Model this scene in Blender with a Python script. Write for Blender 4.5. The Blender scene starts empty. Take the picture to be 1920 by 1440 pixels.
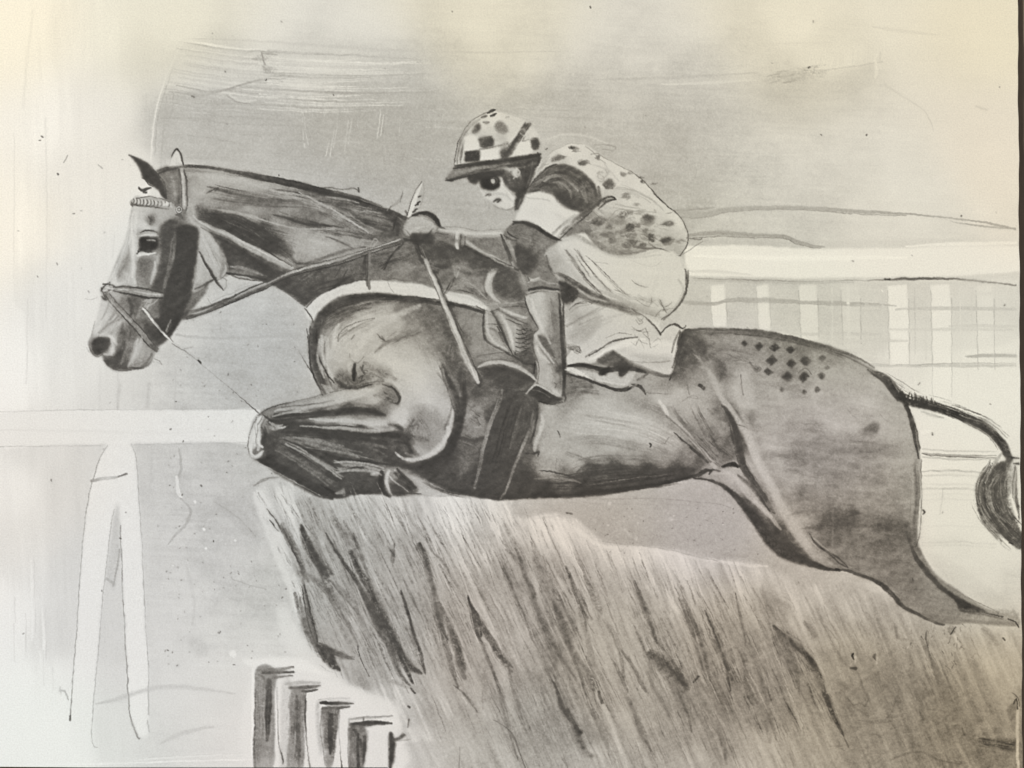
import bpy, math
import numpy as np

# ---------------------------------------------------------------- camera, light, exposure
PX = 0.0008                       # one photograph pixel is 0.8 mm on the canvas
CX, CY = 960.0, 720.0
HZ = 1.50                         # height of the picture's middle above the floor
def wx(x): return (x - CX) * PX
def wz(y): return HZ - (y - CY) * PX

sc = bpy.context.scene
cam = bpy.data.objects.new('camera', bpy.data.cameras.new('camera'))
sc.collection.objects.link(cam)
cam.data.lens = 28; cam.data.sensor_width = 36
cam.data.clip_start = 0.01; cam.data.clip_end = 500
cam.location = (0, -1920 * PX * 28 / 36, HZ)
cam.rotation_euler = (math.radians(90), 0, 0)
sc.camera = cam

EL, AZ = math.radians(38), math.radians(-40)      # daylight from the upper left, in front of the wall
world = bpy.data.worlds.new('World'); sc.world = world
world.use_nodes = True
nt = world.node_tree
sky = nt.nodes.new('ShaderNodeTexSky'); sky.sky_type = 'NISHITA'; sky.sun_disc = False
sky.sun_elevation = EL; sky.sun_rotation = math.radians(180) - AZ; sky.air_density = 1; sky.dust_density = 2.5
bg_ = nt.nodes['Background']; bg_.inputs['Strength'].default_value = 0.10
nt.links.new(sky.outputs[0], bg_.inputs['Color'])
sun = bpy.data.objects.new('sun', bpy.data.lights.new('sun', 'SUN'))
sc.collection.objects.link(sun)
sun.data.energy = 3.4; sun.data.angle = math.radians(0.5); sun.data.color = SUNCOL = (1.0, 0.95, 0.86)
sun.rotation_euler = (math.radians(90) - EL, 0, AZ)
sc.view_settings.view_transform = 'Standard'; sc.view_settings.look = 'None'
sc.view_settings.exposure = 0.0; sc.view_settings.gamma = 1
LIT = np.array([1.135, 1.065, 0.987])   # light arriving on the canvas, measured on a white card

# ---------------------------------------------------------------- room
def new_mesh(name, v, f, mat, parent=None):
    me = bpy.data.meshes.new(name); me.from_pydata([tuple(p) for p in v], [], f); me.update()
    me.materials.append(mat)
    o = bpy.data.objects.new(name, me); sc.collection.objects.link(o); o.parent = parent
    return o

def noise_mat(name, c1, c2, scale, rough=.8, bump=.1, stretch=(1, 1, 1)):
    m = bpy.data.materials.new(name); m.use_nodes = True; n = m.node_tree; b = n.nodes['Principled BSDF']
    tc_ = n.nodes.new('ShaderNodeTexCoord'); mp = n.nodes.new('ShaderNodeMapping'); mp.inputs['Scale'].default_value = stretch
    nz = n.nodes.new('ShaderNodeTexNoise'); nz.inputs['Scale'].default_value = scale; nz.inputs['Detail'].default_value = 8
    cr = n.nodes.new('ShaderNodeMix'); cr.data_type = 'RGBA'; cr.inputs[6].default_value = (*c1, 1); cr.inputs[7].default_value = (*c2, 1)
    bp = n.nodes.new('ShaderNodeBump'); bp.inputs['Strength'].default_value = bump; bp.inputs['Distance'].default_value = .002
    n.links.new(tc_.outputs['Object'], mp.inputs[0]); n.links.new(mp.outputs[0], nz.inputs['Vector']); n.links.new(nz.outputs[0], cr.inputs[0])
    n.links.new(cr.outputs[2], b.inputs['Base Color']); n.links.new(nz.outputs[0], bp.inputs['Height']); n.links.new(bp.outputs[0], b.inputs['Normal'])
    b.inputs['Roughness'].default_value = rough; b.inputs['Specular IOR Level'].default_value = .25
    return m

WALLY = 0.045
wall = new_mesh('wall', [(-5, WALLY, 0), (5, WALLY, 0), (5, WALLY, 3.2), (-5, WALLY, 3.2), (-5, WALLY + .2, 0), (5, WALLY + .2, 0), (5, WALLY + .2, 3.2), (-5, WALLY + .2, 3.2)],
                [(0, 1, 2, 3), (5, 4, 7, 6), (4, 0, 3, 7), (1, 5, 6, 2), (3, 2, 6, 7), (4, 5, 1, 0)], noise_mat('wall_paint', (.13, .105, .075), (.19, .155, .115), 60, .85, .3, (1, 1, .25)))
wall['kind'] = 'structure'
floor = new_mesh('floor', [(-5, -6, 0), (5, -6, 0), (5, WALLY, 0), (-5, WALLY, 0)], [(0, 1, 2, 3)], noise_mat('floor_boards', (.16, .10, .06), (.26, .17, .10), 6, .5, .2, (1, 9, 1)))
floor['kind'] = 'structure'

GW = 1600
# ---------------------------------------------------------------- the drawing engine
# Lays the charcoal, wash and chalk of the drawing on a fine grid; every
# vertex of the canvas later carries the pigment that lies on it.
K = GW / 1920.0
GH = int(round(1440 * K))
rs = np.random.RandomState(7)
YY, XX = np.mgrid[0:GH, 0:GW].astype(np.float32)
XX /= K; YY /= K
TAB = rs.rand(256, 256).astype(np.float32)

def vnoise(x, y, seed=0):
    x = x + seed * 17.31; y = y + seed * 9.77
    xi = np.floor(x).astype(np.int32); yi = np.floor(y).astype(np.int32)
    fx = x - xi; fy = y - yi
    fx = fx * fx * (3 - 2 * fx); fy = fy * fy * (3 - 2 * fy)
    a = TAB[yi & 255, xi & 255]; b = TAB[yi & 255, (xi + 1) & 255]
    c = TAB[(yi + 1) & 255, xi & 255]; d = TAB[(yi + 1) & 255, (xi + 1) & 255]
    return (a + (b - a) * fx) * (1 - fy) + (c + (d - c) * fx) * fy

def dirnoise(ang, lu, lv, seed, octv=2):
    c, s = math.cos(math.radians(ang)), math.sin(math.radians(ang))
    r = 0; am = 1; tot = 0
    for o in range(octv):
        r = r + am * vnoise((XX * c + YY * s) / lu * 2 ** o, (-XX * s + YY * c) / lv * 2 ** o, seed + o * 3)
        tot += am; am *= .55
    return r / tot

GRAIN = (vnoise(XX * K * .9, YY * K * .9, 3) * .5 + vnoise(XX / 3.1, YY / 3.1, 5) * .5 - .5) * 2      # tooth of the canvas
BLOT = dirnoise(0, 46, 34, 11, 4) * 2 - 1
MED = dirnoise(20, 11, 9, 23, 3) * 2 - 1

def blur(a, r):
    r = int(round(r * K))
    if r < 1: return a
    for _ in range(2):
        for ax in (0, 1):
            p = np.pad(a, [(r + 1, r) if i == ax else (0, 0) for i in (0, 1)], mode='edge')
            c = np.cumsum(p, axis=ax, dtype=np.float64)
            n = a.shape[ax]
            a = ((np.take(c, range(2 * r + 1, 2 * r + 1 + n), ax) - np.take(c, range(0, n), ax)) / (2 * r + 1)).astype(np.float32)
    return a

def pts(p):
    if isinstance(p, str): p = [float(v) for v in p.replace(',', ' ').split()]
    return np.array(p, np.float64).reshape(-1, 2)

def spline(p, closed=False, step=5.0, ex=None):
    p = np.asarray(p, float); n = len(p)
    if n < 3 and not closed:
        q = p
        t = np.linspace(0, 1, max(2, int(np.hypot(*(p[-1] - p[0])[:2]) / step)))
        return q[0] * (1 - t[:, None]) + q[-1] * t[:, None]
    out = []
    rng_ = range(n) if closed else range(n - 1)
    for i in rng_:
        g = (lambda k: p[k % n]) if closed else (lambda k: p[min(max(k, 0), n - 1)])
        a, b, c, d = g(i - 1), g(i), g(i + 1), g(i + 2)
        m = max(2, int(np.hypot(*(c - b)[:2]) / step))
        t = (np.arange(m) / m)[:, None]
        out.append(.5 * (2 * b + (c - a) * t + (2 * a - 5 * b + 4 * c - d) * t ** 2 + (3 * b - a - 3 * c + d) * t ** 3))
    r = np.vstack(out)
    return r if closed else np.vstack([r, p[-1:]])

def polymask(p, smooth=True, soft=1.2, pad=0):
    """coverage of a closed outline: (y0,y1,x0,x1,mask)"""
    p = pts(p)
    if smooth: p = spline(p, True, 6)
    m = soft * 3 + 3 + pad
    x0 = max(0, int((p[:, 0].min() - m) * K)); x1 = min(GW, int((p[:, 0].max() + m) * K) + 1)
    y0 = max(0, int((p[:, 1].min() - m) * K)); y1 = min(GH, int((p[:, 1].max() + m) * K) + 1)
    if x1 <= x0 or y1 <= y0: return None
    SS = 2
    w, h = (x1 - x0), (y1 - y0)
    acc = np.zeros((h * SS, w + 1), np.float32)
    q = (p * K - [x0, y0])
    for i in range(len(q)):
        ax, ay = q[i]; bx, by = q[(i + 1) % len(q)]
        if ay == by: continue
        sg = 1
        if ay > by: ax, ay, bx, by = bx, by, ax, ay; sg = -1
        r0 = max(0, int(math.ceil(ay * SS - .5))); r1 = min(h * SS - 1, int(math.ceil(by * SS - .5)) - 1)
        if r1 < r0: continue
        rr = np.arange(r0, r1 + 1)
        xc = ax + (bx - ax) * (((rr + .5) / SS) - ay) / (by - ay) + .5
        xc = np.clip(xc, 0, w - 1e-3); xi = xc.astype(int); f = xc - xi
        np.add.at(acc, (rr, xi), sg * (1 - f)); np.add.at(acc, (rr, xi + 1), sg * f)
    cv = np.abs(np.cumsum(acc, 1)[:, :w])
    cv = np.clip(cv, 0, 1).reshape(h, SS, w).mean(1)
    if soft * K >= .8: cv = blur(cv, soft)
    return y0, y1, x0, x1, cv

T = np.zeros((GH, GW), np.float32)      # tone as it looks, 0..255

def comp(y0, y1, x0, x1, m, t, g):
    """lay tone t with coverage m; grain g lets the tooth show through"""
    if g:
        gr = GRAIN[y0:y1, x0:x1] + .5 * MED[y0:y1, x0:x1]
        m = np.clip(m * (1 + g * gr) - g * .25 * (1 - m) * (m > 0.02), 0, 1)
    s = T[y0:y1, x0:x1]
    s += (t - s) * m

def P(p, t, a=1., soft=1.2, g=.15, smooth=True):
    r = polymask(p, smooth, soft)
    if r is None: return
    y0, y1, x0, x1, m = r
    comp(y0, y1, x0, x1, m * a, t, g)

def ctl(c, sig, y0=0, y1=None, x0=0, x1=None):
    """smooth field through control values x,y,t: sharpened inverse distance"""
    y1 = GH if y1 is None else y1; x1 = GW if x1 is None else x1
    st = max(1, int(round(6 * K)))
    ys = np.arange(y0, y1 + st, st); xs = np.arange(x0, x1 + st, st)
    gx, gy = np.meshgrid(xs / K, ys / K)
    num = np.zeros(gx.shape); den = np.zeros(gx.shape) + 1e-12
    for i in range(len(c)):
        d2 = (gx - c[i, 0]) ** 2 + (gy - c[i, 1]) ** 2
        w = 1 / (d2 + sig * sig) ** 2.4
        num += w * c[i, 2]; den += w
    f = (num / den).astype(np.float32)
    yy = (np.arange(y0, y1) - y0) / st; xx = (np.arange(x0, x1) - x0) / st
    yi = yy.astype(int); xi = xx.astype(int); fy = (yy - yi)[:, None].astype(np.float32); fx = (xx - xi)[None].astype(np.float32)
    a = f[yi][:, xi]; b = f[yi][:, xi + 1]; cc = f[yi + 1][:, xi]; d = f[yi + 1][:, xi + 1]
    return (a * (1 - fx) + b * fx) * (1 - fy) + (cc * (1 - fx) + d * fx) * fy

def G(p, c, sig=14, a=1., soft=1.5, g=.1, smooth=True):
    """fill an outline with tones running smoothly between the given points"""
    r = polymask(p, smooth, soft)
    if r is None: return
    y0, y1, x0, x1, m = r
    if isinstance(c, str): c = [float(v) for v in c.replace(',', ' ').split()]
    c = np.array(c, float).reshape(-1, 3)
    comp(y0, y1, x0, x1, m * a, ctl(c, sig, y0, y1, x0, x1), g)

def S(p, w, t, a=1., soft=.5, g=.3, smooth=True):
    """one stroke: spline, half-width profile w, tone t (number or profile)"""
    p = pts(p)
    n = len(p)
    wv = np.interp(np.linspace(0, 1, n), np.linspace(0, 1, np.size(w)), np.atleast_1d(np.array(w, float)))
    tv = np.interp(np.linspace(0, 1, n), np.linspace(0, 1, np.size(t)), np.atleast_1d(np.array(t, float)))
    q = np.column_stack([p, wv, tv])
    if n > 2 and smooth: q = spline(q, False, 7)
    q[:, 2] = np.maximum(q[:, 2], .35)
    wm = q[:, 2].max() * 1.15 + 2
    X0 = max(0, int((q[:, 0].min() - wm) * K)); X1 = min(GW, int((q[:, 0].max() + wm) * K) + 2)
    Y0 = max(0, int((q[:, 1].min() - wm) * K)); Y1 = min(GH, int((q[:, 1].max() + wm) * K) + 2)
    if X1 <= X0 or Y1 <= Y0: return
    D = np.full((Y1 - Y0, X1 - X0), 9., np.float32); TT = np.zeros_like(D); WW = np.ones_like(D)
    for i in range(len(q) - 1):
        ax, ay, aw, at = q[i]; bx, by, bw, bt = q[i + 1]
        mw = max(aw, bw) * 1.15 + 1.5
        x0 = max(X0, int((min(ax, bx) - mw) * K)); x1 = min(X1, int((max(ax, bx) + mw) * K) + 2)
        y0 = max(Y0, int((min(ay, by) - mw) * K)); y1 = min(Y1, int((max(ay, by) + mw) * K) + 2)
        if x1 <= x0 or y1 <= y0: continue
        gx = np.arange(x0, x1, dtype=np.float32)[None] / K; gy = np.arange(y0, y1, dtype=np.float32)[:, None] / K
        dx, dy = bx - ax, by - ay; L = dx * dx + dy * dy + 1e-6
        u = np.clip(((gx - ax) * dx + (gy - ay) * dy) / L, 0, 1)
        d = np.sqrt((gx - ax - u * dx) ** 2 + (gy - ay - u * dy) ** 2)
        wl = aw + (bw - aw) * u
        d = d / wl
        sl = (slice(y0 - Y0, y1 - Y0), slice(x0 - X0, x1 - X0))
        k = d < D[sl]
        D[sl][k] = d[k]; TT[sl][k] = (at + (bt - at) * u)[k]; WW[sl][k] = wl[k]
    aa = .6 / K / WW                     # at least a pixel of edge
    so = np.maximum(soft, aa)
    if g > .25: D = D + (MED[Y0:Y1, X0:X1] * .30 + GRAIN[Y0:Y1, X0:X1] * .16) * min(g, 1.) * np.minimum(1, WW / 3)
    m = np.clip((1 + aa * .5 - D) / so, 0, 1); m = m * m * (3 - 2 * m)
    m = m * np.minimum(1, WW * K / .55)
    comp(Y0, Y1, X0, X1, m * a, TT, g)

def B(p, w, t, n=14, a=.5, sw=1.3, ln=(.25, .7), dt=14, g=.5, seed=None, soft=.7):
    """a bundle of n loose streaks that follow a path, spread over half-width w"""
    r = np.random.RandomState(seed if seed is not None else rs.randint(1 << 30))
    q0 = pts(p); n0 = len(q0)
    wv = np.interp(np.linspace(0, 1, n0), np.linspace(0, 1, np.size(w)), np.atleast_1d(np.array(w, float)))
    tv = np.interp(np.linspace(0, 1, n0), np.linspace(0, 1, np.size(t)), np.atleast_1d(np.array(t, float)))
    q = spline(np.column_stack([q0, wv, tv]), False, 9)
    dv = np.gradient(q[:, :2], axis=0); dv /= np.hypot(dv[:, 0], dv[:, 1])[:, None] + 1e-6
    nn = np.column_stack([-dv[:, 1], dv[:, 0]])
    N = len(q)
    for _ in range(n):
        l = max(2, int(N * r.uniform(*ln))); s = r.randint(0, max(1, N - l)); e = min(N, s + l)
        o = r.uniform(-1, 1); o2 = o + r.uniform(-.25, .25)
        of = np.linspace(o, o2, e - s)[:, None] * q[s:e, 2:3]
        pp = q[s:e, :2] + nn[s:e] * of
        st = max(1, (e - s) // 5); pp = np.vstack([pp[::st], pp[-1:]])
        S(pp.ravel(), (sw * .4, sw * r.uniform(.6, 1.5), sw * .3), q[(s + e) // 2 if (s + e) // 2 < N else -1, 3] + r.uniform(-dt, dt), a * r.uniform(.5, 1), soft, g)

def HT(poly, ang, ln, t, n, a=.4, w=1.2, dt=15, da=5, g=.6, curve=0., seed=1):
    """n separate strokes scattered inside an outline"""
    r = np.random.RandomState(seed)
    y0, y1, x0, x1, m = polymask(poly, True, 1)
    k = 0; tries = 0
    while k < n and tries < n * 12:
        tries += 1
        yi = r.randint(0, y1 - y0); xi = r.randint(0, x1 - x0)
        if m[yi, xi] < .5: continue
        k += 1
        x = (x0 + xi) / K; y = (y0 + yi) / K
        A = math.radians(ang + r.uniform(-da, da)); l = r.uniform(*ln) / 2
        dx, dy = math.cos(A) * l, math.sin(A) * l
        cx, cy = -dy * curve * r.uniform(-1, 1), dx * curve * r.uniform(-1, 1)
        ww = w * r.uniform(.5, 1.6)
        S([x - dx, y - dy, x + cx, y + cy, x + dx, y + dy], (ww * .4, ww, ww * .3), t + r.uniform(-dt, dt), a * r.uniform(.4, 1), .7, g)

ID = np.zeros((GH, GW), np.int16)
ZO = [0., 0., 1.]
def Z(ox, oy, f): ZO[:] = [ox, oy, f]
def zp(p): return (pts(p) * ZO[2] + [ZO[0], ZO[1]]).ravel()
def s_(p, w, t, a=.8, soft=.9, g=.45): S(zp(p), np.array(w, float) * ZO[2], t, a, soft, g)
def p_(p, t, a=.6, soft=10, g=.45, smooth=True): P(zp(p), t, a, soft * ZO[2], g, smooth)
def b_(p, w, t, n=16, a=.5, sw=4, ln=(.25, .7), g=.7): B(zp(p), np.array(w, float) * ZO[2], t, n, a, sw * ZO[2], ln, 14, g)
CL = [None]                             # claims: (parent, name, label)
def R(parent, name, label, *outl):
    """claim outlines (a string) or bands (points, half-width) for a part; later claims lie on top"""
    global T
    CL.append((parent, name, label)); i = len(CL) - 1
    for o in outl:
        if isinstance(o, tuple):
            keep = T; T = np.zeros_like(T); S(o[0], o[1], 1.0, 1, .3, 0); k = T > .45; T = keep
            ID[k] = i
        else:
            y0, y1, x0, x1, m = polymask(o, len(o.split()) > 5, 0)
            ID[y0:y1, x0:x1][m > .5] = i
    return i
# ---------------------------------------------------------------- ground of the drawing: washes, paper and painted-in light falloff
bg = """10,20,240 60,200,234 15,420,233 20,700,231 30,900,226 60,1050,218 20,1150,226 20,1300,231 90,1380,231 160,60,228 200,200,224 130,400,221 100,560,219 140,700,218
230,500,216 240,330,219 330,40,224 500,30,219 700,30,217 900,30,213 1100,40,211 1300,30,214 1500,30,217 1700,30,218 1880,60,219
300,130,213 420,130,204 560,120,204 700,120,203 850,120,203 1000,100,205 1200,100,207 1400,110,202 1560,90,209
330,250,196 420,230,194 560,230,191 680,200,190 800,220,189 1000,180,194 1150,150,199 1300,150,198 1450,170,193 1600,180,199 1750,140,213
330,220,196 480,280,193 600,300,189 740,310,186 830,340,186 1100,230,191 1250,260,190 1350,240,193 1500,260,198 1600,260,202 1700,260,210 1800,250,213 1880,300,217
820,400,189 880,410,186 900,380,190 1280,350,188 1300,390,189 1400,370,195 1500,370,199 1700,370,211 1850,370,215 1350,420,194 1500,420,196 1650,430,206 1800,430,208 1890,420,212
460,570,194 520,620,189 430,650,193 540,700,184 480,730,186 350,640,200 350,740,196 280,730,203 220,740,208 400,690,192 
60,860,213 130,900,208 300,870,198 350,900,194 420,880,190 460,960,187 400,960,189 310,960,197 300,1060,198 420,1050,191 470,1100,192 120,1060,206 110,1180,207 215,1050,201 220,1200,203
330,1150,200 430,1200,203 300,1230,204 350,1300,210 440,1270,210 220,1290,208 210,1350,212 320,1380,206 400,1400,209 120,1290,224 100,1420,226 450,1420,212
1350,570,196 1450,570,196 1500,620,198 1650,580,201 1620,650,204 1800,560,207 1880,560,212 1700,660,216 1850,650,220 1800,760,221 1890,740,222 1780,860,219 1760,950,214 1850,900,215 1760,1040,205 1830,1080,206 1890,1110,203 1870,1000,214
1000,960,182 1080,960,178 1200,970,177 1300,960,178 1380,980,175 1300,1020,180 1440,1060,176 1500,1090,182 1600,1120,188 1700,1170,192
1800,1220,188 1880,1240,188 1860,1320,175 1880,1420,160 1700,1250,178"""
c = np.array([float(v) for v in bg.replace(',', ' ').split()]).reshape(-1, 3)
T[:] = ctl(c, 34)  # wash tones, with the light's brightness falloff painted into them
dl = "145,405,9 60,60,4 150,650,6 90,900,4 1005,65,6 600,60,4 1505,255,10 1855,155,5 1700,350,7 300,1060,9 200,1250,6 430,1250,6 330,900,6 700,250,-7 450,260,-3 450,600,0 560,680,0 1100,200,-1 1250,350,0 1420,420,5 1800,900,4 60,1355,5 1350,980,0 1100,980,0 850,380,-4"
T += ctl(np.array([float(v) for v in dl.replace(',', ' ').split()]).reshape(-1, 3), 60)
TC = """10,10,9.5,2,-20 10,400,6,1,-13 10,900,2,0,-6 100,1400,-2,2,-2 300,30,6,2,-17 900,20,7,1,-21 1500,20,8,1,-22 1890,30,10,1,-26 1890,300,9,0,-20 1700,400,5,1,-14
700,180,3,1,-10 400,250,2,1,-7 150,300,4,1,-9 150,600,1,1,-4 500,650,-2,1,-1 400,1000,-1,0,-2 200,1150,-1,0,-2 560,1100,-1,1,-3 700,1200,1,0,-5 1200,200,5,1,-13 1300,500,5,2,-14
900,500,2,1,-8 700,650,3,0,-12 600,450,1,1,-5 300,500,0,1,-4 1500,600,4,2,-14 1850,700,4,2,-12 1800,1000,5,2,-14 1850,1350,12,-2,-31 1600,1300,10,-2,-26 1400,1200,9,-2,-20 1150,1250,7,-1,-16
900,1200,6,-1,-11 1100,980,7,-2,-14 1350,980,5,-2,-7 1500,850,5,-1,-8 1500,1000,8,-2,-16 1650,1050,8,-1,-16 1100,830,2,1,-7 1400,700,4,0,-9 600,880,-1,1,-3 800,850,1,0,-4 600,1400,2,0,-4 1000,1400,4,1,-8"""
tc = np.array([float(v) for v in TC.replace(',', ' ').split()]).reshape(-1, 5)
TINT = np.stack([ctl(tc[:, [0, 1, 2 + i]], 90) for i in range(3)], -1) / 225.0 + np.array([1.006, .999, .994])  # wash tints plus the light's warm and cool cast, put into the colour

wash = np.clip((XX - 200) / 120, .15, 1) * np.clip((232 - T) / 30, .12, 1)
T += BLOT * 6 * wash + MED * 3.5 * wash + GRAIN * 2.2 + (dirnoise(3, 90, 5, 41, 3) - .5) * 9 * wash
T += (dirnoise(88, 120, 7, 52, 2) - .5) * 7 * np.clip((330 - XX) / 200, 0, 1)
S_plain = S
def S(p, w, t, a=1., soft=.5, g=.3, smooth=True): S_plain(p, w, t, min(1, a * 1.5), soft, g, smooth)
# pale vertical drags down the left edge
P("0,0 88,0 72,60 50,130 40,230 28,420 26,560 48,600 52,740 44,780 0,790", 238, .55, 3, .1)
S("62,20 50,120 44,200", 3, 222, .3); S("85,220 88,400 86,600", 1.5, 212, .3); S("27,250 26,520", 1.2, 222, .4); S("52,560 50,720", 1.2, 214, .5)
P("0,1100 20,1130 30,1190 48,1250 62,1290 90,1286 108,1300 122,1300 128,1330 140,1440 0,1440", 233, .75, 2, .1)
for x, y, h in ((22, 1120, 60), (42, 1150, 90), (60, 1130, 70), (80, 1140, 120), (75, 1220, 80), (93, 1252, 50), (58, 1050, 90), (20, 1170, 90)):
    S([x, y, x + 2, y + h * .5, x, y + h], (1, 3.5, 1.5), 231, .6, .6, .3); S([x + 6, y, x + 7, y + h * .8], .9, 196, .3)
S("110,1296 121,1296 128,1312", (.8, 2, 1), 192, .7); S("113,1288 114,1302", 1, 190, .6)
# left edge of the grey wash, brushed and hard in places
P("285,300 294,240 303,180 318,120 340,76 372,72 430,86 520,96 640,104 900,112 900,180 620,210 330,205 300,320 296,420 300,600 282,620", 199, .3, 2, .3)
S("283,300 288,240 300,176 318,130 340,84 358,74", (2, 1.4, 1, 1.4), 222, .8, .5, .2); S("300,330 306,250 312,180", (1, 2, 1), 181, .35)
S("290,290 296,225 309,170 325,128", 1, 178, .45)
for k in range(26):
    y = 80 + k * 4.6 + rs.uniform(-2, 2); x = 345 - k * 1.6 + rs.uniform(-8, 20); L = rs.uniform(150, 330)
    S([x, y, x + L * .5, y + L * .07, x + L, y + L * rs.uniform(.08, .11)], (1.2, rs.uniform(1, 3), .6), rs.choice([222, 214, 184, 178]), .38, .7, .6)
P("300,150 330,95 480,110 505,130 500,150 450,160 410,172 300,158", 213, .5, 3, .5)
S("345,76 400,84 440,91 500,94", (1, 3, 2, 1), 228, .6, .6); S("330,160 400,172 450,160 500,148 530,152", (1, 2, 2.5, 2, 1), 172, .5, .7, .5)
S("320,172 380,178 430,168 470,164", (1, 3, 2, 1), 174, .35, .7); S("430,178 450,190 480,188", (2, 6, 3), 208, .5, .9)
S("425,178 440,190 470,195", (.8, 1.5, .8), 168, .5)
for k in range(28):
    y = 96 + k * 4; x = 490 + rs.uniform(-10, 40); L = rs.uniform(120, 330)
    S([x, y, x + L * .5, y + 6, x + L, y + 5 + rs.uniform(-3, 3)], (1, rs.uniform(.8, 2.6), .5), rs.choice([222, 216, 174, 180, 210]), .5, .8, .8)
S("490,98 492,110 496,122", 1.5, 165, .6); S("492,124 500,132 512,136", (2, 4, 2), 165, .4, .8, .9); S("490,100 505,101 520,104", (1, 2, 1), 168, .5)
S("500,94 620,102 700,106 790,112", (1, 2, 2, 1), 186, .4, .7, .8); S("560,112 680,118 780,116", (1, 2, 1), 226, .45, .7, .6)
S("300,222 380,222 430,232 560,236 700,244", (1, 1.8, 1.2, 1.2, 1), 172, .5, .7, .8); S("395,216 470,222 548,226", 1.4, 174, .45, .7, .8)
S("325,176 322,210 306,250", 1.2, 176, .3); S("330,252 390,258 440,268", (1, 2, 1), 174, .45, .8, .9)
for k in range(60):    # vertical scraping above the neck
    x = rs.uniform(525, 840); y = 205 + (x - 525) * .05 + rs.uniform(-18, 22); L = rs.uniform(14, 48)
    S([x, y, x - rs.uniform(0, 5), y + L], (.6, rs.uniform(.7, 1.9), .5), rs.choice([214, 208, 168, 172]), .4, .8, .7)
for x, y, L in ((566, 222, 54), (572, 235, 36), (626, 240, 55), (632, 238, 40), (618, 262, 30), (653, 225, 60), (660, 222, 48), (714, 210, 50), (720, 215, 40), (568, 210, 30)):
    S([x, y, x + (5 if x < 600 else -7), y + L], (.6, 1.6, .8), 216, .75, .5, .2); S([x + 3, y, x - 2, y + L * .9], .8, 168, .4)
for x, y, w_, h_, t in ((850, 230, 40, 26, 176), (1180, 260, 60, 40, 182), (1240, 330, 60, 28, 176), (1150, 205, 70, 16, 184), (640, 260, 90, 24, 183)):
    S([x - w_, y, x, y + 3, x + w_, y - 2], (2, h_ * .5, 3), t, .3, 1, .9)
for x in (1090, 1132, 1150, 1158, 1168): S([x, 205, x - 1, 262], (.5, 1.6, .5), 208, .35)
S("1020,262 1060,252 1100,256 1140,268", (1, 3, 3, 1), 206, .5, .9); S("1115,272 1135,271 1155,276 1150,281 1130,280", 1.2, 165, .5)
S("1000,248 1080,246 1160,252", (1, 4, 1), 182, .3, .9)
for k in range(34):
    x = rs.uniform(1230, 1330); y = rs.uniform(290, 392)
    S([x, y, x + rs.uniform(-10, 10), y + rs.uniform(-3, 3)], rs.uniform(1, 6), rs.choice([172, 178, 165]), .22, .9, .9)
B("1215,375 1255,394 1300,392 1345,386", 5, 162, 16, .35, 1.5)
P("296,300 300,240 312,190 420,215 560,215 700,250 860,250 860,320 700,330 560,320 420,310 330,305 300,318", 186, .4, 6, .5)
P("300,215 306,180 330,170 380,178 440,196 500,205 560,235 500,240 400,226 330,224", 180, .35, 4, .7)
P("700,190 860,230 1000,200 1180,240 1300,300 1300,390 1120,290 1000,240 900,215 840,300 780,330 690,290", 180, .22, 16, .6)
P("1020,160 1400,140 1560,150 1640,190 1560,240 1300,260 1100,220", 192, .3, 14, .5)
for k in range(40):
    x = rs.uniform(300, 1250); y = rs.uniform(190, 330); L = rs.uniform(30, 120)
    S([x, y, x + L * .5, y + rs.uniform(-1, 3), x + L, y + rs.uniform(0, 5)], (.6, rs.uniform(.8, 3.5), .5), rs.choice([172, 206, 178, 170, 212]), .3, .9, .9)
S("360,72 500,78 640,88 760,96 900,98 1060,96", (1, 4, 5, 5, 3, 1), 198, .4, .9, .6)
for x, y, rx, ry, t, a in ((490, 110, 22, 8, 168, .5), (505, 132, 18, 9, 166, .5), (420, 170, 60, 6, 176, .4), (400, 205, 90, 5, 178, .4), (420, 190, 30, 5, 176, .4)):
    P([x - rx, y, x, y - ry, x + rx, y, x, y + ry], t, a, 2.5, 1.2)
# top right: torn wash edges
S("1110,150 1250,146 1420,136", (2, 5, 2), 184, .3, .9, .5); S("1240,158 1330,155 1420,150", (2, 4, 1), 214, .5, .9)
for k in range(46):
    x = rs.uniform(1435, 1540); y = 150 - (x - 1435) * .2 + rs.uniform(-12, 14)
    S([x - 12, y + 2, x, y, x + 14, y - 2], (.5, rs.uniform(.8, 2.2), .5), rs.choice([160, 172, 178, 214, 168]), .3, .9, .9)
P("1440,140 1480,130 1530,128 1560,134 1530,150 1470,156", 176, .4, 5, 1)
for k in range(40):
    x = rs.uniform(1520, 1655); y = 134 - (x - 1520) * .17 + rs.uniform(-5, 4)
    S([x, y, x + 3, y - 14 - rs.uniform(0, 12)], (.6, rs.uniform(1, 2.5), .5), rs.choice([224, 219, 205]), .5, .8, .5)
S("1520,134 1590,126 1655,116", 1.3, 188, .3); S("1640,110 1644,130 1642,146", (2, 4, 2), 222, .6, .7); S("1650,98 1650,114", 1.6, 200, .3)
P("1430,140 1530,134 1600,126 1640,118 1640,160 1560,190 1450,196 1430,170", 190, .3, 6, .5)
S("1660,160 1700,185 1735,210 1750,245", (3, 2, 2, 1), 201, .5, .8); S("1635,50 1690,58 1760,66", (2, 6, 2), 204, .4, 1)
S("1830,200 1850,205", (4, 9, 4), 198, .5, 1); S("1420,82 1560,80", (2, 7, 2), 205, .3, 1)
P("1640,40 1700,120 1670,150 1750,230 1790,330 1905,380 1905,0 1640,0", 219, .35, 12, .1)
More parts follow.
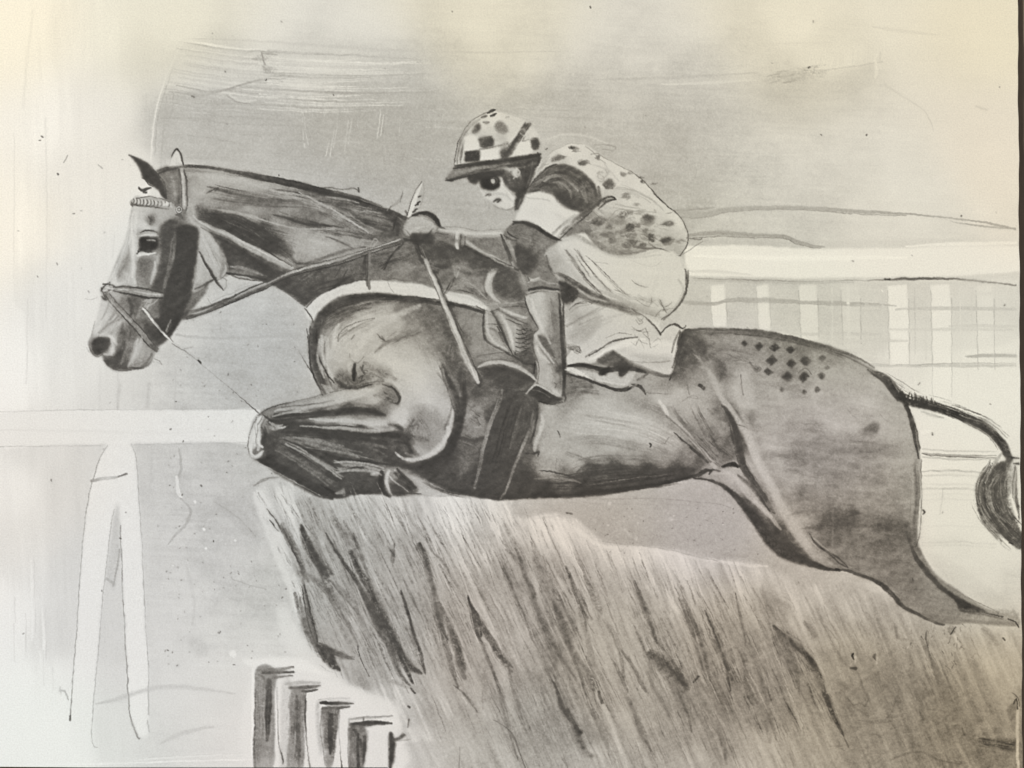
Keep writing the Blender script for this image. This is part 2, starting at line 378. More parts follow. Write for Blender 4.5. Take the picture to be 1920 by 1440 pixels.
for k in range(9): S([1250 + rs.uniform(0, 300), 280 + k * 9, 1420 + rs.uniform(0, 120), 276 + k * 9], (1, 3, 1), rs.choice([205, 184]), .2, .9, .9)
# washed lines above the rail
S("1265,401 1320,402 1370,392 1450,389 1530,391 1620,397 1700,401 1790,410 1850,418 1905,430", (6, 6, 5, 3.5, 4, 4, 2, 1.5, 2, 2), 180, .7, .5, .2)
S("1275,408 1320,408 1370,397 1450,393 1530,395 1620,402 1700,404", .7, 150, .55); S("1780,415 1850,425 1905,428", (.6, 2, 1), 175, .5)
S("1290,441 1350,437 1410,440 1470,443 1500,455 1545,464", (4, 5, 3, 3.5, 4, 2), 172, .75, .5, .2)
S("1300,447 1350,443 1420,445 1470,447 1500,459 1540,466", .7, 138, .6); S("1330,470 1400,468 1470,474", .8, 165, .4)
P("1296,456 1500,452 1905,452 1905,500 1905,524 1640,522 1300,530", 196, .3, 2, .2)
for k in range(70):
    x = rs.uniform(1000, 1800); y = rs.uniform(150, 400); L = rs.uniform(40, 200)
    S([x, y, x + L * .5, y + rs.uniform(-3, 3), x + L, y + rs.uniform(-4, 4)], (1, rs.uniform(2, 9), 1), rs.choice([182, 206, 186, 210]), .13, 1, .9)
for k in range(60):
    x = rs.uniform(1160, 1330); y = rs.uniform(180, 390)
    S([x, y, x + rs.uniform(-4, 4), y + rs.uniform(6, 30)], (.6, rs.uniform(.8, 2.4), .6), rs.choice([168, 176, 206]), .3, .8, 1)
for k in range(50):
    x = rs.uniform(300, 1900); y = rs.uniform(20, 130); L = rs.uniform(60, 260)
    S([x, y, x + L * .5, y + rs.uniform(-3, 3), x + L, y + rs.uniform(-4, 6)], (1, rs.uniform(2, 10), 1), rs.choice([204, 222, 210]), .14, 1, .8)
for k in range(60):
    x = rs.uniform(290, 470); y = rs.uniform(700, 1260)
    S([x, y, x + rs.uniform(-30, 30), y + rs.uniform(10, 60)], (1, rs.uniform(1, 6), 1), rs.choice([184, 204, 190]), .15, 1, .8)
# the white running rail, right
P("1284,462 1400,460 1500,466 1540,467 1700,466 1800,461 1925,462 1925,508 1800,518 1500,522 1300,518 1284,516", 230, .88, 1.2, .08, False)
S("1700,462 1800,457 1905,456", (2, 5, 4), 230, .7, .8); S("1300,480 1500,484 1700,482", (3, 9, 3), 238, .4, .9)
S("1290,508 1350,510 1410,516", (3, 5, 1), 203, .4, .8); S("1300,522 1400,525 1520,527 1640,525 1700,523 1800,524 1905,535", (1, 1.5, 1, 1, 3, 2, 1.5), (172, 165, 175, 165, 120, 140, 150), .7, .5, .4)
S("1660,523 1668,523", 2.2, 90, .7); S("1300,526 1450,530 1600,530", (1, 3, 1), 186, .45, .8)
# grey lines through the pickets
R_RAIL2 = None
P("1296,532 1500,534 1905,532 1905,640 1700,660 1500,640 1310,620", 197, .35, 5, .4)
for x0, x1, yb, t, a in ((1332, 1360, 614, 226, .8), (1419, 1442, 622, 226, .75), (1498, 1532, 640, 220, .7), (1577, 1612, 652, 213, .5), (1664, 1702, 690, 231, .8), (1745, 1782, 752, 230, .75), (1830, 1862, 700, 226, .4)):
    P([x0, 536, x1 - 2, 534, x1, 560, x1 + 3, 600, x1 + 1, yb, x0 + 6, yb, x0 + 2, 600, x0, 560], t, a, 1, .15, False)
    S([x0, 545, x0 + 1, 580, x0 + 4, yb - 6], .7, 178, .5); S([x1 + 2, 560, x1 + 3, yb - 8], .8, 176, .45)
S("1280,566 1340,570 1370,562 1440,562 1500,566 1560,568 1640,570 1680,574", (4, 4, 4, 5, 3, 4, 2, 1), 176, .5, .5, .3)
S("1290,572 1370,566 1440,567 1560,572 1650,574", .7, 160, .4); S("1680,580 1780,578 1905,580", (2, 5, 3), 196, .5, .6)
for y, x0, x1, t in ((612, 1780, 1905, 205), (626, 1450, 1650, 200), (618, 1640, 1900, 206), (668, 1810, 1905, 196), (686, 1620, 1905, 196), (640, 1480, 1700, 204), (550, 1800, 1905, 210)):
    S([x0, y, (x0 + x1) / 2, y + rs.uniform(-2, 3), x1, y], (2, 4.5, 3), t, .55, .7, .3)
S("1815,668 1860,667 1905,668", (3, 4.5, 4), 188, .6, .6); S("1620,682 1700,684 1800,681 1905,682", .7, 176, .5); S("1530,684 1600,690", .8, 176, .3)
for x in (1560, 1590, 1625, 1655, 1715, 1735, 1800, 1822): S([x, 540, x + 1, 600 + rs.uniform(0, 90)], rs.uniform(.8, 5), rs.choice([206, 214, 190]), .35, .7)
for x in (1690, 1716, 1790, 1815): S([x, 700, x + 2, 820], (1, rs.uniform(4, 9), 2), rs.choice([208, 228]), .3, .9)
P("1735,700 1800,705 1880,790 1870,830 1860,900 1825,980 1735,1000 1740,830", 226, .5, 6, .15)
for y, t, a in ((843, 196, .5), (851, 172, .75), (858, 196, .8), (885, 190, .6), (893, 204, .6), (910, 204, .4), (918, 180, .4), (928, 208, .5), (938, 190, .3), (988, 206, .4), (1018, 190, .5), (1024, 184, .3)):
    S([1729, y - 1, 1790, y + (3 if y < 880 else -2), 1868, y + 3], (1.5, 2.2, 1), t, a, .6, .4)
S("1731,851 1745,854 1800,857 1868,858", .8, 120, .7); S("1768,915 1766,945 1762,965", .9, 180, .6); S("1748,812 1749,815", 1.6, 60, .95, .4, 0)
S("1728,812 1738,808 1747,812", 4, 232, .4); P("1733,930 1820,925 1850,990 1880,1110 1800,1090 1740,1040 1728,1000", 218, .5, 5, .2)
P("1740,1040 1800,1060 1880,1120 1905,1130 1905,1160 1850,1150 1790,1110", 190, .35, 6, .4)
# left rail and its A-frame
P("0,776 120,771 250,768 400,770 485,768 480,800 474,832 400,829 280,832 120,834 0,838", 228, .85, 1.6, .2)
S("0,772 200,768 485,767", .8, 190, .45); S("0,838 150,836 300,833 470,830", .8, 186, .5); S("0,806 150,808 300,812 470,806", (2, 4, 3, 3), 220, .5, .8)
for x in (188, 222, 275, 330): S([x, 690, x - 2, 768], (3, 6, 3), rs.choice([194, 206]), .3, .9); S([x + 10, 840, x + 8, 905], (3, 7, 2), 190, .25, .9)
S("225,720 220,765", 5, 196, .4, .9, .6); S("280,720 276,765", 6, 194, .4, .9, .6); S("200,845 196,870", 8, 196, .5, .9, .6)
P("202,832 246,832 256,870 262,960 268,1060 272,1160 278,1240 279,1330 276,1378 262,1382 250,1372 242,1340 238,1260 232,1160 228,1060 226,980 221,945 214,960 206,1010 196,1090 188,1170 182,1240 176,1320 172,1400 134,1400 134,1340 140,1240 146,1150 152,1040 162,960 172,900 186,862", 230, .85, 2, .2)
S("202,836 186,862 174,900 163,950 154,1030 148,1120 142,1200 136,1280 132,1348", (.7, .9, .9, .8, .7, .8, 1.1), 165, .8); S("132,1342 132,1350", 1.8, 120, .7)
S("246,832 256,862 262,960 268,1060 272,1160 278,1250 279,1340", .8, 182, .7); S("214,955 205,1010 196,1090 189,1165 183,1240 177,1300 172,1390 182,1400", .8, 184, .65)
S("226,985 228,1060 232,1150 238,1250 243,1335 258,1382 262,1384", (.7, .8, .8, 1, 1.2, 1.6, 1), 150, .75); S("276,1350 279,1372", 1.2, 190, .6)
S("172,902 200,897 226,893 238,889", (3.5, 4.5, 2, 2.2), (166, 204, 180, 160), .8, .6, .4); S("222,893 236,889", 1.3, 135, .6)
P("218,960 224,975 226,1030 222,1070 214,1110 200,1080 206,1020", 192, .5, 2, .6); S("224,1030 218,1070 212,1100", 1.6, 172, .5); S("200,1085 214,1095", (4, 4), 180, .5, .9)
# marks on the left ground
S("336,840 340,880 332,905 338,935", (1, 3, 1, 2), 182, .5); S("332,895 335,925 340,932", (3, 4, 2), 222, .6); S("340,935 357,955 350,980 328,1005 315,1020", (1.2, 4, 5, 4, 1), 176, .45, .9, .7)
P("400,930 440,940 480,985 490,1020 460,1005 420,965", 176, .35, 3, .6); S("400,940 440,965 480,1005", 1, 165, .4); S("435,1085 470,1098 500,1105", .9, 170, .4)
S("350,1060 365,1130 360,1170", 4, 190, .25, .9); P("350,1200 380,1195 395,1225 370,1235", 184, .4, 5, .8)
S("180,1320 230,1308 280,1292 340,1288 440,1300", (2, 9, 8, 9, 3), 194, .45, 1, .5); S("300,1395 340,1375 400,1362", (2, 8, 4), 196, .5, 1, .5)
P("290,1290 440,1310 470,1360 330,1360 290,1340", 214, .4, 10, .2)
S("250,1425 350,1418 470,1412", (1, 4, 3), 224, .6, .8); S("280,1420 400,1414 470,1411", .8, 200, .5); S("0,1438 150,1433 470,1424", (1.5, 2, 1.5), 236, .5, .8)
for x, y, r in ((437, 1226, 7), (382, 992, 3), (366, 940, 2.5), (386, 1027, 2), (441, 1013, 2)): S([x, y, x + 1, y + 1], r, 226, .85, .4, 0)
rr = np.random.RandomState(5)
for k in range(150):   # flecks and spatter
    x = rr.uniform(20, 1900); y = rr.uniform(10, 1430); z = rr.uniform(.7, 1.7)
    S([x, y, x + rr.uniform(-3, 3), y + rr.uniform(-3, 3)], z, rr.choice([120, 150, 165, 100, 226]), rr.uniform(.25, .8), .6, .2)
for k in range(150):
    x = rr.uniform(300, 560); y = rr.uniform(560, 1250); z = rr.uniform(.6, 1.3)
    S([x, y, x + rr.uniform(-2, 2), y + rr.uniform(-2, 2)], z, rr.choice([140, 160, 110]), rr.uniform(.25, .7), .6, .2)
S("108,326 109,327", 1.8, 110, .9); S("119,305 124,297 127,291", .9, 165, .6); S("184,310 192,316", 1, 160, .5); S("160,560 172,562 182,557", .8, 175, .5)
S("388,560 400,575", .8, 160, .5); S("440,550 452,535 470,530", .8, 178, .6); S("280,590 281,592", 1, 150, .6)
# scored guide line from bit to knee and by the chest
S("322,645 345,658 372,678 400,702 440,735 486,775", (.7, 1.1, .6, .6, .7, .9), (120, 140, 170, 165, 140, 80), .8, .5, .4)
S("372,676 376,680", 1.8, 90, .8); S("560,658 575,682 592,712", (.7, 1, 1.4), (150, 120, 60), .9); S("290,672 300,678 304,684", .9, 160, .6)
S("330,628 400,634 470,632 575,630", (3, 4, 4, 4), 184, .5, .8, .5); S("345,655 362,650", .9, 160, .6)

S = S_plain
# ---------------------------------------------------------------- the brush fence
FENCE = "476,925 520,905 640,915 940,925 1040,962 1080,972 1130,1014 1180,1022 1250,1028 1330,1048 1420,1056 1500,1092 1580,1096 1660,1120 1750,1170 1850,1192 1909,1205 1909,1445 772,1445 752,1385 720,1335 660,1290 625,1248 590,1220 565,1180 552,1120 530,1060 505,985 480,945"
fence_poly = pts(FENCE)
G(FENCE, """500,940,205 540,960,196 520,1010,196 560,1060,182 600,970,178 680,950,190 760,960,202 860,960,212 940,965,210 1000,990,208 1080,1010,208 1180,1035,208 1280,1060,206 1400,1075,200 1500,1110,198 1600,1130,192 1700,1170,186 1800,1200,190 1880,1240,192
600,1050,172 650,1090,170 700,1050,176 760,1040,184 840,1040,194 900,1030,198 960,1060,178 1020,1080,172 1100,1060,194 1160,1100,186 1250,1100,194 1350,1120,186 1450,1150,180 1550,1170,180 1650,1190,178 1750,1230,172 1830,1280,168
600,1160,178 680,1180,172 760,1160,174 830,1160,178 900,1180,184 980,1160,174 1050,1180,160 1120,1180,188 1180,1240,188 1260,1200,172 1350,1200,168 1440,1220,160 1500,1300,158 1560,1260,164 1650,1260,160 1740,1290,158 1800,1340,158 1870,1370,160
640,1230,180 700,1260,178 770,1260,178 850,1260,178 930,1260,176 1000,1270,166 1080,1290,162 1150,1290,178 1220,1300,170 1300,1310,156 1380,1310,150 1450,1340,160 1520,1360,172 1600,1340,160 1700,1340,154 1800,1380,152 1880,1420,150
720,1310,198 800,1330,186 880,1350,184 950,1350,180 1020,1370,166 1100,1370,160 1180,1360,184 1260,1380,172 1340,1390,168 1440,1400,188 1520,1400,178 1650,1400,160 1750,1420,152
780,1390,206 860,1410,192 940,1420,184 1040,1430,182 1120,1420,190 1200,1430,178 1300,1430,186 1400,1440,188 800,1440,208""", 20, 1, 6, .1)
m_ = polymask(FENCE, True, 4); y0, y1, x0, x1, mk = m_
T[y0:y1, x0:x1] += mk * ((dirnoise(66, 70, 5, 61, 3)[y0:y1, x0:x1] - .5) * 34 + (dirnoise(69, 160, 13, 67, 2)[y0:y1, x0:x1] - .5) * 26 + GRAIN[y0:y1, x0:x1] * 4 + BLOT[y0:y1, x0:x1] * 5)
T[y0:y1, x0:x1] -= mk * 5 * np.clip((YY[y0:y1, x0:x1] - 1000) / 80, 0, 1)
# pale upper lip and the grey gap under the belly
P("1040,930 1150,925 1290,905 1330,915 1375,950 1410,985 1440,1015 1480,1045 1500,1060 1440,1056 1350,1036 1250,1026 1160,1020 1120,1005 1080,972 1040,962 980,972 960,955 970,932", 179, .8, 3, .35)
for k in range(110):
    x = rr.uniform(1100, 1440); y = rr.uniform(945, 1045)
    S([x, y, x + rr.uniform(-2, 2), y + rr.uniform(-1, 1)], rr.uniform(.5, 1.2), rr.choice([120, 140, 95, 205]), rr.uniform(.3, .8), .6, .2)
S("975,952 960,960 990,972 1040,968 1070,972 1100,1000 1130,1020 1200,1022", (1, 3, 2, 3, 3, 3, 2, 1), 190, .4, .8, .6)
S("1050,975 1090,1000 1130,1024 1190,1026 1250,1034 1330,1050 1410,1060 1440,1062", (5, 8, 6, 6, 6, 5, 5, 2), 214, .6, .9, .3)
S("1130,1016 1180,1021 1250,1030 1300,1042 1345,1052", 1, 158, .55, .7, .6); S("1072,932 1150,936 1220,934 1290,940 1340,944 1370,952", (1, 1.2, .8, .8, 1), 150, .55, .6, .5); S("1080,936 1120,944 1250,946 1330,950", .8, 160, .4)
for x, y, r in ((1143, 945, 4), (1195, 981, 3), (1192, 1010, 4), (1258, 973, 6), (1140, 985, 2)): S([x, y, x + 1, y], r, 200, .7, .6, .1)
S("1172,992 1182,1004", 2, 196, .7); S("1062,962 1072,964", 1.6, 110, .8)
# ragged pale left edge
P("476,925 486,918 500,930 520,975 545,1050 575,1140 560,1170 540,1110 520,1060 500,1010 482,960", 216, .75, 3, .3)
P("515,930 535,910 552,930 558,965 545,985 528,965", 218, .7, 4, .3)
P("548,1080 575,1090 570,1115 556,1112", 214, .6, 3, .5)
P("520,1150 540,1140 580,1220 640,1270 700,1320 745,1350 700,1372 600,1300 560,1250 530,1200", 219, .7, 7, .2)
HT("490,930 560,1050 590,1150 620,1230 570,1150 530,1060 490,960", 62, (10, 34), 130, 70, .5, 1.1, 20, 8, .8, .1, 3)
HT("500,910 640,925 900,935 960,970 900,1010 700,990 560,960", 66, (10, 40), 150, 150, .55, 1, 25, 9, .8, .15, 4)
HT("540,940 780,960 900,1040 880,1200 760,1250 620,1180 560,1060", 66, (20, 80), 128, 330, .5, 1.5, 32, 6, .9, .06, 5)
HT("540,940 780,960 900,1040 880,1240 760,1250 620,1180 560,1060", 66, (16, 60), 205, 200, .45, 1.4, 14, 6, .8, .06, 15)
HT("600,1180 900,1180 1100,1300 1100,1430 900,1430 760,1330", 66, (20, 70), 138, 240, .4, 1.3, 26, 7, .9, .08, 6)
HT("920,1020 1120,1040 1240,1080 1300,1300 1260,1420 1080,1430 960,1300", 68, (25, 90), 128, 380, .45, 1.5, 26, 5, .9, .06, 7)
HT("920,1020 1240,1080 1300,1300 1260,1420 1080,1430 960,1300", 68, (20, 80), 200, 180, .4, 1.4, 14, 5, .9, .06, 17)
HT("1240,1090 1440,1100 1480,1300 1500,1430 1300,1430", 68, (25, 80), 122, 300, .42, 1.5, 24, 5, .95, .05, 8)
HT("1440,1120 1700,1170 1860,1260 1880,1430 1500,1430", 68, (20, 60), 138, 200, .28, 1.8, 24, 7, .8, .08, 9)
HT("1440,1120 1700,1170 1860,1260 1880,1330 1500,1330", 68, (16, 50), 190, 130, .3, 1.5, 10, 7, .8, .08, 19)
for o_, n_h, sd in (("540,960 640,980 700,1080 680,1160 600,1140 560,1060", 90, 31), ("620,1010 720,1080 800,1240 760,1290 680,1160", 80, 32), ("780,1010 860,1080 900,1280 860,1300 800,1150", 60, 33), ("930,1020 1030,1060 1120,1280 1080,1360 980,1180", 130, 34), ("1180,1090 1230,1150 1290,1280 1240,1290 1190,1180", 60, 35), ("1270,1110 1330,1130 1390,1290 1330,1310 1290,1200", 70, 36), ("1440,1170 1500,1200 1570,1330 1520,1310 1460,1240", 60, 37), ("1340,1180 1480,1200 1500,1360 1380,1340", 70, 38), ("560,1060 600,1180 640,1250 600,1240 565,1160", 40, 39), ("1720,1210 1780,1260 1800,1370 1750,1330", 30, 40)):
    HT(o_, 66, (14, 60), 98, n_h, .55, 1.3, 16, 5, .8, .08, sd)
for p, w, t, a, g in (
 ("565,985 575,1010 588,1040 604,1066 617,1082", (4, 9, 10, 9, 3), 84, .9, .6), ("590,1045 612,1068 624,1078", (4, 8, 3), 84, .8, .9),
 ("611,1000 640,1050 665,1085 684,1118 700,1150 735,1195 765,1245 790,1262", (2, 3, 5, 8, 12, 13, 12, 4), 88, .9, .5),
 ("684,1118 704,1165 716,1190 736,1225 752,1265 770,1286", (6, 11, 10, 8, 6, 2), 92, .8, .5), ("770,1290 778,1300", 1.2, 60, .8, .2),
 ("644,975 655,1000 672,1024 684,1060 672,1040", (3, 5, 5, 2, 1), 110, .55, 1.3), ("662,1000 668,1022 672,1045", (2, 5, 2), 92, .6, 1.3),
 ("620,958 640,990 650,1020 678,1075", (2, 5, 5, 2), 118, .5, 1.2), ("527,982 545,1020 565,1060 578,1090", (1, 3, 5, 3), 104, .8, .7),
 ("500,955 520,980 528,998", 1, 60, .8, .2), ("505,975 522,996", .9, 60, .7, .2), ("525,985 545,1025 562,1055", 2, 80, .7, .5),
 ("570,1090 576,1130 586,1180 597,1215", (2, 5, 5, 3), 108, .85, .5), ("563,1120 573,1170 590,1212", (3, 5, 2), 130, .8, .6), ("566,1100 575,1150 588,1200 602,1230", 1.2, 80, .7, .3),
 ("600,1212 612,1235 628,1248 636,1256", (4, 12, 12, 4), 84, .9, .9), ("612,1215 630,1225 650,1232 664,1236", (8, 7, 4, 1), 100, .75, .8),
 ("597,1205 610,1210 640,1226 664,1232", (2, 3, 3, 2), 105, .7, .5), ("560,1070 590,1085 615,1110 640,1150 660,1190", (2, 5, 6, 4, 1), 118, .65, .8),
 ("585,1050 620,1090 650,1125 672,1152", (2, 4, 3, 1), 108, .6, .8), ("615,1110 635,1140 655,1175 672,1212", 1.6, 120, .6, .7),
 ("787,1018 795,1040 803,1075 812,1110 818,1150 826,1180 836,1218 848,1258 860,1290", (4, 8, 9, 5, 4, 4, 6, 5, 2), 108, .8, .7), ("787,1020 793,1034", (5, 4), 80, .7, .6),
 ("752,1107 764,1140 770,1165 778,1200 790,1225 798,1265", (2, 2.5, 3, 2.5, 2.5, 1), 84, .85, .6), ("740,1020 738,1045 736,1062", (2, 3, 1), 90, .7, .9),
 ("818,1130 824,1160 832,1185 840,1200", (3, 5, 5, 1), 84, .8, .6), ("838,1170 848,1195 856,1215 862,1245 870,1270", (2, 8, 10, 12, 8), 104, .8, .6),
 ("822,1060 845,1090 862,1115 876,1135", (2, 5, 4, 2), 140, .5, 1), ("877,1117 884,1140 890,1165 896,1190 905,1205", (2, 5, 6, 5, 2), 88, .85, .6),
 ("884,1136 905,1170 925,1200 945,1235 962,1252", (4, 5, 6, 7, 2), 100, .8, .6), ("896,1195 912,1230 930,1270 948,1325 958,1370", (3, 4, 3, 2, 1), 120, .65, .7),
 ("953,1245 960,1280 970,1320 985,1360", (2, 5, 4, 1), 106, .6, .8), ("850,1285 866,1296 880,1316 892,1330", 1.6, 100, .7, .5), ("905,1290 905,1330", 1.5, 130, .5, .9),
 ("966,1028 976,1050 986,1080 998,1100 1006,1130", (3, 7, 6, 4, 2), 108, .7, .9), ("945,1060 955,1085 962,1110", (2, 6, 2), 112, .6, .8),
 ("1000,1045 1012,1070 1024,1095 1035,1130", (3, 8, 7, 3), 128, .6, .9), ("960,1100 985,1160 1000,1200 1020,1240", (1, 2.5, 2, 1), 128, .6, .8),
 ("995,1110 1012,1150 1025,1180 1040,1200", (2, 5, 5, 2), 106, .6, .9), ("1036,1125 1048,1160 1060,1195 1072,1225 1085,1260 1100,1310", (2, 7, 8, 6, 5, 2), 104, .72, .7), ("1045,1110 1062,1150 1080,1190", 2, 110, .6, .7),
 ("1085,1150 1098,1190 1108,1230 1115,1270", (3, 6, 9, 4), 128, .5, .9), ("1061,1062 1070,1085 1080,1110 1095,1150 1100,1185", (2, 4, 4, 5, 2), 100, .72, .7),
 ("1095,1080 1105,1105 1115,1130 1128,1150", (3, 8, 9, 4), 126, .6, .9), ("1085,1105 1098,1135 1110,1162", 2, 106, .6, .6), ("1130,1160 1150,1190 1165,1230 1172,1270", (2, 4, 4, 1), 130, .6, 1),
 ("1040,1280 1048,1305 1056,1330 1068,1352", (3, 5, 6, 3), 82, .85, .6), ("1064,1330 1075,1355 1086,1372", (5, 6, 6), 84, .8, .7), ("1122,1295 1130,1318", (2, 2), 80, .7, .9), ("1050,1290 1042,1275", 1, 120, .6, .5),
 ("1085,1372 1090,1374", 4, 62, .8, .5), ("1190,1090 1200,1120 1212,1150 1225,1185 1232,1205", (3, 5, 4, 5, 4), 100, .72, .7), ("1225,1070 1240,1110 1255,1150", (2, 6, 3), 160, .6, .7),
 ("1180,1130 1200,1170 1212,1215", (3, 12, 4), 158, .5, .6), ("1215,1225 1230,1240 1250,1255 1272,1272", (6, 14, 15, 6), 104, .82, .7), ("1255,1270 1272,1290 1285,1300", (6, 9, 2), 112, .6, .9),
 ("1232,1205 1250,1225 1270,1255 1282,1285 1296,1330", (4, 3, 3, 3, 1), 108, .6, .7), ("1150,1240 1165,1265 1178,1300", (2, 4, 2), 116, .6, .9), ("1160,1215 1185,1250 1205,1290 1215,1300", (2, 3, 4, 1), 106, .6, .7),
 ("1178,1310 1190,1340 1205,1380 1230,1420", (7, 6, 4, 2), 118, .65, .9), ("1272,1120 1285,1150 1300,1190 1312,1235 1324,1270", (2, 5, 5, 4, 2), 104, .72, .6), ("1282,1123 1292,1140 1310,1190 1322,1240", (3, 4, 4, 2), 108, .6, .6),
 ("1322,1146 1335,1175 1348,1210 1360,1245 1370,1295", (2, 4, 3, 4, 2), 92, .8, .5), ("1330,1190 1345,1220 1355,1260", (2, 4, 2), 112, .6, .8), ("1380,1215 1395,1240 1400,1280 1420,1320", (3, 4, 4, 2), 106, .65, .8), 
 ("1379,1112 1386,1145 1396,1190 1398,1210", (1, 1.6, 2, 2.5), 118, .8, .4), ("1300,1280 1310,1268", 2, 80, .8, .5), ("1428,1098 1436,1130 1444,1170", (2, 5, 3), 138, .6, .6), ("1345,1370 1356,1400 1362,1432", (4, 7, 3), 116, .5, 1),
 ("1450,1172 1462,1200 1480,1235 1495,1260", (3, 10, 12, 6), 106, .62, .9), ("1452,1175 1470,1190 1492,1208 1512,1228 1528,1250", (3, 5, 7, 9, 6), 84, .85, .8), ("1515,1235 1530,1262 1542,1290 1550,1315", (10, 12, 8, 4), 100, .6, 1.1),
 ("1545,1300 1555,1325 1566,1350 1582,1380", (5, 7, 5, 2), 80, .8, .9), ("1582,1380 1592,1400", 1.5, 110, .5, .7), ("1470,1190 1488,1240 1498,1300", (3, 5, 2), 104, .5, .9), ("1405,1205 1420,1250 1432,1290 1440,1330", (3, 6, 5, 2), 110, .5, .9),
 ("1435,1110 1445,1140 1452,1165 1440,1170", (4, 7, 5, 2), 132, .6, .7), ("1450,1120 1475,1140 1460,1160", (4, 12, 8), 154, .6, .8), ("1508,1168 1520,1180 1528,1192", (4, 7, 8), 144, .8, .3), 
 ("1510,1120 1530,1160 1545,1200 1558,1235", (2, 4, 4, 2), 158, .6, .6), ("1555,1165 1570,1190 1590,1225", (2, 4, 2), 150, .6, .6), ("1535,1160 1570,1200 1575,1230", .9, 150, .6, .6), ("1625,1150 1640,1180 1650,1230", (6, 9, 3), 152, .5, .7),
 ("1645,1160 1660,1200 1680,1250 1692,1288", (4, 5, 5, 3), 142, .6, .6), ("1678,1170 1682,1196", (3, 2), 132, .7, .6), ("1640,1262 1655,1280 1668,1296", (4, 8, 4), 140, .65, .5), ("1705,1258 1718,1290 1728,1325 1732,1350", (5, 10, 7, 3), 134, .65, .6),
 ("1725,1335 1732,1350", 3, 112, .7, .6), ("1575,1280 1588,1290 1600,1300", (6, 10, 5), 138, .7, .5), ("1570,1220 1580,1240 1592,1250", (2, 5, 2), 138, .6, .6),
 ("1728,1200 1740,1222 1750,1245 1760,1280", (2, 4, 6, 8), 118, .7, 1.1), ("1738,1182 1736,1200 1744,1230", 1.2, 90, .7, .8), ("1752,1245 1765,1280 1775,1320 1785,1350 1800,1368", (5, 13, 16, 14, 3), 136, .75, .6), ("1790,1225 1800,1250 1812,1285", (3, 5, 3), 148, .6, .7),
 ("1796,1320 1850,1300 1870,1345 1830,1370 1800,1360", (16, 20, 14), 166, .4, .6), ("1803,1364 1808,1378", 2, 110, .7, .6), ("1842,1180 1860,1195 1868,1208", (5, 8, 7), 140, .65, .7), ("1868,1205 1888,1222", (3, 2), 158, .5, .7)):
    S(p, w, t, a * .95, .8, g)
    B(p, np.array(w) * 1.5, t + 10, 7, .5, 1.1, (.3, .8))
for x, y in ((1600, 1230), (1641, 1231)): S([x, y - 4, x - 2, y, x + 2, y + 7], (2, 3, 1), 66 if x < 1620 else 110, .85); S([x + 4, y + 2, x + 3, y + 12], 2.4, 198, .6)
S("1595,1252 1604,1254", (2.5, 3.5), 70, .85); S("1880,1196 1884,1200", 1.8, 80, .9)
S("1590,1308 1600,1322 1614,1318 1622,1324 1628,1312", (1, 1.4, 1, 2, .8), 96, .6, .6, .6); S("1590,1318 1620,1338 1650,1352 1668,1340 1678,1318 1676,1300", (1, 3, 3, 2, 1.5, 1), 128, .5)
for k in range(44):
    x = rr.uniform(1560, 1880); y = rr.uniform(1330, 1430)
    S([x - 18, y, x, y + rr.uniform(-5, 5), x + 20, y + rr.uniform(-6, 6)], (.8, rr.uniform(1, 3.5), .8), rr.choice([128, 140, 176, 118, 170]), .4, .8, .7)
S("1670,1425 1700,1413 1730,1410 1760,1425 1800,1432", (2, 3, 3, 3, 2), 112, .5, .8, .8); S("1610,1350 1640,1355 1670,1352", (1, 3, 1), 120, .5)
for k in range(30):
    x = rr.uniform(1300, 1500); y = rr.uniform(1310, 1420); S([x, y, x + rr.uniform(10, 40), y + rr.uniform(-3, 3)], (1, 3, 1), rr.choice([130, 145, 190]), .3, .9, 1)
for k in range(60):
    x = rr.uniform(1690, 1830); y = rr.uniform(1165, 1250); S([x, y, x + rr.uniform(-6, 8), y + rr.uniform(2, 9)], rr.uniform(.6, 1.4), rr.choice([104, 90, 206, 130]), .6, .7, .7)
P("1780,1168 1775,1180 1786,1192 1796,1178", 118, .5, 2, 1); S("1782,1190 1792,1176", 1.2, 80, .8)
P("1820,1190 1905,1215 1905,1400 1890,1380 1870,1320 1835,1260", 200, .45, 10, .2)
P("1888,1328 1906,1320 1906,1372 1898,1366", 132, .75, 2, .6); S("1868,1374 1890,1366 1906,1352", (1, 6, 6), 150, .6, .8)
P("1830,1388 1850,1384 1908,1386 1908,1412 1890,1410 1868,1404 1840,1398", 112, .75, 2.5, 1, False); B("1835,1392 1870,1396 1908,1402", 9, 84, 20, .5, 1.4); S("1909,1320 1908,1380 1909,1440", 3, 204, .9); S("1900,1320 1906,1310 1908,1330", 1.4, 80, .8); S("1898,1298 1909,1308 1911,1325", 1, 100, .7)
P("756,1395 850,1395 860,1412 856,1445 748,1445", 186, .55, 1.5, .4); S("862,1400 861,1445", 1, 130, .7); S("735,1410 757,1414", (2, 2), 130, .4, .8, 1)
P("880,1340 930,1350 958,1372 940,1400 900,1370", 170, .5, 3, .4); S("925,1350 950,1365 965,1385 985,1440", (1, 1.2, 2, 1), 90, .6)
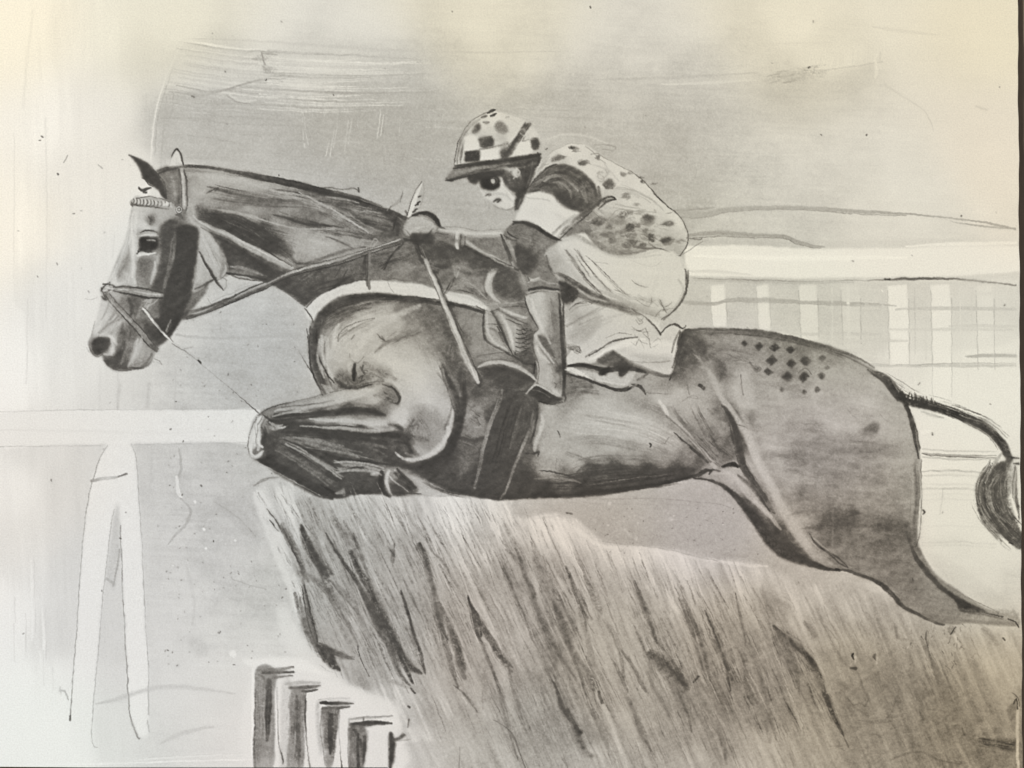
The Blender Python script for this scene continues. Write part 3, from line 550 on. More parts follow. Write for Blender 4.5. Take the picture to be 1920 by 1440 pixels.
# ---------------------------------------------------------------- the row of boards
P("476,1254 560,1248 640,1280 740,1320 752,1380 745,1445 474,1445", 222, .85, 5, .12)
P("452,1240 480,1236 560,1235 620,1270 560,1256 478,1252", 229, .7, 2); S("475,1255 474,1300 473,1440", 3, 231, .8)
G("481,1253 519,1256 515,1300 512,1445 477,1445 478,1330", "485,1270,150 495,1300,140 485,1400,132 510,1300,150 505,1390,150 500,1440,170", 12, .95, 1.5, .4)
S("479,1262 479,1300 478,1340 477,1440", (1, 1.5, 2, 3), (150, 120, 100, 115), .7, .5, .9)
S("485,1256 520,1255 550,1250", (3, 4, 2), 132, .85, .5, .6); S("494,1261 525,1260 552,1260", (3, 3.5, 1.5), 92, .9, .5, .5); S("512,1271 530,1269 548,1267", (3, 2.5, 1.5), 112, .85)
S("504,1276 503,1330 501,1388", (6, 8, 3.5), (100, 78, 96), .92, .5, .5); S("512,1340 508,1390 506,1430", (2, 5, 5), 150, .6, .9, .9)
P("529,1282 546,1278 546,1340 540,1445 525,1445", 196, .8, 2, .4); S("521,1330 522,1390 530,1420 531,1432", (1, 1, 1.5, 1.5), (150, 130, 90, 80), .8); S("519,1290 520,1330", (2, 1), 170, .5)
S("536,1283 560,1280 600,1280", (2, 4, 2), 176, .8); S("545,1291 575,1289 600,1286", (3, 5, 2), 98, .85, .6, .6); S("570,1297 585,1295 596,1293", (3, 3, 1.5), 104, .85)
G("546,1296 572,1294 571,1340 568,1445 539,1445 543,1360", "550,1310,140 562,1320,118 552,1400,140 564,1420,130 545,1440,160", 10, .9, 1.5, .5)
S("557,1305 559,1350 560,1400 561,1436", (4, 7, 6, 3), (90, 110, 92, 120), .85, .7, .6); S("574,1300 572,1335 576,1400 582,1440", (1, 2, 1.2, 1.4), (120, 80, 140, 90), .8)
S("575,1310 573,1330 572,1350", (1, 2.6, 1), 96, .6, .7, .9); P("592,1318 600,1314 600,1340 606,1400 600,1420 592,1360", 158, .5, 2, .5)
S("602,1318 622,1318 658,1319", (4, 4.5, 2), 84, .95, .5, .5); S("605,1329 630,1327 656,1325", (3, 4, 1.5), 104, .9, .5, .5); S("598,1312 625,1310 655,1309", 1.5, 178, .6)
G("603,1330 636,1329 632,1380 622,1436 610,1436 606,1380", "608,1350,132 620,1350,96 632,1345,118 620,1400,104 626,1420,140 612,1410,170", 8, .9, 1.5, .5)
S("620,1340 620,1380 619,1412", (5, 7, 3), 84, .85, .7, .5); S("628,1332 628,1372 624,1425", (1, 3, 1), 110, .6, .8, .9); S("603,1340 604,1380 609,1434", 1, 150, .6); S("635,1340 637,1400 641,1438", (1, .8, 1.6), (180, 170, 84), .8)
S("655,1348 690,1346 735,1343", (3, 3, 2), 180, .7); S("658,1358 690,1357 735,1356", (5, 6, 2), (120, 84, 150), .92, .5, .6); S("682,1354 706,1354 720,1356", (3, 4, 3), 80, .8)
G("656,1362 684,1363 688,1400 680,1445 656,1445 654,1400", "660,1380,120 672,1370,110 682,1380,130 662,1430,128 680,1430,124", 8, .9, 1.5, .5)
S("671,1376 671,1410 673,1445", (3, 4, 4), 72, .85, .7, .5); S("683,1382 684,1400 681,1430", (3, 4, 2), 76, .85); S("664,1369 666,1372", 3, 70, .7); S("653,1365 652,1400 655,1445", 1, 130, .6); S("690,1370 688,1400", 1.5, 170, .5); S("682,1345 681,1352", 1.5, 110, .7)
S("733,1375 735,1395 734,1420 732,1445", (4, 5, 4, 3), (90, 80, 84, 110), .92, .5, .5); S("737,1384 745,1386 760,1378", (2, 4, 3), (140, 104, 140), .8); S("754,1380 758,1378", 3, 80, .85); S("740,1389 760,1388 770,1386", (1, 1.5, 1), 150, .5)
S("767,1350 765,1362", 1.8, 90, .7); S("765,1324 768,1326", 2, 80, .8)
Z(440, 880, .3889)    # brush: broad soft charcoal over the fine hairs
for p, w, t, a in (("230,260 290,370 330,470 330,560", (10, 20, 22, 12), 110, .6), ("320,290 350,370 400,450 440,520", (18, 32, 34, 16), 82, .85), ("440,310 500,410 580,510", (5, 12, 9), 86, .8), ("470,240 520,300 560,360 590,440", (20, 40, 36, 20), 128, .6), ("560,400 640,560 720,720 800,900 860,1030", (20, 36, 44, 34, 10), 84, .85), ("640,560 700,680 760,800 820,930", (12, 22, 24, 12), 80, .6),
    ("330,500 420,560 500,640 560,700", (20, 40, 36, 12), 120, .6), ("500,560 580,660 620,760", (14, 22, 8), 118, .6), ("290,600 320,700 370,820 420,900", (16, 26, 26, 16), 116, .75), ("335,560 370,700 400,830", (5, 9, 8), 74, .8), ("400,850 460,880 480,950", (20, 34, 20), 84, .85), ("460,880 520,905 575,915", (10, 14, 6), 110, .7), ("590,850 600,900 650,1000", 4, 84, .7),
    ("885,365 920,430 950,510", (18, 22, 12), 90, .8), ("840,340 880,440 900,520", (6, 10, 5), 140, .6), ("940,500 980,640 1010,780 1070,1000", (10, 18, 12, 6), 108, .7), ("985,640 1040,760 1080,860 1110,960", (12, 22, 30, 16), 92, .75), ("800,590 850,740 880,840 915,980", (6, 9, 8, 5), 84, .8), ("940,380 1010,460 1070,560 1110,620", (8, 20, 18, 8), 130, .6), ("1125,620 1170,720 1190,800", (8, 16, 10), 84, .85), ("1140,660 1200,780 1260,870 1320,950", (8, 16, 16, 12), 96, .75), ("1180,820 1240,960 1300,1100", (6, 14, 12), 112, .6),
    ("1070,1050 1130,1110 1170,1170", (4, 8, 5), 96, .7), ("520,120 600,250 660,360", (10, 16, 8), 150, .5), ("640,120 760,280 800,380", (6, 12, 8), 140, .5), ("690,920 740,1010 820,1040", (10, 26, 14), 150, .5), ("560,940 600,1030 640,1060", (16, 30, 14), 150, .5), ("800,1040 880,1060 920,1100", (10, 34, 26), 150, .5), ("740,370 770,420 760,450", (5, 9, 5), 96, .7), ("1200,980 1210,1120", (6, 8), 130, .5)):
    s_(p, w, t, a, .9, 1)
Z(900, 900, .375)
for p, w, t, a in (("130,350 200,420 250,540", (10, 22, 12), 116, .6), ("120,440 160,540 200,640", (10, 20, 8), 112, .6), ("200,430 270,600 310,730 400,880 480,1000", (12, 24, 26, 22, 12), 104, .65), ("270,400 340,480 380,600 440,760", (14, 22, 18, 12), 120, .6), ("360,600 420,720 470,860 540,960 570,1050", (14, 26, 30, 28, 16), 100, .65), ("330,820 380,900 350,960", (14, 26, 16), 120, .6), ("430,440 480,580 540,690", (6, 12, 8), 100, .7), ("520,480 570,560 600,650 590,700", (14, 28, 30, 14), 124, .6),
    ("640,740 700,860 720,1000", (8, 18, 12), 120, .6), ("770,510 830,640 880,800", (14, 20, 16), 104, .65), ("800,520 880,640 920,780", (20, 44, 30), 160, .45), ("780,760 850,940 860,1040", (10, 24, 20), 120, .55), ("850,860 930,910 1000,1000 1040,1040", (24, 40, 44, 20), 92, .75), ("740,880 800,1000 840,1080", (8, 16, 10), 118, .55), ("1010,600 1080,740 1130,900 1150,1000", (10, 20, 22, 14), 106, .6), ("1130,670 1200,800 1260,1000", (8, 16, 12), 100, .65), ("1170,560 1230,700 1290,860 1350,1040", (8, 24, 26, 18), 124, .5),
    ("1080,1020 1180,1080 1240,1180", (30, 60, 40), 124, .45), ("370,1010 400,1100 470,1230 520,1340", (12, 22, 26, 18), 92, .7), ("480,1280 520,1360 560,1380", (20, 34, 20), 104, .55), ("560,1150 620,1260 640,1340", (10, 22, 14), 116, .55), ("750,1110 800,1210 850,1340", (22, 20, 10), 124, .6), ("980,1040 1040,1180 1060,1260", (8, 14, 8), 104, .6), ("1180,1200 1220,1320 1230,1420", (16, 26, 14), 124, .5), ("1400,540 1450,660 1470,720", (10, 26, 20), 150, .5), ("1300,760 1380,940 1440,1120 1480,1300", (8, 20, 24, 12), 124, .5), ("0,700 80,860 160,960", (8, 16, 12), 96, .65), ("0,780 80,1000 130,1200 190,1400", (8, 14, 14, 8), 104, .6), ("200,1100 260,1300 300,1430", (10, 22, 14), 136, .45), ("80,1180 160,1340 230,1440", (6, 12, 8), 130, .45)):
    s_(p, w, t, a, .95, 1)
Z(1400, 1040, .2778)
for p, w, t, a in (("180,480 240,560 330,620 420,700 480,800", (10, 30, 44, 40, 20), 98, .65), ("300,600 380,660 460,740 520,860", (20, 26, 26, 14), 84, .7), ("190,540 250,720 330,880 360,960", (12, 24, 18, 10), 128, .5), ("520,880 560,1000 600,1100 660,1220", (10, 16, 14, 6), 84, .7), ("160,260 220,340 200,440", (14, 44, 26), 150, .55), ("400,460 440,510 480,560", (16, 34, 22), 146, .6), ("1200,600 1270,740 1330,880 1400,1060 1440,1180", (10, 24, 44, 44, 20), 138, .6), ("1110,790 1150,900 1180,1050 1200,1110", (16, 36, 26, 10), 140, .55), ("860,790 900,850 960,910", (8, 22, 14), 136, .55), ("640,870 720,900 780,960 840,900", (20, 40, 40, 24), 146, .5), ("810,400 870,480 900,620 960,760", (22, 34, 30, 12), 160, .45), ("0,780 60,960 140,1180 160,1260", (14, 34, 40, 26), 124, .5), ("60,600 140,760 180,980", (14, 30, 24), 134, .45), ("380,1170 400,1260 450,1340", (14, 20, 12), 140, .5), ("1380,740 1460,860 1560,1000", (20, 60, 50), 160, .4), ("400,1060 540,1090 640,1080", (20, 34, 16), 150, .45)):
    s_(p, w, t, a, .95, 1)
# dense middle tones of the brush
for o_, t_, n_h, ln_, w_, sd in (("530,960 640,960 760,1020 800,1240 700,1240 600,1180 560,1070", 104, 150, (24, 90), 2.6, 51), ("780,1000 930,1010 960,1240 900,1300 820,1240", 120, 80, (24, 90), 2.4, 52), ("940,1010 1040,1050 1140,1270 1110,1380 1000,1320", 108, 130, (30, 100), 2.8, 53), ("1180,1080 1280,1120 1400,1280 1330,1330 1230,1290", 116, 110, (30, 90), 2.6, 54), ("1420,1150 1520,1200 1560,1330 1400,1330", 120, 70, (24, 70), 2.6, 55), ("820,1180 1080,1300 1080,1430 940,1420", 132, 80, (24, 70), 2.4, 56), ("1600,1150 1830,1210 1860,1380 1640,1360", 142, 80, (20, 60), 3, 57)):
    HT(o_, 65, ln_, t_, n_h, .42, w_, 20, 5, 1, .07, sd)
# boards: squared heads and shadowed recesses
Z(440, 1200, .2708)
for q in ("152,196 415,186 400,232 385,262 285,262 275,420 262,700 240,886 140,886 148,500", "372,300 595,308 570,352 490,368 480,700 470,886 345,886 365,560"):
    p_(q, 168, .35, 8, .8, False)
b_("180,280 180,600 170,880", 26, 120, 30, .5, 5, (.2, .5)); b_("240,290 232,500 225,680", 16, 84, 18, .6, 5, (.2, .6)); s_("160,205 300,205 410,190", (10, 12, 6), 140, .6); s_("190,230 300,228 400,226", (8, 9, 5), 96, .7); s_("165,240 200,260 215,330", (10, 16, 10), 120, .6)
b_("430,380 430,600 430,860", 34, 104, 36, .55, 5, (.2, .5)); b_("390,380 380,600", 20, 140, 12, .5, 5); s_("380,330 480,330 590,318", (14, 15, 8), 110, .65); s_("470,355 560,352", 10, 100, .6)
b_("655,500 660,650 660,840", 30, 92, 30, .55, 5, (.2, .5)); s_("600,440 700,436 820,440", (12, 15, 8), 80, .8); s_("610,470 700,468 790,465", (12, 13, 8), 100, .7); s_("600,500 595,640 625,840", 4, 130, .6)
b_("850,600 860,700 850,860", 44, 100, 36, .55, 5, (.2, .5)); s_("795,545 900,535 1100,528", (8, 9, 5), 150, .7); s_("800,580 900,580 1030,572 1090,578", (14, 18, 16, 6), 90, .8); s_("790,560 800,700 800,860", (10, 14, 10), 128, .6); s_("870,690 880,740", 14, 74, .7)
p_("1065,640 1095,640 1110,690 1120,720 1105,850 1090,886 1068,886 1062,760", 84, .8, 5, .5, False); s_("1090,690 1130,680 1170,655", (6, 14, 14), 104, .75)
LIFT = 13
# ---------------------------------------------------------------- the horse
BODY = "575,574 582,600 580,640 588,690 604,735 640,760 740,770 720,830 700,880 760,893 800,902 840,920 880,931 920,936 940,939 985,936 1040,934 1110,930 1180,921 1250,908 1300,897 1330,900 1365,918 1400,945 1430,975 1455,1008 1490,1040 1520,1056 1560,1068 1605,1074 1640,1088 1675,1116 1700,1142 1740,1162 1775,1172 1830,1168 1870,1174 1909,1172 1909,1158 1860,1146 1820,1124 1785,1100 1752,1074 1730,1040 1720,1010 1722,960 1727,900 1724,850 1716,800 1706,770 1690,735 1665,706 1630,688 1590,664 1540,648 1480,632 1420,620 1340,618 1285,618 1262,625 1240,645 1190,650 1000,560 940,470 860,440 800,420 770,412 740,398 700,380 650,366 620,362 580,352 540,342 500,334 460,326 420,320 380,313 340,310 300,316 296,340 310,375 330,400 352,440 366,470 374,508 400,526 424,518 445,515 476,522 505,533 530,545 552,558 568,572"
G(BODY, """310,330,128 325,350,120 345,330,150 330,370,130 400,330,180 440,335,172 480,345,165 540,360,150 600,380,140 660,390,125 710,400,120 740,415,112
360,390,165 375,360,165 400,365,140 430,370,130 480,375,112 440,385,120 510,380,118 560,370,135 600,400,108 640,390,110 520,402,125 470,398,150 430,400,130 390,385,150
380,412,110 410,408,95 430,412,75 460,425,78 500,425,85 520,410,130 560,410,115 590,425,100 540,440,130 570,440,150 600,440,150 640,435,135 680,440,130 720,440,118 500,455,82 530,460,125 560,455,150 590,465,172 620,460,165 660,455,150 700,452,135
610,425,135 640,420,112 680,420,104 730,430,92 545,490,140 580,490,140 610,480,155 640,475,150 415,450,78 440,465,76 430,490,88 470,490,86 440,505,150 470,505,95 500,515,82 530,520,76 560,520,95 580,530,88 600,520,92 560,550,80 575,565,80 620,515,108 650,500,110 680,495,105
640,530,92 670,510,100 700,510,118 730,500,122 760,500,130 750,520,132 790,510,122 720,480,105 770,480,96 800,470,82 830,470,80 860,480,86 840,500,110 870,510,130 900,490,112 920,480,106 960,500,108 860,540,128 900,540,135 880,520,140 920,520,105 980,520,110
600,620,110 610,640,165 625,660,178 640,640,182 660,620,178 690,600,170 720,590,160 760,580,120 740,610,172 700,640,182 670,660,185 650,690,180 620,700,165 620,600,120 650,580,100 690,575,135 800,590,112 840,600,100 770,620,140 800,640,138 720,660,176 760,660,160 740,690,186 780,690,186 700,690,175 680,700,140 790,720,194 820,700,170 840,660,120 860,680,98 870,640,98 800,740,188 760,740,185 830,760,175 800,790,155 780,800,145 810,820,160 780,840,165 750,830,128 845,740,150 855,720,110
880,600,130 900,620,138 880,580,125 920,600,140 940,640,130 920,660,136 900,650,140 870,720,92 890,740,88 900,700,100 950,700,80 980,720,90
880,780,140 890,790,138 870,800,118 860,830,92 840,860,82 820,880,76 880,840,95 900,760,110 870,870,95 890,900,80 850,900,78
920,780,84 950,800,80 920,860,74 900,900,72 960,870,78 940,920,76 980,790,108 1000,770,120 990,840,92 980,900,74
1030,740,118 1060,760,140 1030,770,165 1040,800,168 1080,780,178 1120,760,182 1140,790,188 1200,790,182 1150,820,182 1220,820,176 1260,830,160 1080,830,172 1030,840,165 1030,870,150 1080,860,160 1120,850,158 1180,850,150 1240,855,135 1290,860,115 1310,870,90 1060,890,108 1110,880,82 1160,880,80 1220,885,74 1280,885,72 1020,920,72 1100,910,72 1180,905,76 1250,900,80
1070,720,110 1120,740,150 1180,740,158 1100,720,128 1220,720,152 1250,720,140 1200,760,160 1240,770,165 1270,790,150 1290,760,170 1270,740,182 1240,750,185 1300,740,160 1320,770,165 1310,800,140 1330,830,130 1350,800,140 1350,770,120 1365,780,95 1340,850,128 1360,850,110 1375,830,90
1270,640,90 1265,690,98 1290,650,100 1300,690,120 1285,710,130 1320,640,125 1340,660,125 1380,640,140 1360,700,125 1330,700,142 1340,720,150 1380,680,140 1420,650,128 1460,645,122 1500,655,122 1560,670,128 1620,690,140 1400,700,160 1390,740,176 1420,700,150 1430,730,152 1460,680,130 1480,700,125 1520,690,142 1560,700,158 1600,700,165 1640,720,160 1670,740,150 1500,730,140 1470,750,148 1540,740,158 1590,740,164 1640,760,166 1680,770,160 1450,780,150 1500,780,142 1560,780,160 1600,790,158 1650,800,160 1690,810,168 1700,850,158 1440,820,150 1480,820,136 1540,830,130 1590,830,132 1640,840,136 1680,850,140 1630,805,125
1450,870,145 1490,860,124 1540,870,126 1600,870,130 1650,880,130 1700,890,140 1470,900,145 1520,910,130 1580,915,122 1640,920,132 1700,930,138 1480,950,140 1520,950,124 1580,950,122 1620,950,128 1670,940,130 1710,960,138
1500,980,150 1530,985,120 1560,975,100 1590,960,104 1620,975,118 1600,995,105 1660,985,100 1700,990,112 1520,1020,140 1560,1010,110 1600,1020,114 1640,1010,104 1690,1010,108 1540,1045,130 1580,1040,118 1640,1040,110 1690,1040,112 1700,1070,118 1660,1070,114 1620,1070,118 1700,1100,120 1740,1090,134 1720,1130,128 1760,1120,134 1780,1140,136 1740,1150,126 1800,1150,140 1850,1160,150 1900,1165,158
1410,940,95 1430,920,140 1400,900,160 1380,890,168 1450,960,130 1470,1000,90 1500,1040,85 1330,885,150""", 9, 1, 1.3, .1)
y0, y1, x0, x1, mk = polymask(BODY, True, 2)
k_ = mk * np.clip((T[y0:y1, x0:x1] - 55) / 60, 0, 1)
T[y0:y1, x0:x1] += LIFT * mk * np.sin(np.clip((T[y0:y1, x0:x1] - 62) / 138, 0, 1) * 3.1416)
T[y0:y1, x0:x1] += k_ * ((dirnoise(12, 50, 6, 71, 3)[y0:y1, x0:x1] - .5) * 15 + BLOT[y0:y1, x0:x1] * 6 + GRAIN[y0:y1, x0:x1] * 3.5)
rp = polymask("1380,760 1440,700 1600,740 1700,800 1722,900 1720,1000 1640,1100 1540,1060 1480,960 1430,860", True, 14)
y0, y1, x0, x1, mk = rp
T[y0:y1, x0:x1] += mk * ((dirnoise(4, 60, 13, 77, 4)[y0:y1, x0:x1] - .5) * 40 + (dirnoise(80, 50, 14, 79, 3)[y0:y1, x0:x1] - .5) * 16)
# neck: streaks of muscle
for p, w, t, n in (("375,322 430,330 500,345 570,362 640,380 700,400", 10, 185, 26), ("380,345 430,352 500,366 560,380 620,395", 10, 170, 24), ("395,352 440,362 480,372 520,380", 9, 98, 26), ("410,372 460,378 520,382 580,385 640,395", 8, 108, 26),
    ("500,352 560,362 620,374 690,388 740,402", 8, 92, 40), ("560,372 620,395 670,420 720,445", 9, 158, 26), ("520,402 560,415 600,425 650,432", 7, 84, 26), ("400,395 450,400 500,410 540,420", 8, 140, 18),
    ("372,405 400,410 440,410 480,430 520,440 560,450", 10, 78, 40), ("400,425 440,440 480,455 520,470 545,490", 10, 72, 40), ("560,440 600,450 640,452 700,458 740,460", 12, 165, 30), ("540,470 580,478 620,482", 12, 165, 22),
    ("600,430 660,440 700,448 740,452", 7, 96, 22), ("640,412 690,420 740,432", 8, 84, 26), ("660,388 700,398 740,410 760,420", 8, 88, 24), ("530,480 560,500 600,500 640,490", 8, 108, 22), ("680,395 720,402 750,420", 6, 140, 14),
    ("480,435 520,455 560,470", 9, 92, 22), ("425,460 470,490 520,520 560,548", 10, 74, 36), ("560,520 600,505 660,490 720,475", 9, 92, 26), ("570,560 600,540 640,530 680,525", 9, 78, 30), ("600,520 650,505 700,495", 8, 120, 18)):
    B(p, w, t, n, .5, 1.5)
P("368,400 385,406 405,404 425,398 440,405 455,418 480,424 500,428 505,436 520,444 545,460 552,478 540,486 510,474 480,456 455,444 425,434 400,424 380,414", 74, .6, 3, .5)
P("413,446 440,462 480,486 510,504 536,526 520,528 490,518 470,512 440,516 428,514 424,490", 78, .7, 3, .4)
P("427,508 450,504 476,514 470,520 440,514", 152, .6, 2.5, .4)
P("520,532 560,516 610,500 660,494 690,500 682,522 640,540 606,560 576,575 556,556", 84, .5, 3, .4)
S("425,512 450,522 490,526 520,536 548,556 572,574", (1, 2, 2, 3, 3, 2), 86, .7, .6, .5); S("440,545 460,538 482,532", .7, 150, .5, .6, .8)
S("388,362 410,352 404,358", 1.5, 92, .6)
# crest line
S("296,320 320,314 350,311 380,313 420,318 470,328 520,338 560,346 610,360 640,370 690,384 740,400 765,412", (3, 3.5, 3.5, 4, 4, 5, 7, 8, 7, 6, 5, 5, 5), (88, 78, 76, 82, 84, 86, 92, 96, 90, 84, 84, 80, 74), .85, .6, .5)
B("420,320 480,331 540,343 600,358 660,372 720,392", 6, 76, 46, .7, 1.3); B("300,322 340,320 400,326 460,336", 4, 120, 12, .4, 1.2)
S("598,352 620,352 640,356 662,352 672,360", (1, 1.2, 1, 1.4, 1), 84, .75, .5, .4); S("672,352 672,360", 1.4, 70, .8); S("470,312 540,320 600,330", (1, 2, 1), 176, .6, .8, .8)
S("440,338 500,352 560,375 620,402 680,432", (1, 2, 1.5, 1.5, 1), 182, .4, .7, .7)
B("552,355 580,372 610,392 650,415 700,440", 5, 172, 10, .5, 1.2)
# head
P("297,322 318,316 338,316 340,350 340,385 332,395 320,385 312,372 302,350", 112, .7, 1.5, .3); S("322,326 322,350 328,375", (4, 6, 3), 148, .5, .9, .5); S("335,325 336,380", 1.2, 84, .6)
HEAD = "250,372 262,368 300,378 330,388 352,400 372,418 390,432 405,455 420,480 427,500 422,516 410,524 396,530 385,548 360,580 340,602 325,625 312,640 298,650 292,662 284,680 270,690 245,694 225,694 205,688 194,676 190,664 176,664 168,654 165,642 172,628 180,605 187,575 192,548 200,530 212,505 222,480 234,452 240,425 244,400"
G(HEAD, """255,390,200 250,420,205 262,400,196 275,395,190 300,392,185 320,400,170 300,410,178 285,412,140 270,425,205 290,430,190 310,425,165 325,420,110 252,450,200 245,470,212 238,490,205 228,520,205 215,530,208 240,465,190
236,490,175 242,490,160 238,500,180 230,520,190 255,480,196 250,500,200 252,530,190 262,440,170 275,455,80 300,455,110 312,440,90 268,485,150 270,510,128 280,520,140 262,530,150 285,495,130 292,515,180 298,490,180 305,470,150 305,440,110
312,470,85 312,500,82 305,520,88 298,540,92 322,470,110 325,500,88 340,430,85 345,470,72 350,510,70 340,550,72 330,590,72 320,600,72 310,570,84 320,620,80 305,640,92 300,625,84
350,420,140 365,400,160 372,430,185 385,450,185 400,470,180 410,495,175 415,510,170 395,500,185 380,480,178 370,500,175 378,520,178 390,520,165 365,540,150 372,545,120 358,560,110 350,580,95
200,560,200 195,590,205 188,620,205 205,580,185 215,560,175 215,600,200 200,620,180 205,635,210 215,650,150 220,610,170 230,590,160 235,570,130 245,570,110 260,565,105 275,570,140 285,560,130 240,600,145 250,610,110 265,600,120 280,600,140 262,620,120 275,625,95 290,630,92
190,645,80 175,650,150 205,660,130 225,640,160 235,625,110 240,650,165 225,665,95 210,680,95 235,680,90 250,670,150 262,650,180 270,665,170 280,650,150 255,685,120 270,682,140 285,665,160""", 6, 1, 1.3, .1)
B("243,500 240,520 230,560 215,600", 6, 170, 12, .4, 1.3); B("247,400 244,440 232,480 215,525", 4, 215, 14, .6, 1.5)
S("250,375 246,400 243,430 238,458 225,490 212,520 204,536", (1, .7, .8, .7, .7, .8, .8), (180, 176, 190, 180, 170, 178, 150), .6)
S("246,420 250,470 248,520", (2, 3.5, 3), 218, .75, .8, .3); P("240,464 243,490 240,520 222,532 218,525 230,495", 168, .55, 2.5, .5); S("241,460 238,485 222,520", 1.1, 140, .5)
S("284,404 288,412 284,420", (3, 7, 5), 118, .75, .8, .4); S("290,405 294,414 288,424", (1, 1.5, 1), 172, .7); S("281,404 278,412 280,420", 1.4, 150, .6)
P("288,396 310,400 320,410 306,424 296,418", 176, .5, 3, .4); P("302,422 318,412 330,406 330,425 322,440 308,446", 95, .6, 2.5, .4)
S("263,436 272,432 284,432 296,436 302,440", (1, 1.8, 1.6, 1.2, 1), (120, 92, 110, 130, 150), .8, .6, .4); S("264,443 278,440 294,441", (1.5, 3, 2), 206, .75, .7, .3)
P("262,447 280,444 297,448 301,458 298,467 285,470 270,468 263,470 259,462", 78, .85, 1.5, .3); P("270,450 290,449 296,457 290,466 274,466", 58, .85, 1.5, .2)
S("276,452 283,451 289,453", (1.5, 2.8, 1.5), 205, .9, .6, .2); S("262,450 262,466", 1.2, 105, .7); S("259,471 262,466 272,469 284,470", 1.5, 74, .8); S("260,477 272,475 284,474 293,475", (1.5, 3, 2.5, 1.5), 214, .8, .7, .2); S("300,448 310,462 302,480", 1.2, 170, .4)
S("262,484 258,500 257,520 259,536", (1, 1, 1, 1), 120, .6, .6, .5); P("259,488 270,482 284,484 285,505 280,535 262,537 257,510", 132, .55, 3, .5); B("268,485 268,510 264,535", 7, 116, 14, .5, 1.4)
S("290,490 292,510 290,528 286,536", (2, 4, 4, 2), 192, .7, .8, .4); S("302,480 300,500 296,520", (2, 3, 2), 165, .6, .8, .4)
P("303,427 326,412 330,440 326,480 314,510 304,540 290,560 284,548 294,520 303,480 304,450", 84, .8, 2.5, .35)
P("331,425 350,422 370,432 371,470 364,510 356,560 346,585 333,606 318,628 303,636 296,620 300,590 308,550 320,500 326,460", 72, .92, 2, .25)
B("326,440 322,480 314,520 306,560", 5, 118, 16, .5, 1.6); S("330,430 326,460 323,490 316,520", (1, 2, 2, 1), 128, .55, .8, .5); B("345,430 345,500 335,580", 12, 84, 24, .35, 2); B("355,440 354,500 340,570", 10, 62, 20, .35, 2)
S("333,428 350,424 368,432 371,444", (2, 2.5, 2, 1.5), 74, .8); S("340,400 350,408 352,424", (3, 5, 3), 128, .6, .8, .4)
P("352,398 362,408 372,424 382,440 378,452 372,436 362,424 352,418", 188, .7, 2, .3)
P("374,428 392,436 408,462 424,490 426,508 412,522 400,510 388,488 376,468 372,450", 184, .75, 2, .25); B("380,440 394,470 408,500 416,516", 5, 150, 14, .5, 1.3); S("376,440 392,472 404,500", (2, 4, 2), 200, .5, .8, .4)
S("400,470 415,492 420,506", (2, 4, 2), 150, .5); S("424,492 427,506 418,520 405,526", 1, 110, .5)
P("366,488 380,488 392,504 402,522 390,534 372,545 360,548 358,530", 178, .65, 2.5, .3); S("358,552 372,548 390,532 398,526", 1.6, 100, .6)
B("365,552 380,545 395,533", 4, 120, 10, .5, 1.3); P("350,560 372,552 390,545 372,568 352,592 340,602", 112, .6, 2.5, .5)
S("352,552 358,540 366,520 368,500", 1, 130, .5)
# muzzle
P("203,540 215,556 205,580 196,600 186,625 176,640 178,612 188,580 194,556", 206, .6, 2, .3)
S("222,568 210,590 200,606", (1, 2.5, 1.2), 165, .6); S("232,590 215,606 198,620 186,625", (2, 3, 2, 1.4), (118, 150, 160, 130), .7, .7, .5); S("238,570 222,580 206,600", (2, 3, 2), 150, .6); S("235,600 215,612 206,624", (2, 4, 2), 200, .6, .8)
S("192,630 205,630 216,640 222,652 226,640", (2, 4, 4, 3, 1), 208, .85, .7, .2); P("206,652 216,650 220,658 212,668 202,664", 205, .8, 2, .2)
P("171,650 174,638 186,632 200,632 208,638 206,650 200,658 190,662 184,668 176,664", 78, .92, 1.3, .25); P("184,636 200,636 204,646 194,655 184,650", 92, .5, 2, .4); S("168,652 174,664 184,669 192,664", 1.3, 90, .7); S("190,658 200,655 206,648", 1, 120, .6)
S("208,636 213,645 212,655", 1.1, 104, .7); S("226,632 226,645 222,655", 1.1, 150, .5)
P("192,668 206,670 218,662 226,648 232,630 240,618 246,640 240,664 232,686 214,690 200,684", 98, .8, 2.5, .35); B("238,620 232,650 222,682", 8, 84, 18, .5, 1.5); B("250,622 246,650 236,685", 5, 130, 14, .5, 1.4)
S("240,632 238,650 230,672", (1, 2.5, 1.5), 165, .5, .8, .5)
P("256,640 264,640 272,655 284,668 282,682 262,690 244,692 240,686 250,668", 168, .75, 2, .25); S("258,636 254,660 240,688", (2, 4, 2), 192, .7, .8, .3); S("244,690 262,690 278,684 285,672", (2, 2.5, 2, 1), (84, 92, 120, 130), .7, .6, .4); S("250,684 268,678 280,672", (1, 3, 1), 130, .5, .8, .5)
S("196,676 206,688 224,695 246,694", (1.4, 2, 1.6, 1.5), 80, .8, .6, .3); S("286,660 285,672 278,686", .8, 140, .6); S("284,678 296,680 303,683", .9, 175, .6)
P("240,560 262,556 280,560 296,566 298,600 288,612 262,600 246,590", 118, .5, 3, .5); P("243,560 256,560 262,580 256,596 246,584", 96, .6, 2.5, .4); S("268,565 282,562 275,580", (1.5, 4, 2), 184, .7, .8, .3); S("262,590 266,582 272,590", 1.2, 84, .6)
P("288,600 312,600 320,610 306,632 298,640 290,625", 78, .8, 2, .3); P("276,618 292,622 300,640 294,654 284,640", 92, .75, 2, .3); S("302,606 318,600 320,612 310,626", 1, 170, .6); S("310,602 322,606", 1, 200, .6)
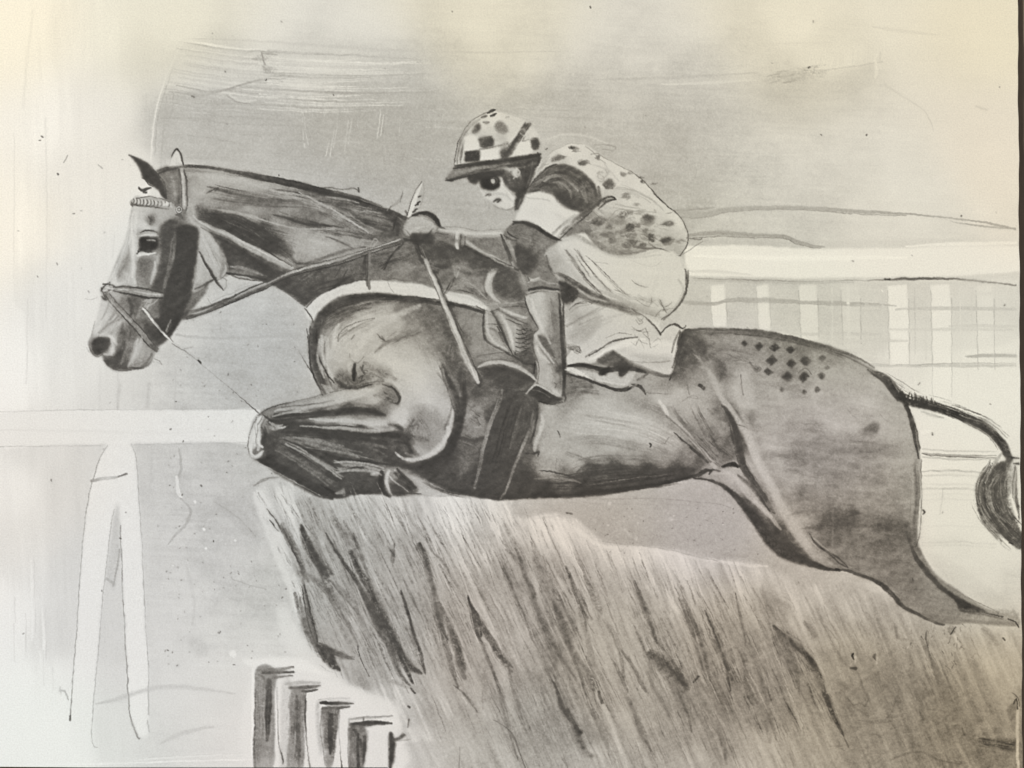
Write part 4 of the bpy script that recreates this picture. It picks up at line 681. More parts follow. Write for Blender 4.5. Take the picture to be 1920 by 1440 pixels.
B("290,610 305,625 300,640", 8, 70, 14, .5, 1.4)
# far ear, near ear, forelock
P("242,291 256,296 270,303 284,313 292,322 302,336 308,350 311,372 302,368 297,357 286,348 276,342 273,338 266,334 264,322 257,308 250,298", 82, .95, 1, .3, True)
S("242,291 256,296 270,303 285,314 297,328", 1.2, 70, .7); B("262,305 280,325 300,360", 5, 98, 14, .5, 1.3); S("266,334 272,337 278,346 286,350", 1, 60, .8)
S("312,372 308,340 300,332", 1.6, 78, .7)
P("314,312 318,300 324,288 331,280 337,286 342,298 345,310", 214, .9, 1.2, .15); S("320,296 325,287 331,279 337,285 341,296 344,309", (.8, 1.4, 1.3, 1.6, 1.6, 1), (110, 70, 66, 80, 84, 90), .9); S("316,312 320,298 324,292", .8, 170, .7); S("330,306 338,308 342,312", (2, 3, 2), 172, .6, .9); S("318,314 330,316 344,314", 1.6, 130, .5)
S("260,352 266,356 274,355 282,353", (2, 3.2, 3.8, 2), 78, .95, .5, .4); S("270,360 275,361", 2, 90, .9)
# browband plait
S("248,380 262,376 290,377 312,381 323,386", (6, 8, 8, 7, 5), 178, .95, .4, .3); S("247,384 262,385 290,388 316,392", (3, 2, 2, 1.5), (110, 100, 96, 110), .8, .5, .6); S("256,372 280,369 304,373 318,379", 1.2, 100, .75, .5, .5)
for k in range(11):
    x = 250 + k * 6.6; y = 378 + k * .55
    S([x, y - 5, x + 2, y, x - 1, y + 4], (1, 1.7, 1), 92, .7, .6, .4); S([x + 3.4, y - 4, x + 3.8, y + 2], 1.4, 216, .75)
S("309,384 315,381", 3, 220, .8); S("247,380 249,387", 1.4, 100, .7)
# cheekpiece straps and rosette
P("337,318 345,318 349,345 350,370 349,388 341,388 341,350", 178, .9, 1, .2); S("336,318 340,350 341,388", (1.4, 1.2, 1), 84, .75); S("345,318 350,345 351,380 348,395", (1.6, 2, 2, 1.6), 96, .8); S("341,325 345,360 345,384", 1.4, 208, .7)
S("348,330 351,340 351,360", 1.5, 80, .7); S("340,400 352,405 356,420 360,425", (2, 3, 3, 2), 150, .6); S("346,395 344,420", (3, 4), 120, .6)
S("334,393 337,393", 7.5, 196, .95, .3, .1); S("330,389 336,386 342,390 342,397 336,400 330,397 330,390", .9, 84, .8); S("334,395 334,391 338,390 339,394 336,396", 1, 74, .85); S("330,403 338,404 342,410", (2, 4, 2), 80, .7)
# throat lash: pale diagonal strap down the neck
S("354,392 362,408 376,420 400,432 440,449 480,470 510,486 540,500 558,508", (4, 4, 5, 5, 6, 6.5, 6, 5, 3), 158, .6, .5, .3)
S("362,404 378,418 402,430 440,446 480,466 512,482 550,502", (2, 2.5, 3, 3.5, 4, 3.5, 2), 192, .85, .7, .25)
S("376,426 410,444 450,462 490,484 530,508", 1.5, 96, .6, .6, .5); S("372,408 400,422 440,438 480,458", 1.3, 84, .5, .6, .5); S("456,459 458,463 457,466", 1.3, 60, .9); S("500,482 520,490", (2, 1), 130, .6, .7, .8)
# cheek strap hanging from the jaw
S("374,472 384,492 396,512 408,530 418,545", (1.5, 2.4, 2.6, 2.6, 1), 84, .95, .4, .3); S("378,476 396,506 412,532", .8, 130, .7); S("418,545 424,536 424,524 416,520", .8, 120, .6)
# noseband, grackle and bit
P("188,538 204,532 216,538 214,548 222,560 206,566 194,560 188,550", 180, .8, 2, .4)
for p in ("190,540 193,550 198,562", "193,532 206,534 214,536", "189,545 196,535 206,530", "196,548 206,544 216,546", "190,556 196,562 204,560"): S(p, 1.6, 76, .8, .5, .5)
S("200,536 210,540 220,541", 2, 218, .8); S("193,545 200,545", 2, 214, .8)
P("212,540 240,540 270,543 304,551 304,557 270,557 240,550 214,545", 150, .95, 1, .2); S("212,539 240,538 270,541 304,549", (1.4, 2.2, 2.2, 1.4), 82, .92, .5, .3); S("218,547 240,551 270,557 304,559", (1, 2, 2.2, 1.6), 74, .95, .5, .3); S("250,546 280,551 300,553", (1, 2, 1.4), 188, .7); S("222,543 240,543", 1.4, 210, .7)
S("200,552 220,576 242,600 262,622 280,642 295,657", (5, 4.5, 5, 5.5, 5, 2.5), 140, .95, .3, .2); S("197,554 218,580 240,604 260,627 278,648 294,660", 1.2, 78, .85, .5, .3); S("204,550 226,574 248,598 268,620 286,642 297,655", 1.2, 84, .8, .5, .3); S("206,562 226,584 246,604", 1.6, 190, .6); S("284,646 294,658", 3, 96, .8)
S("268,578 284,598 304,622 322,643", (1.6, 2.2, 2.4, .8), 212, .95, .4, .1); S("272,578 288,596 308,620 324,642", .8, 92, .75); S("262,578 270,572 280,568", 1, 100, .6)
# breast-plate
P("573,577 600,554 627,541 660,530 693,526 728,527 760,530 790,534 814,541 850,549 880,554 913,574 916,583 893,579 860,570 827,564 793,558 760,554 726,550 693,549 668,551 647,554 626,562 610,573 596,588 586,604 578,596", 208, .97, 1, .1)
S("572,578 582,590 586,604", 1.4, 92, .8); S("575,576 600,553 630,538 662,528 694,524", (1, 1.4, 1.6, 1.6, 1.4), 84, .8, .5, .4); S("820,546 850,552 880,560 905,572", (2, 4, 4, 2), 186, .5, .8, .4); S("727,529 738,548", .7, 150, .7); S("650,540 700,535 760,540", (2, 3, 2), 216, .4)
S("694,524 740,524 790,528 815,536", 1.2, 120, .6)
P("590,604 600,586 616,572 646,558 690,552 730,553 770,558 800,561 800,568 760,568 720,564 690,564 660,570 636,580 620,592 606,612 598,640 600,680 610,710 622,738 612,742 600,722 588,690 584,650 585,625", 80, .9, 2, .35)
S("820,566 850,570 880,578 905,586 925,592", (3, 4, 3.5, 3, 1.5), 72, .9, .5, .35); B("640,560 700,556 780,562 860,574 920,588", 5, 74, 26, .6, 1.4); B("604,640 606,690 620,735", 8, 92, 22, .5, 1.5)
S("604,600 600,650 608,690", (2, 4, 3), 108, .5, .9, .5); S("576,616 580,650 583,690 598,725 614,742", (1, 1.4, 1.6, 1.4, 1.2), 70, .8, .5, .4)
# shoulder and chest modelling
for p, w, t, n in (("610,640 640,600 680,575 730,565", 10, 150, 26), ("616,660 640,620 680,595 740,578", 12, 188, 30), ("625,690 645,650 690,620 750,600", 12, 196, 34), ("640,700 680,660 730,640 780,630", 10, 172, 22), ("636,640 660,620 690,605 704,596", 4, 118, 14),
    ("780,560 800,600 820,650 845,700", 14, 118, 26), ("760,600 790,640 815,690 830,720", 12, 150, 20), ("640,690 650,720 668,735", 10, 130, 20), ("690,700 710,690 740,680", 9, 180, 14), ("620,640 618,680 626,715", 6, 176, 16)):
    B(p, w, t, n, .42, 1.6)
P("750,560 800,566 836,600 850,660 850,700 836,690 806,640 770,610 740,590", 112, .5, 7, .5); P("700,640 760,640 810,690 832,750 820,780 780,770 740,730 700,680", 200, .5, 12, .15)
S("604,690 622,650 650,620 700,598 760,588", (8, 13, 13, 10, 5), 198, .55, 1, .3); S("612,620 640,590 690,572 740,566", (6, 10, 10, 6), 118, .45, 1, .6)
S("634,640 636,626 650,612 680,602 702,596", .9, 88, .65, .6, .5); S("708,626 722,640 716,630", 1, 90, .6); S("716,640 740,636 770,628 790,622", .9, 100, .6, .6, .5); S("712,632 724,640 734,640", 1.3, 96, .6); S("748,566 758,580 768,596", 1, 110, .6, .6, .6); S("658,636 664,628", 1.4, 110, .6)
S("664,690 666,700 666,714", (3, 5, 3), 76, .85, .6, .4); S("676,688 684,700", 2.4, 92, .7); P("640,712 655,700 670,706 690,700 706,706 680,722 655,732 636,735 622,728", 98, .6, 4, .6); P("690,688 720,684 740,700 722,712 690,706", 138, .5, 5, .6)
P("598,728 608,722 624,728 632,734 614,744", 178, .7, 2, .4); S("612,706 622,724 634,736", (3, 5, 3), 112, .6, .8, .6); S("600,700 616,735", 1, 90, .4)
P("760,640 800,650 830,700 842,750 846,790 825,820 800,800 770,780 745,740 742,690", 190, .35, 14, .2)
S("832,700 842,730 850,760 848,790 838,820 820,845 790,860 760,862", (4, 3, 4, 5, 4, 4, 4, 3), 196, .65, .8, .3)
P("775,770 800,760 830,780 836,810 820,840 790,845 772,820", 140, .45, 8, .5); S("784,790 776,800 770,808 772,820 770,830 776,842", (3, 5, 5, 4, 3, 2), 88, .6, .8, .8); S("770,800 785,796 782,806", 1.5, 84, .6)
P("826,680 838,690 856,720 866,760 866,800 856,840 838,872 812,888 780,890 764,888 800,866 830,842 846,808 850,770 846,740 834,712", 78, .88, 3, .35)
S("824,686 832,710 842,740 850,765", 1.2, 92, .7, .5, .6); S("830,690 838,716 846,740", 1, 150, .6); B("870,600 850,640 845,680 862,720", 10, 92, 24, .45, 1.6); B("880,660 866,700 868,760 866,800", 8, 78, 26, .5, 1.6)
# horse: forearm and folded forelegs
LEG = "470,800 476,785 486,775 512,762 560,752 612,738 650,728 680,718 715,714 738,722 750,738 752,752 746,770 745,785 755,800 764,812 771,830 776,845 800,860 826,852 812,874 790,885 740,882 715,884 690,888 706,892 724,882 745,882 780,905 786,918 770,930 740,930 700,926 660,930 640,936 612,932 590,922 550,900 510,880 480,866 468,852 466,830"
G(LEG, """483,790,190 476,815,205 470,835,200 500,775,130 520,766,135 560,760,155 600,752,165 640,742,180 680,730,190 715,722,180 735,745,125 725,735,150 700,748,180 560,772,120 620,765,150 680,760,160 720,765,120 740,765,170 760,780,190
540,778,100 600,775,92 650,770,88 700,770,92 520,790,92 560,790,95 600,788,150 650,788,170 700,792,178 740,792,180 760,800,170 500,800,140 510,815,86 560,808,80 620,812,78 680,812,78 740,812,90 770,820,88
500,830,76 540,825,105 580,825,118 620,835,96 660,830,80 720,835,84 760,845,92 480,850,120 500,860,76 540,860,88 580,850,76 620,860,80 680,865,86 740,868,84 790,875,78 560,880,76 600,905,76 630,925,78 600,880,100 630,895,98 660,880,100
650,900,84 680,910,82 700,915,84 710,890,120 725,900,90 740,915,110 755,910,90 770,915,110 780,912,120 745,890,170""", 6, 1, 1.3, .12)
B("512,766 580,756 650,738 710,722", 4, 176, 14, .5, 1.6); S("520,772 560,768 610,764 650,757", (1.5, 2.5, 2.5, 1.5), (120, 100, 110, 150), .75, .7, .5); S("524,776 560,774 600,772 620,768", (1.5, 3, 2, 1), 184, .7, .8, .4)
S("516,780 560,777 610,772 660,768 700,770 716,776", (5, 4, 4.5, 6, 6, 4), 82, .88, .6, .4); S("640,764 680,760 712,762", (2, 5, 4), 120, .55, .9, .5); S("610,786 660,789 700,793 740,793 760,788", (2, 5, 7, 7, 5), 184, .75, .8, .35)
S("590,796 640,800 700,802", (2, 3, 2), 140, .5, .8, .5); S("508,792 560,800 620,810 690,812 760,818 800,826", (8, 10, 10, 9, 9, 8), 78, .8, .8, .35); B("500,800 580,808 660,812 740,822", 14, 70, 40, .4, 2)
P("740,778 765,768 784,772 772,790 752,802 738,796", 186, .7, 4, .3); P("715,722 735,720 748,738 746,758 730,762 714,750", 122, .6, 5, .6); S("734,724 744,734 750,746 746,758", (1.2, 2, 2, 1.5), 80, .75, .6, .6); B("716,746 730,742 742,750", 8, 96, 16, .5, 1)
S("486,777 512,762 560,751 612,738 660,726 700,716 722,716", (1, 1.6, 1, .9, .9, .9, .9), (80, 84, 110, 96, 100, 110, 130), .75, .5, .4)
S("495,778 485,795 482,812 485,830 492,838", (3, 4.5, 5, 4, 3), 206, .9, .7, .2); S("503,780 494,792 490,806 494,826", 1.6, 100, .6); S("482,782 478,800 480,820 480,842", .9, 96, .7); S("470,812 467,830 470,848 478,856 490,848", (2.4, 3.4, 3.4, 4, 3), 208, .9, .7, .2); S("478,790 468,812 465,835 470,852 480,858", .9, 100, .75)
S("492,775 504,786 512,790", (1, 2.4, 1), 76, .8); S("506,792 514,798 528,800 540,798", (2, 4.5, 3, 1), 178, .85, .7, .2); S("514,800 518,806", 1.2, 70, .8); S("508,792 509,795", 1.2, 64, .8); S("498,806 500,825 510,838", (3, 5, 5), 92, .7, .8, .4)
S("550,822 590,824 620,832 645,836", (2, 4, 3, 1), 132, .65, .8, .5); S("545,820 580,836 620,856 650,874", (1.5, 4, 5, 2), 72, .8, .8, .4); S("665,830 710,836 750,840 780,846", (1.5, 4, 5, 3), 112, .5, .8, .5); S("740,828 764,832 772,845", (1.5, 3, 2), 72, .8, .6, .5)
S("536,833 560,846 585,862 606,880 632,894", (2.5, 2.4, 3, 2.6, 2), (160, 170, 148, 140, 130), .85, .6, .3); S("540,842 570,864 600,884 632,902", (2, 4, 4, 2), 74, .75, .7, .4); S("585,862 610,872 640,880 670,878 700,884", (1, 3, 4, 3, 2), (140, 160, 160, 168, 172), .75, .7, .4)
S("482,860 510,876 550,898 590,920 622,934", (4, 9, 12, 12, 6), 76, .85, .7, .35); S("500,846 540,870 580,896 620,918 644,920", (6, 9, 9, 8, 5), 84, .6, .8, .4); S("480,866 520,886 560,908 600,928", 1, 210, .6, .6, .4); S("610,915 622,922 630,924", (2, 4, 3), 64, .7, .7, .3); S("632,925 642,922 644,928", (3, 6, 4), 130, .8, .7, .3)
P("640,884 665,878 690,882 700,894 718,888 716,924 690,926 655,924 646,905", 82, .9, 1.6, .3); S("650,880 672,876 690,884", (1.5, 2, 1.5), 66, .8, .6, .4); S("696,890 708,891", (3, 4), 180, .75, .7, .3); S("720,884 716,900 720,922 732,930", (3, 5, 5, 3), 72, .9, .6, .3)
P("724,888 740,884 748,892 740,896 730,905 733,928 724,915 721,900", 190, .9, 1, .2); P("732,905 742,898 760,910 776,924 744,930 734,920", 92, .9, 1.3, .35); S("746,892 760,906 774,920", (1.5, 2.4, 1.4), 200, .9, .5, .2); S("742,884 756,896 770,910 782,916", (2.5, 5, 5, 2), 78, .92, .5, .3); S("744,928 765,926 790,926", (1.4, 2, 1), 66, .8)
S("740,882 770,886 800,898", 1, 130, .6); P("758,890 790,896 830,914 850,930 800,930 784,920", 182, .8, 3, .4); S("476,911 490,902 508,896 522,895", (1.5, 3, 2.4, 1.2), 140, .8, .6, .6)
S("700,926 760,928 850,930 920,936", (1, 1.6, 1.5, 1), 150, .5, .8, .9); B("790,900 840,922 900,934", 4, 80, 30, .6, 1.2); S("790,893 830,910 880,926 940,936", (3, 5, 6, 4), 76, .7, .8, .6)
S("840,800 832,835 800,857 763,862", (4, 5, 5, 3), 198, .8, .8, .3); S("858,800 850,835 826,862 795,878 755,872", (6, 7, 8, 7, 4), 74, .8, .8, .35)
S("520,768 580,758 640,744 700,730", (2, 4, 6, 7), 192, .6, .9, .3); S("590,788 650,790 700,794 745,792", (2, 5, 7, 6), 196, .6, .9, .3); S("516,781 560,778 612,773 668,769 704,771", (5, 4, 4.5, 6, 4), 72, .8, .7, .4); S("508,793 560,801 620,811 690,813 750,818", (7, 7, 8, 8, 6), 70, .7, .8, .4)
S("560,838 600,842 650,850 700,862", (1, 2, 2, 1), 138, .6, .8, .5); S("600,860 650,862 700,868 740,872", (2, 5, 5, 2), 70, .6, .9, .4)
# girth and belly
P("868,760 900,748 912,790 896,830 872,836 866,800", 138, .5, 6, .6); S("884,770 896,764 905,770 896,785", (3, 7, 5, 3), 160, .5, .9, .6); B("862,820 880,826 905,836", 10, 86, 22, .5, 1.6); B("880,840 868,870 862,900", 8, 104, 16, .4, 2); S("878,846 872,876 864,896", (4, 8, 5), 110, .5, .9, .5)
P("944,732 1008,752 1000,790 984,830 966,880 948,928 886,918 896,870 908,832 922,790", 80, .85, 2.5, .25)
B("940,740 918,800 905,850 892,915", 4, 140, 26, .6, 1.2); S("942,730 936,760 918,800 910,832 900,870 890,915", (2.5, 2.5, 3, 3.5, 2, 3), (150, 120, 140, 150, 120, 130), .75, .6, .6); B("985,760 975,800 960,850", 12, 112, 22, .4, 1.8); B("970,740 950,800 930,880", 14, 66, 26, .4, 2)
S("1000,770 994,800 985,824 972,855 960,890 946,926", (1.5, 2, 3.5, 3.5, 3, 2), (130, 110, 150, 145, 130, 150), .85, .6, .4); S("1008,760 1004,800 994,830", (3, 3, 2), 72, .8, .7, .4); S("938,935 945,925", 2, 140, .6); P("985,738 1006,746 1010,760 996,775 982,768", 100, .6, 3, .5)
S("1014,775 1018,790 1012,812 1004,832 1002,845", (3, 6, 6, 7, 4), 196, .8, .8, .3); S("985,850 1000,851 1010,848 1008,856", (1, 1.4, 2.4, 1), 76, .8)
for p, w, t, n in (("1080,770 1140,780 1220,800 1290,840", 14, 196, 40), ("1070,800 1130,805 1200,815 1270,845", 14, 196, 34), ("1040,740 1060,760 1080,780", 14, 140, 18), ("1060,830 1120,825 1180,835 1250,850", 9, 140, 26), ("1060,880 1120,862 1200,862 1280,870", 8, 122, 30), ("1090,780 1150,790 1210,800", 9, 150, 14),
    ("1040,900 1100,890 1170,884 1250,884 1310,888", 10, 74, 50), ("1000,915 1080,915 1180,908 1280,894", 12, 70, 60), ("1180,750 1240,770 1280,800 1320,850", 9, 140, 26), ("1060,850 1110,868 1160,868", 6, 110, 16)):
    B(p, w, t, n, .42, 1.8, (.3, .7))
S("1012,882 1030,884 1055,888 1075,896 1090,904 1110,906", (1, 1.4, 1.8, 2, 3, 2), 78, .85, .6, .4); S("1000,898 1040,895 1070,900 1090,905", (1, 3, 2.5, 1), 156, .55, .8, .5); S("1080,888 1100,872 1130,874 1180,876 1240,882 1300,880", (3, 6, 6, 7, 8, 6), 82, .65, .9, .6)
S("1000,925 1060,930 1120,926 1200,914 1280,898 1320,886", (6, 6, 6, 5, 4, 3), 68, .7, .7, .3); S("1100,910 1180,898 1250,890", 1, 128, .5, .7, .6); S("1046,808 1050,816 1050,820", 1, 70, .8); S("1043,860 1043,880", .8, 110, .6); S("1218,832 1221,834 1219,838", 1.2, 50, .9); S("1250,825 1254,820 1246,832", .9, 110, .6)
P("1080,735 1120,730 1180,752 1230,775 1260,800 1200,786 1130,770 1090,760", 188, .35, 8, .3); P("1160,735 1200,735 1250,770 1290,810 1310,840 1270,812 1220,780 1180,760", 150, .45, 6, .5)
S("1232,742 1240,756 1252,776 1275,800 1300,824 1325,852 1342,878", (6, 7, 6, 6, 5, 5, 6), 186, .8, .7, .25); S("1236,752 1246,766 1252,778", (3, 4, 3), 208, .8); S("1264,811 1280,826 1300,843 1316,855 1328,866", (1, 2.4, 3.4, 4, 4), 72, .85, .6, .4); S("1280,828 1292,838", .8, 190, .6)
B("1262,760 1290,800 1320,835 1345,865", 6, 120, 30, .5, 1.6); B("1300,760 1320,800 1345,840 1360,865", 8, 112, 26, .5, 1.5); P("1260,735 1300,730 1320,760 1300,775 1280,765", 186, .5, 7, .4); B("1330,812 1345,835 1358,855", 4, 82, 12, .7, 1.2); P("1330,800 1350,815 1368,850 1350,868 1336,840", 106, .5, 4, .5)
S("1318,880 1334,872 1346,872", (2, 4, 3), 160, .7, .7, .5); S("1312,886 1324,882 1334,884 1330,890", (2, 3.6, 3, 1), 72, .9, .5, .5); S("1354,874 1366,871 1378,870 1384,876", (1.5, 4, 5, 2), 66, .92, .5, .4); S("1340,884 1360,882 1376,888", (2, 4, 3), 174, .85, .6, .3)
# loin, rump and chequers
P("1276,626 1300,622 1320,640 1312,670 1290,690 1262,715 1256,700 1268,670", 92, .6, 5, .5); B("1285,640 1275,680 1262,715", 10, 80, 26, .5, 1.6); B("1300,640 1318,660 1330,685", 8, 84, 18, .5, 1.6); P("1335,672 1358,680 1362,706 1348,716 1340,700", 100, .55, 4, .5)
B("1300,640 1350,650 1410,655", 8, 132, 26, .45, 1.5); B("1330,670 1370,676 1420,676", 10, 116, 26, .4, 1.3); S("1298,654 1310,668 1318,682", (2, 3, 1.4), 160, .7, .8, .3); S("1312,722 1320,728", 4, 76, .8, .6, .4); S("1288,720 1293,740", 1, 110, .6); S("1288,745 1310,748 1300,742 1280,752", .8, 130, .5)
P("1390,700 1404,696 1410,740 1412,770 1396,780 1386,750", 184, .6, 5, .3); S("1389,704 1391,725 1394,740", 1.2, 84, .75, .5, .5); P("1402,768 1414,768 1416,790 1404,800", 112, .5, 3, 1)
S("1325,690 1340,720 1356,750 1375,775 1390,800 1403,820 1416,856 1430,885 1445,910 1462,945 1480,975 1498,1005 1520,1035 1550,1058", (6, 7, 7, 8, 10, 11, 10, 11, 12, 12, 13, 13, 10, 6), (160, 172, 182, 184, 190, 194, 192, 194, 192, 190, 186, 178, 170, 150), .85, .7, .3)
S("1354,760 1366,775 1378,800 1384,830 1390,860 1404,888 1422,915 1440,940 1452,962", (3, 6, 7, 7, 8, 7, 5, 5, 3), (110, 84, 84, 78, 74, 80, 84, 76, 80), .8, .7, .5); B("1375,790 1390,860 1415,905 1440,945", 8, 84, 30, .5, 1.6); S("1378,796 1390,798 1402,804", 1, 80, .7)
S("1368,892 1385,905 1403,928 1425,950 1446,972 1464,992", (3, 6, 7, 6, 5, 3), (178, 186, 184, 180, 168, 150), .85, .7, .3); S("1390,900 1410,920 1430,940 1448,960", (2, 4, 5, 3), 104, .6, .8, .5); S("1425,930 1436,946 1444,958", 2, 68, .7)
S("1300,896 1335,902 1365,918 1392,944 1415,972 1435,1000 1458,1026 1486,1044 1520,1056 1550,1066 1575,1070", (2, 3, 6, 9, 13, 16, 17, 15, 9, 5, 2), 72, .92, .6, .3); S("1440,972 1462,1000 1490,1028 1520,1046", (3, 5, 6, 3), (92, 80, 88, 110), .6, .8, .4)
CHK = ((1396, 645, 6.5, 96), (1423, 650, 8, 88), (1453, 652, 9, 84), (1482, 656, 8, 92), (1446, 677, 9.5, 92), (1483, 682, 8.5, 88), (1511, 678, 10, 96), (1441, 698, 8, 92), (1476, 706, 10.5, 96), (1507, 708, 11, 90), (1541, 705, 8, 112), (1541, 672, 7.5, 118), (1508, 736, 4.5, 106), (1532, 731, 6, 122), (1466, 730, 5, 120), (1420, 690, 6, 120), (1550, 690, 5, 132))
for x, y, r, t in CHK:
    j = lambda: rr.uniform(-.28, .28) * r
    P([x + j(), y - r + j(), x + r * 1.15 + j(), y + j(), x + j(), y + r + j(), x - r * 1.1 + j(), y + j()], t, .8, 1.2, .8, False)
    P([x - r * .8, y, x, y - r * .5, x + r * .4, y + r * .6, x - r * .2, y + r * .7], t - 12, .5, 1.5, .8)
P("1500,668 1512,664 1524,678 1512,688", 112, .5, 1, .6, False); S("1495,700 1510,690 1522,702", .9, 76, .6)
S("1285,618 1340,617 1400,619 1450,626 1520,642 1570,656 1610,672 1640,690", (1.4, 3, 3, 4.5, 5, 4, 3, 2), (84, 96, 92, 90, 88, 92, 110, 130), .75, .7, .5); B("1300,622 1400,624 1500,640 1600,672", 6, 104, 44, .5, 1.6)
S("1280,625 1270,650 1262,690 1256,712", (1.4, 2.5, 3, 2), 72, .75, .7, .5)
P("1618,800 1636,790 1648,800 1640,812 1620,812", 112, .6, 6, .6); P("1490,850 1516,858 1510,880 1494,870", 108, .45, 6, .7); P("1554,890 1572,884 1568,900", 112, .5, 5, .5); B("1560,840 1620,838 1690,846", 10, 112, 26, .35, 2.4); B("1500,800 1560,804 1620,806", 14, 172, 18, .3, 2)
S("1585,762 1600,780 1612,790", (2, 3, 1), 128, .4, .8, .8); S("1650,776 1664,790", 1, 120, .5); S("1664,772 1676,788", 1, 130, .5); B("1620,710 1650,730 1680,760", 10, 176, 16, .4, 1.8); P("1640,730 1670,745 1694,800 1690,830 1660,810 1645,770", 174, .4, 10, .3)
P("1548,958 1562,952 1580,962 1600,950 1612,972 1590,1000 1572,1030 1540,1020 1530,990", 96, .45, 4, .5); S("1562,955 1562,990 1560,1025", (1, 1.6, 1.2), 142, .6); S("1566,950 1575,958 1586,950", (3, 5, 3), 146, .5, .8); S("1500,992 1540,986 1600,984 1660,988 1700,984", (2, 5, 6, 8, 7), 92, .5, .8, .5); S("1630,988 1690,992", (2, 4), 98, .5)
P("1660,980 1690,970 1708,985 1712,1010 1690,1012 1665,996", 96, .5, 5, .5); P("1650,1005 1690,1010 1686,1032 1660,1026", 98, .5, 5, .4); S("1676,1045 1696,1047 1704,1042", (2, 4, 2), 142, .6); S("1695,1055 1706,1055", 1, 80, .7); S("1710,1083 1711,1090", 1, 60, .9)
P("1655,1050 1700,1048 1712,1080 1700,1095 1670,1090", 116, .4, 6, .3); S("1690,1112 1720,1105 1750,1108", 1, 110, .4)
B("1520,1010 1560,1045 1600,1070 1640,1085", 8, 108, 24, .45, 1.8); S("1518,1000 1530,1020 1552,1036 1575,1056 1590,1064", (1, 2, 2, 1.5, 1), 78, .75, .6, .5)
# hind leg outlines
S("1560,1068 1590,1070 1625,1082 1650,1094 1672,1114 1694,1138 1722,1152 1745,1164 1770,1172", (3, 3, 4, 5, 6, 5, 4, 3, 3), (84, 82, 78, 76, 74, 76, 88, 100, 110), .88, .6, .4); S("1568,1067 1573,1068", 2.5, 60, .8)
S("1700,1000 1708,1020 1716,1042 1728,1060 1744,1080 1762,1098 1785,1118 1810,1136 1850,1150", (2, 4, 5, 6, 7, 7, 5, 3, 2), (88, 84, 80, 74, 76, 80, 80, 84, 90), .9, .6, .4)
P("1744,1086 1760,1098 1790,1116 1820,1132 1850,1147 1838,1150 1800,1146 1792,1130 1776,1112 1760,1100", 78, .92, 1.6, .2); S("1742,1072 1768,1092 1800,1112 1830,1128 1860,1142", (1, 1.6, 1.6, 1.2, .8), 128, .6, .7, .5)
S("1745,1160 1790,1160 1830,1166 1870,1168 1908,1170", (8, 8, 6, 6, 6), 140, .7, .8, .5); S("1802,1146 1840,1152 1880,1160", (2, 3, 3), 100, .5, .8, .7); S("1850,1150 1864,1153 1880,1156", 1.4, 60, .7, .5, .9); S("1862,1143 1872,1150 1866,1154", 1, 120, .6); S("1890,1160 1904,1166 1910,1176", 1.2, 70, .8); S("1900,1145 1909,1160", (3, 4), 160, .5)
# quarter outline: torn double line
S("1690,735 1700,760 1708,790 1716,830 1722,860", (4, 5, 4.5, 2.5, 1.4), 76, .9, .6, .4); S("1712,790 1718,830 1722,856", 1, 80, .8); B("1715,860 1720,920 1716,980 1714,1020", 5, 112, 40, .5, 1.1)
S("1716,860 1711,900 1714,940 1710,980 1712,1020", 5, 160, .4, .9, .6); S("1727,862 1728,910 1727,960 1724,1000 1718,1024", (1, .8, 1, .8, 1.2), (120, 110, 120, 100, 80), .8, .5, .4); S("1710,880 1708,930 1706,980", 1, 128, .5); S("1730,956 1734,960 1731,965", (1, 2, 1), 60, .9)
# tail
S("1628,696 1650,704 1665,716 1684,742 1700,752 1731,760 1760,766 1787,776 1815,786 1842,800 1862,814 1876,828 1886,845 1892,860", (4, 8, 10, 10, 8, 9, 9, 9.5, 9, 9, 9, 10, 10, 9), (120, 98, 84, 78, 78, 78, 74, 78, 82, 80, 84, 80, 84, 96), .93, .5, .5)
B("1660,708 1690,742 1740,758 1800,780 1860,812 1885,850", 9, 70, 60, .6, 1.4, (.15, .4)); B("1650,700 1680,720 1720,745 1780,765 1850,795 1890,830", 12, 96, 60, .5, 1.1, (.1, .3)); S("1655,704 1666,706 1676,720 1686,736", 1.3, 150, .6); S("1800,778 1840,792 1866,806", 1.5, 160, .6, .6, .8)
for k in range(26):
    x = 1684 + k * 2.9 + rr.uniform(-2, 2); y = 738 + (x - 1684) * .3
    S([x, y + 8, x + 1, y - 1, x + rr.uniform(-1, 3), y - rr.uniform(2, 12)], (2.4, 1.6, .5), 76, .8, .6, .3)
S("1728,772 1745,778 1768,784", (2, 4, 2), 160, .6, .8, .4); S("1696,760 1702,758", 1.4, 70, .8); S("1742,757 1760,762 1780,768", (1, 2, 1), 118, .5)
S("1878,850 1870,862 1864,875 1872,868", (3, 6, 5, 3), 158, .7, .8, .6); S("1888,852 1892,862 1884,872 1868,878", (6, 8, 8, 4), 100, .85, .6, .6); S("1896,857 1910,860", (2, 1.5), 60, .9); S("1901,869 1911,869", (2, 1.6), 56, .95)
S("1880,872 1872,888 1866,905 1866,930 1872,958 1886,984 1900,1003 1912,1016", (8, 17, 19, 20, 21, 20, 18, 16), 86, .93, .35, .4)
S("1846,886 1836,900 1832,920 1836,945 1846,965", (2, 5, 5, 4, 2), 158, .8, .8, .5); S("1858,884 1846,906 1848,930", (1, 1.4, 1), 220, .8); B("1872,870 1855,910 1862,960 1890,1000 1912,1022", 18, 62, 70, .6, 1.2, (.2, .6)); B("1880,870 1868,910 1876,960 1905,1000", 14, 128, 44, .5, 1.1, (.2, .5)); B("1852,890 1842,930 1862,975 1890,1012", 5, 84, 44, .6, 1)
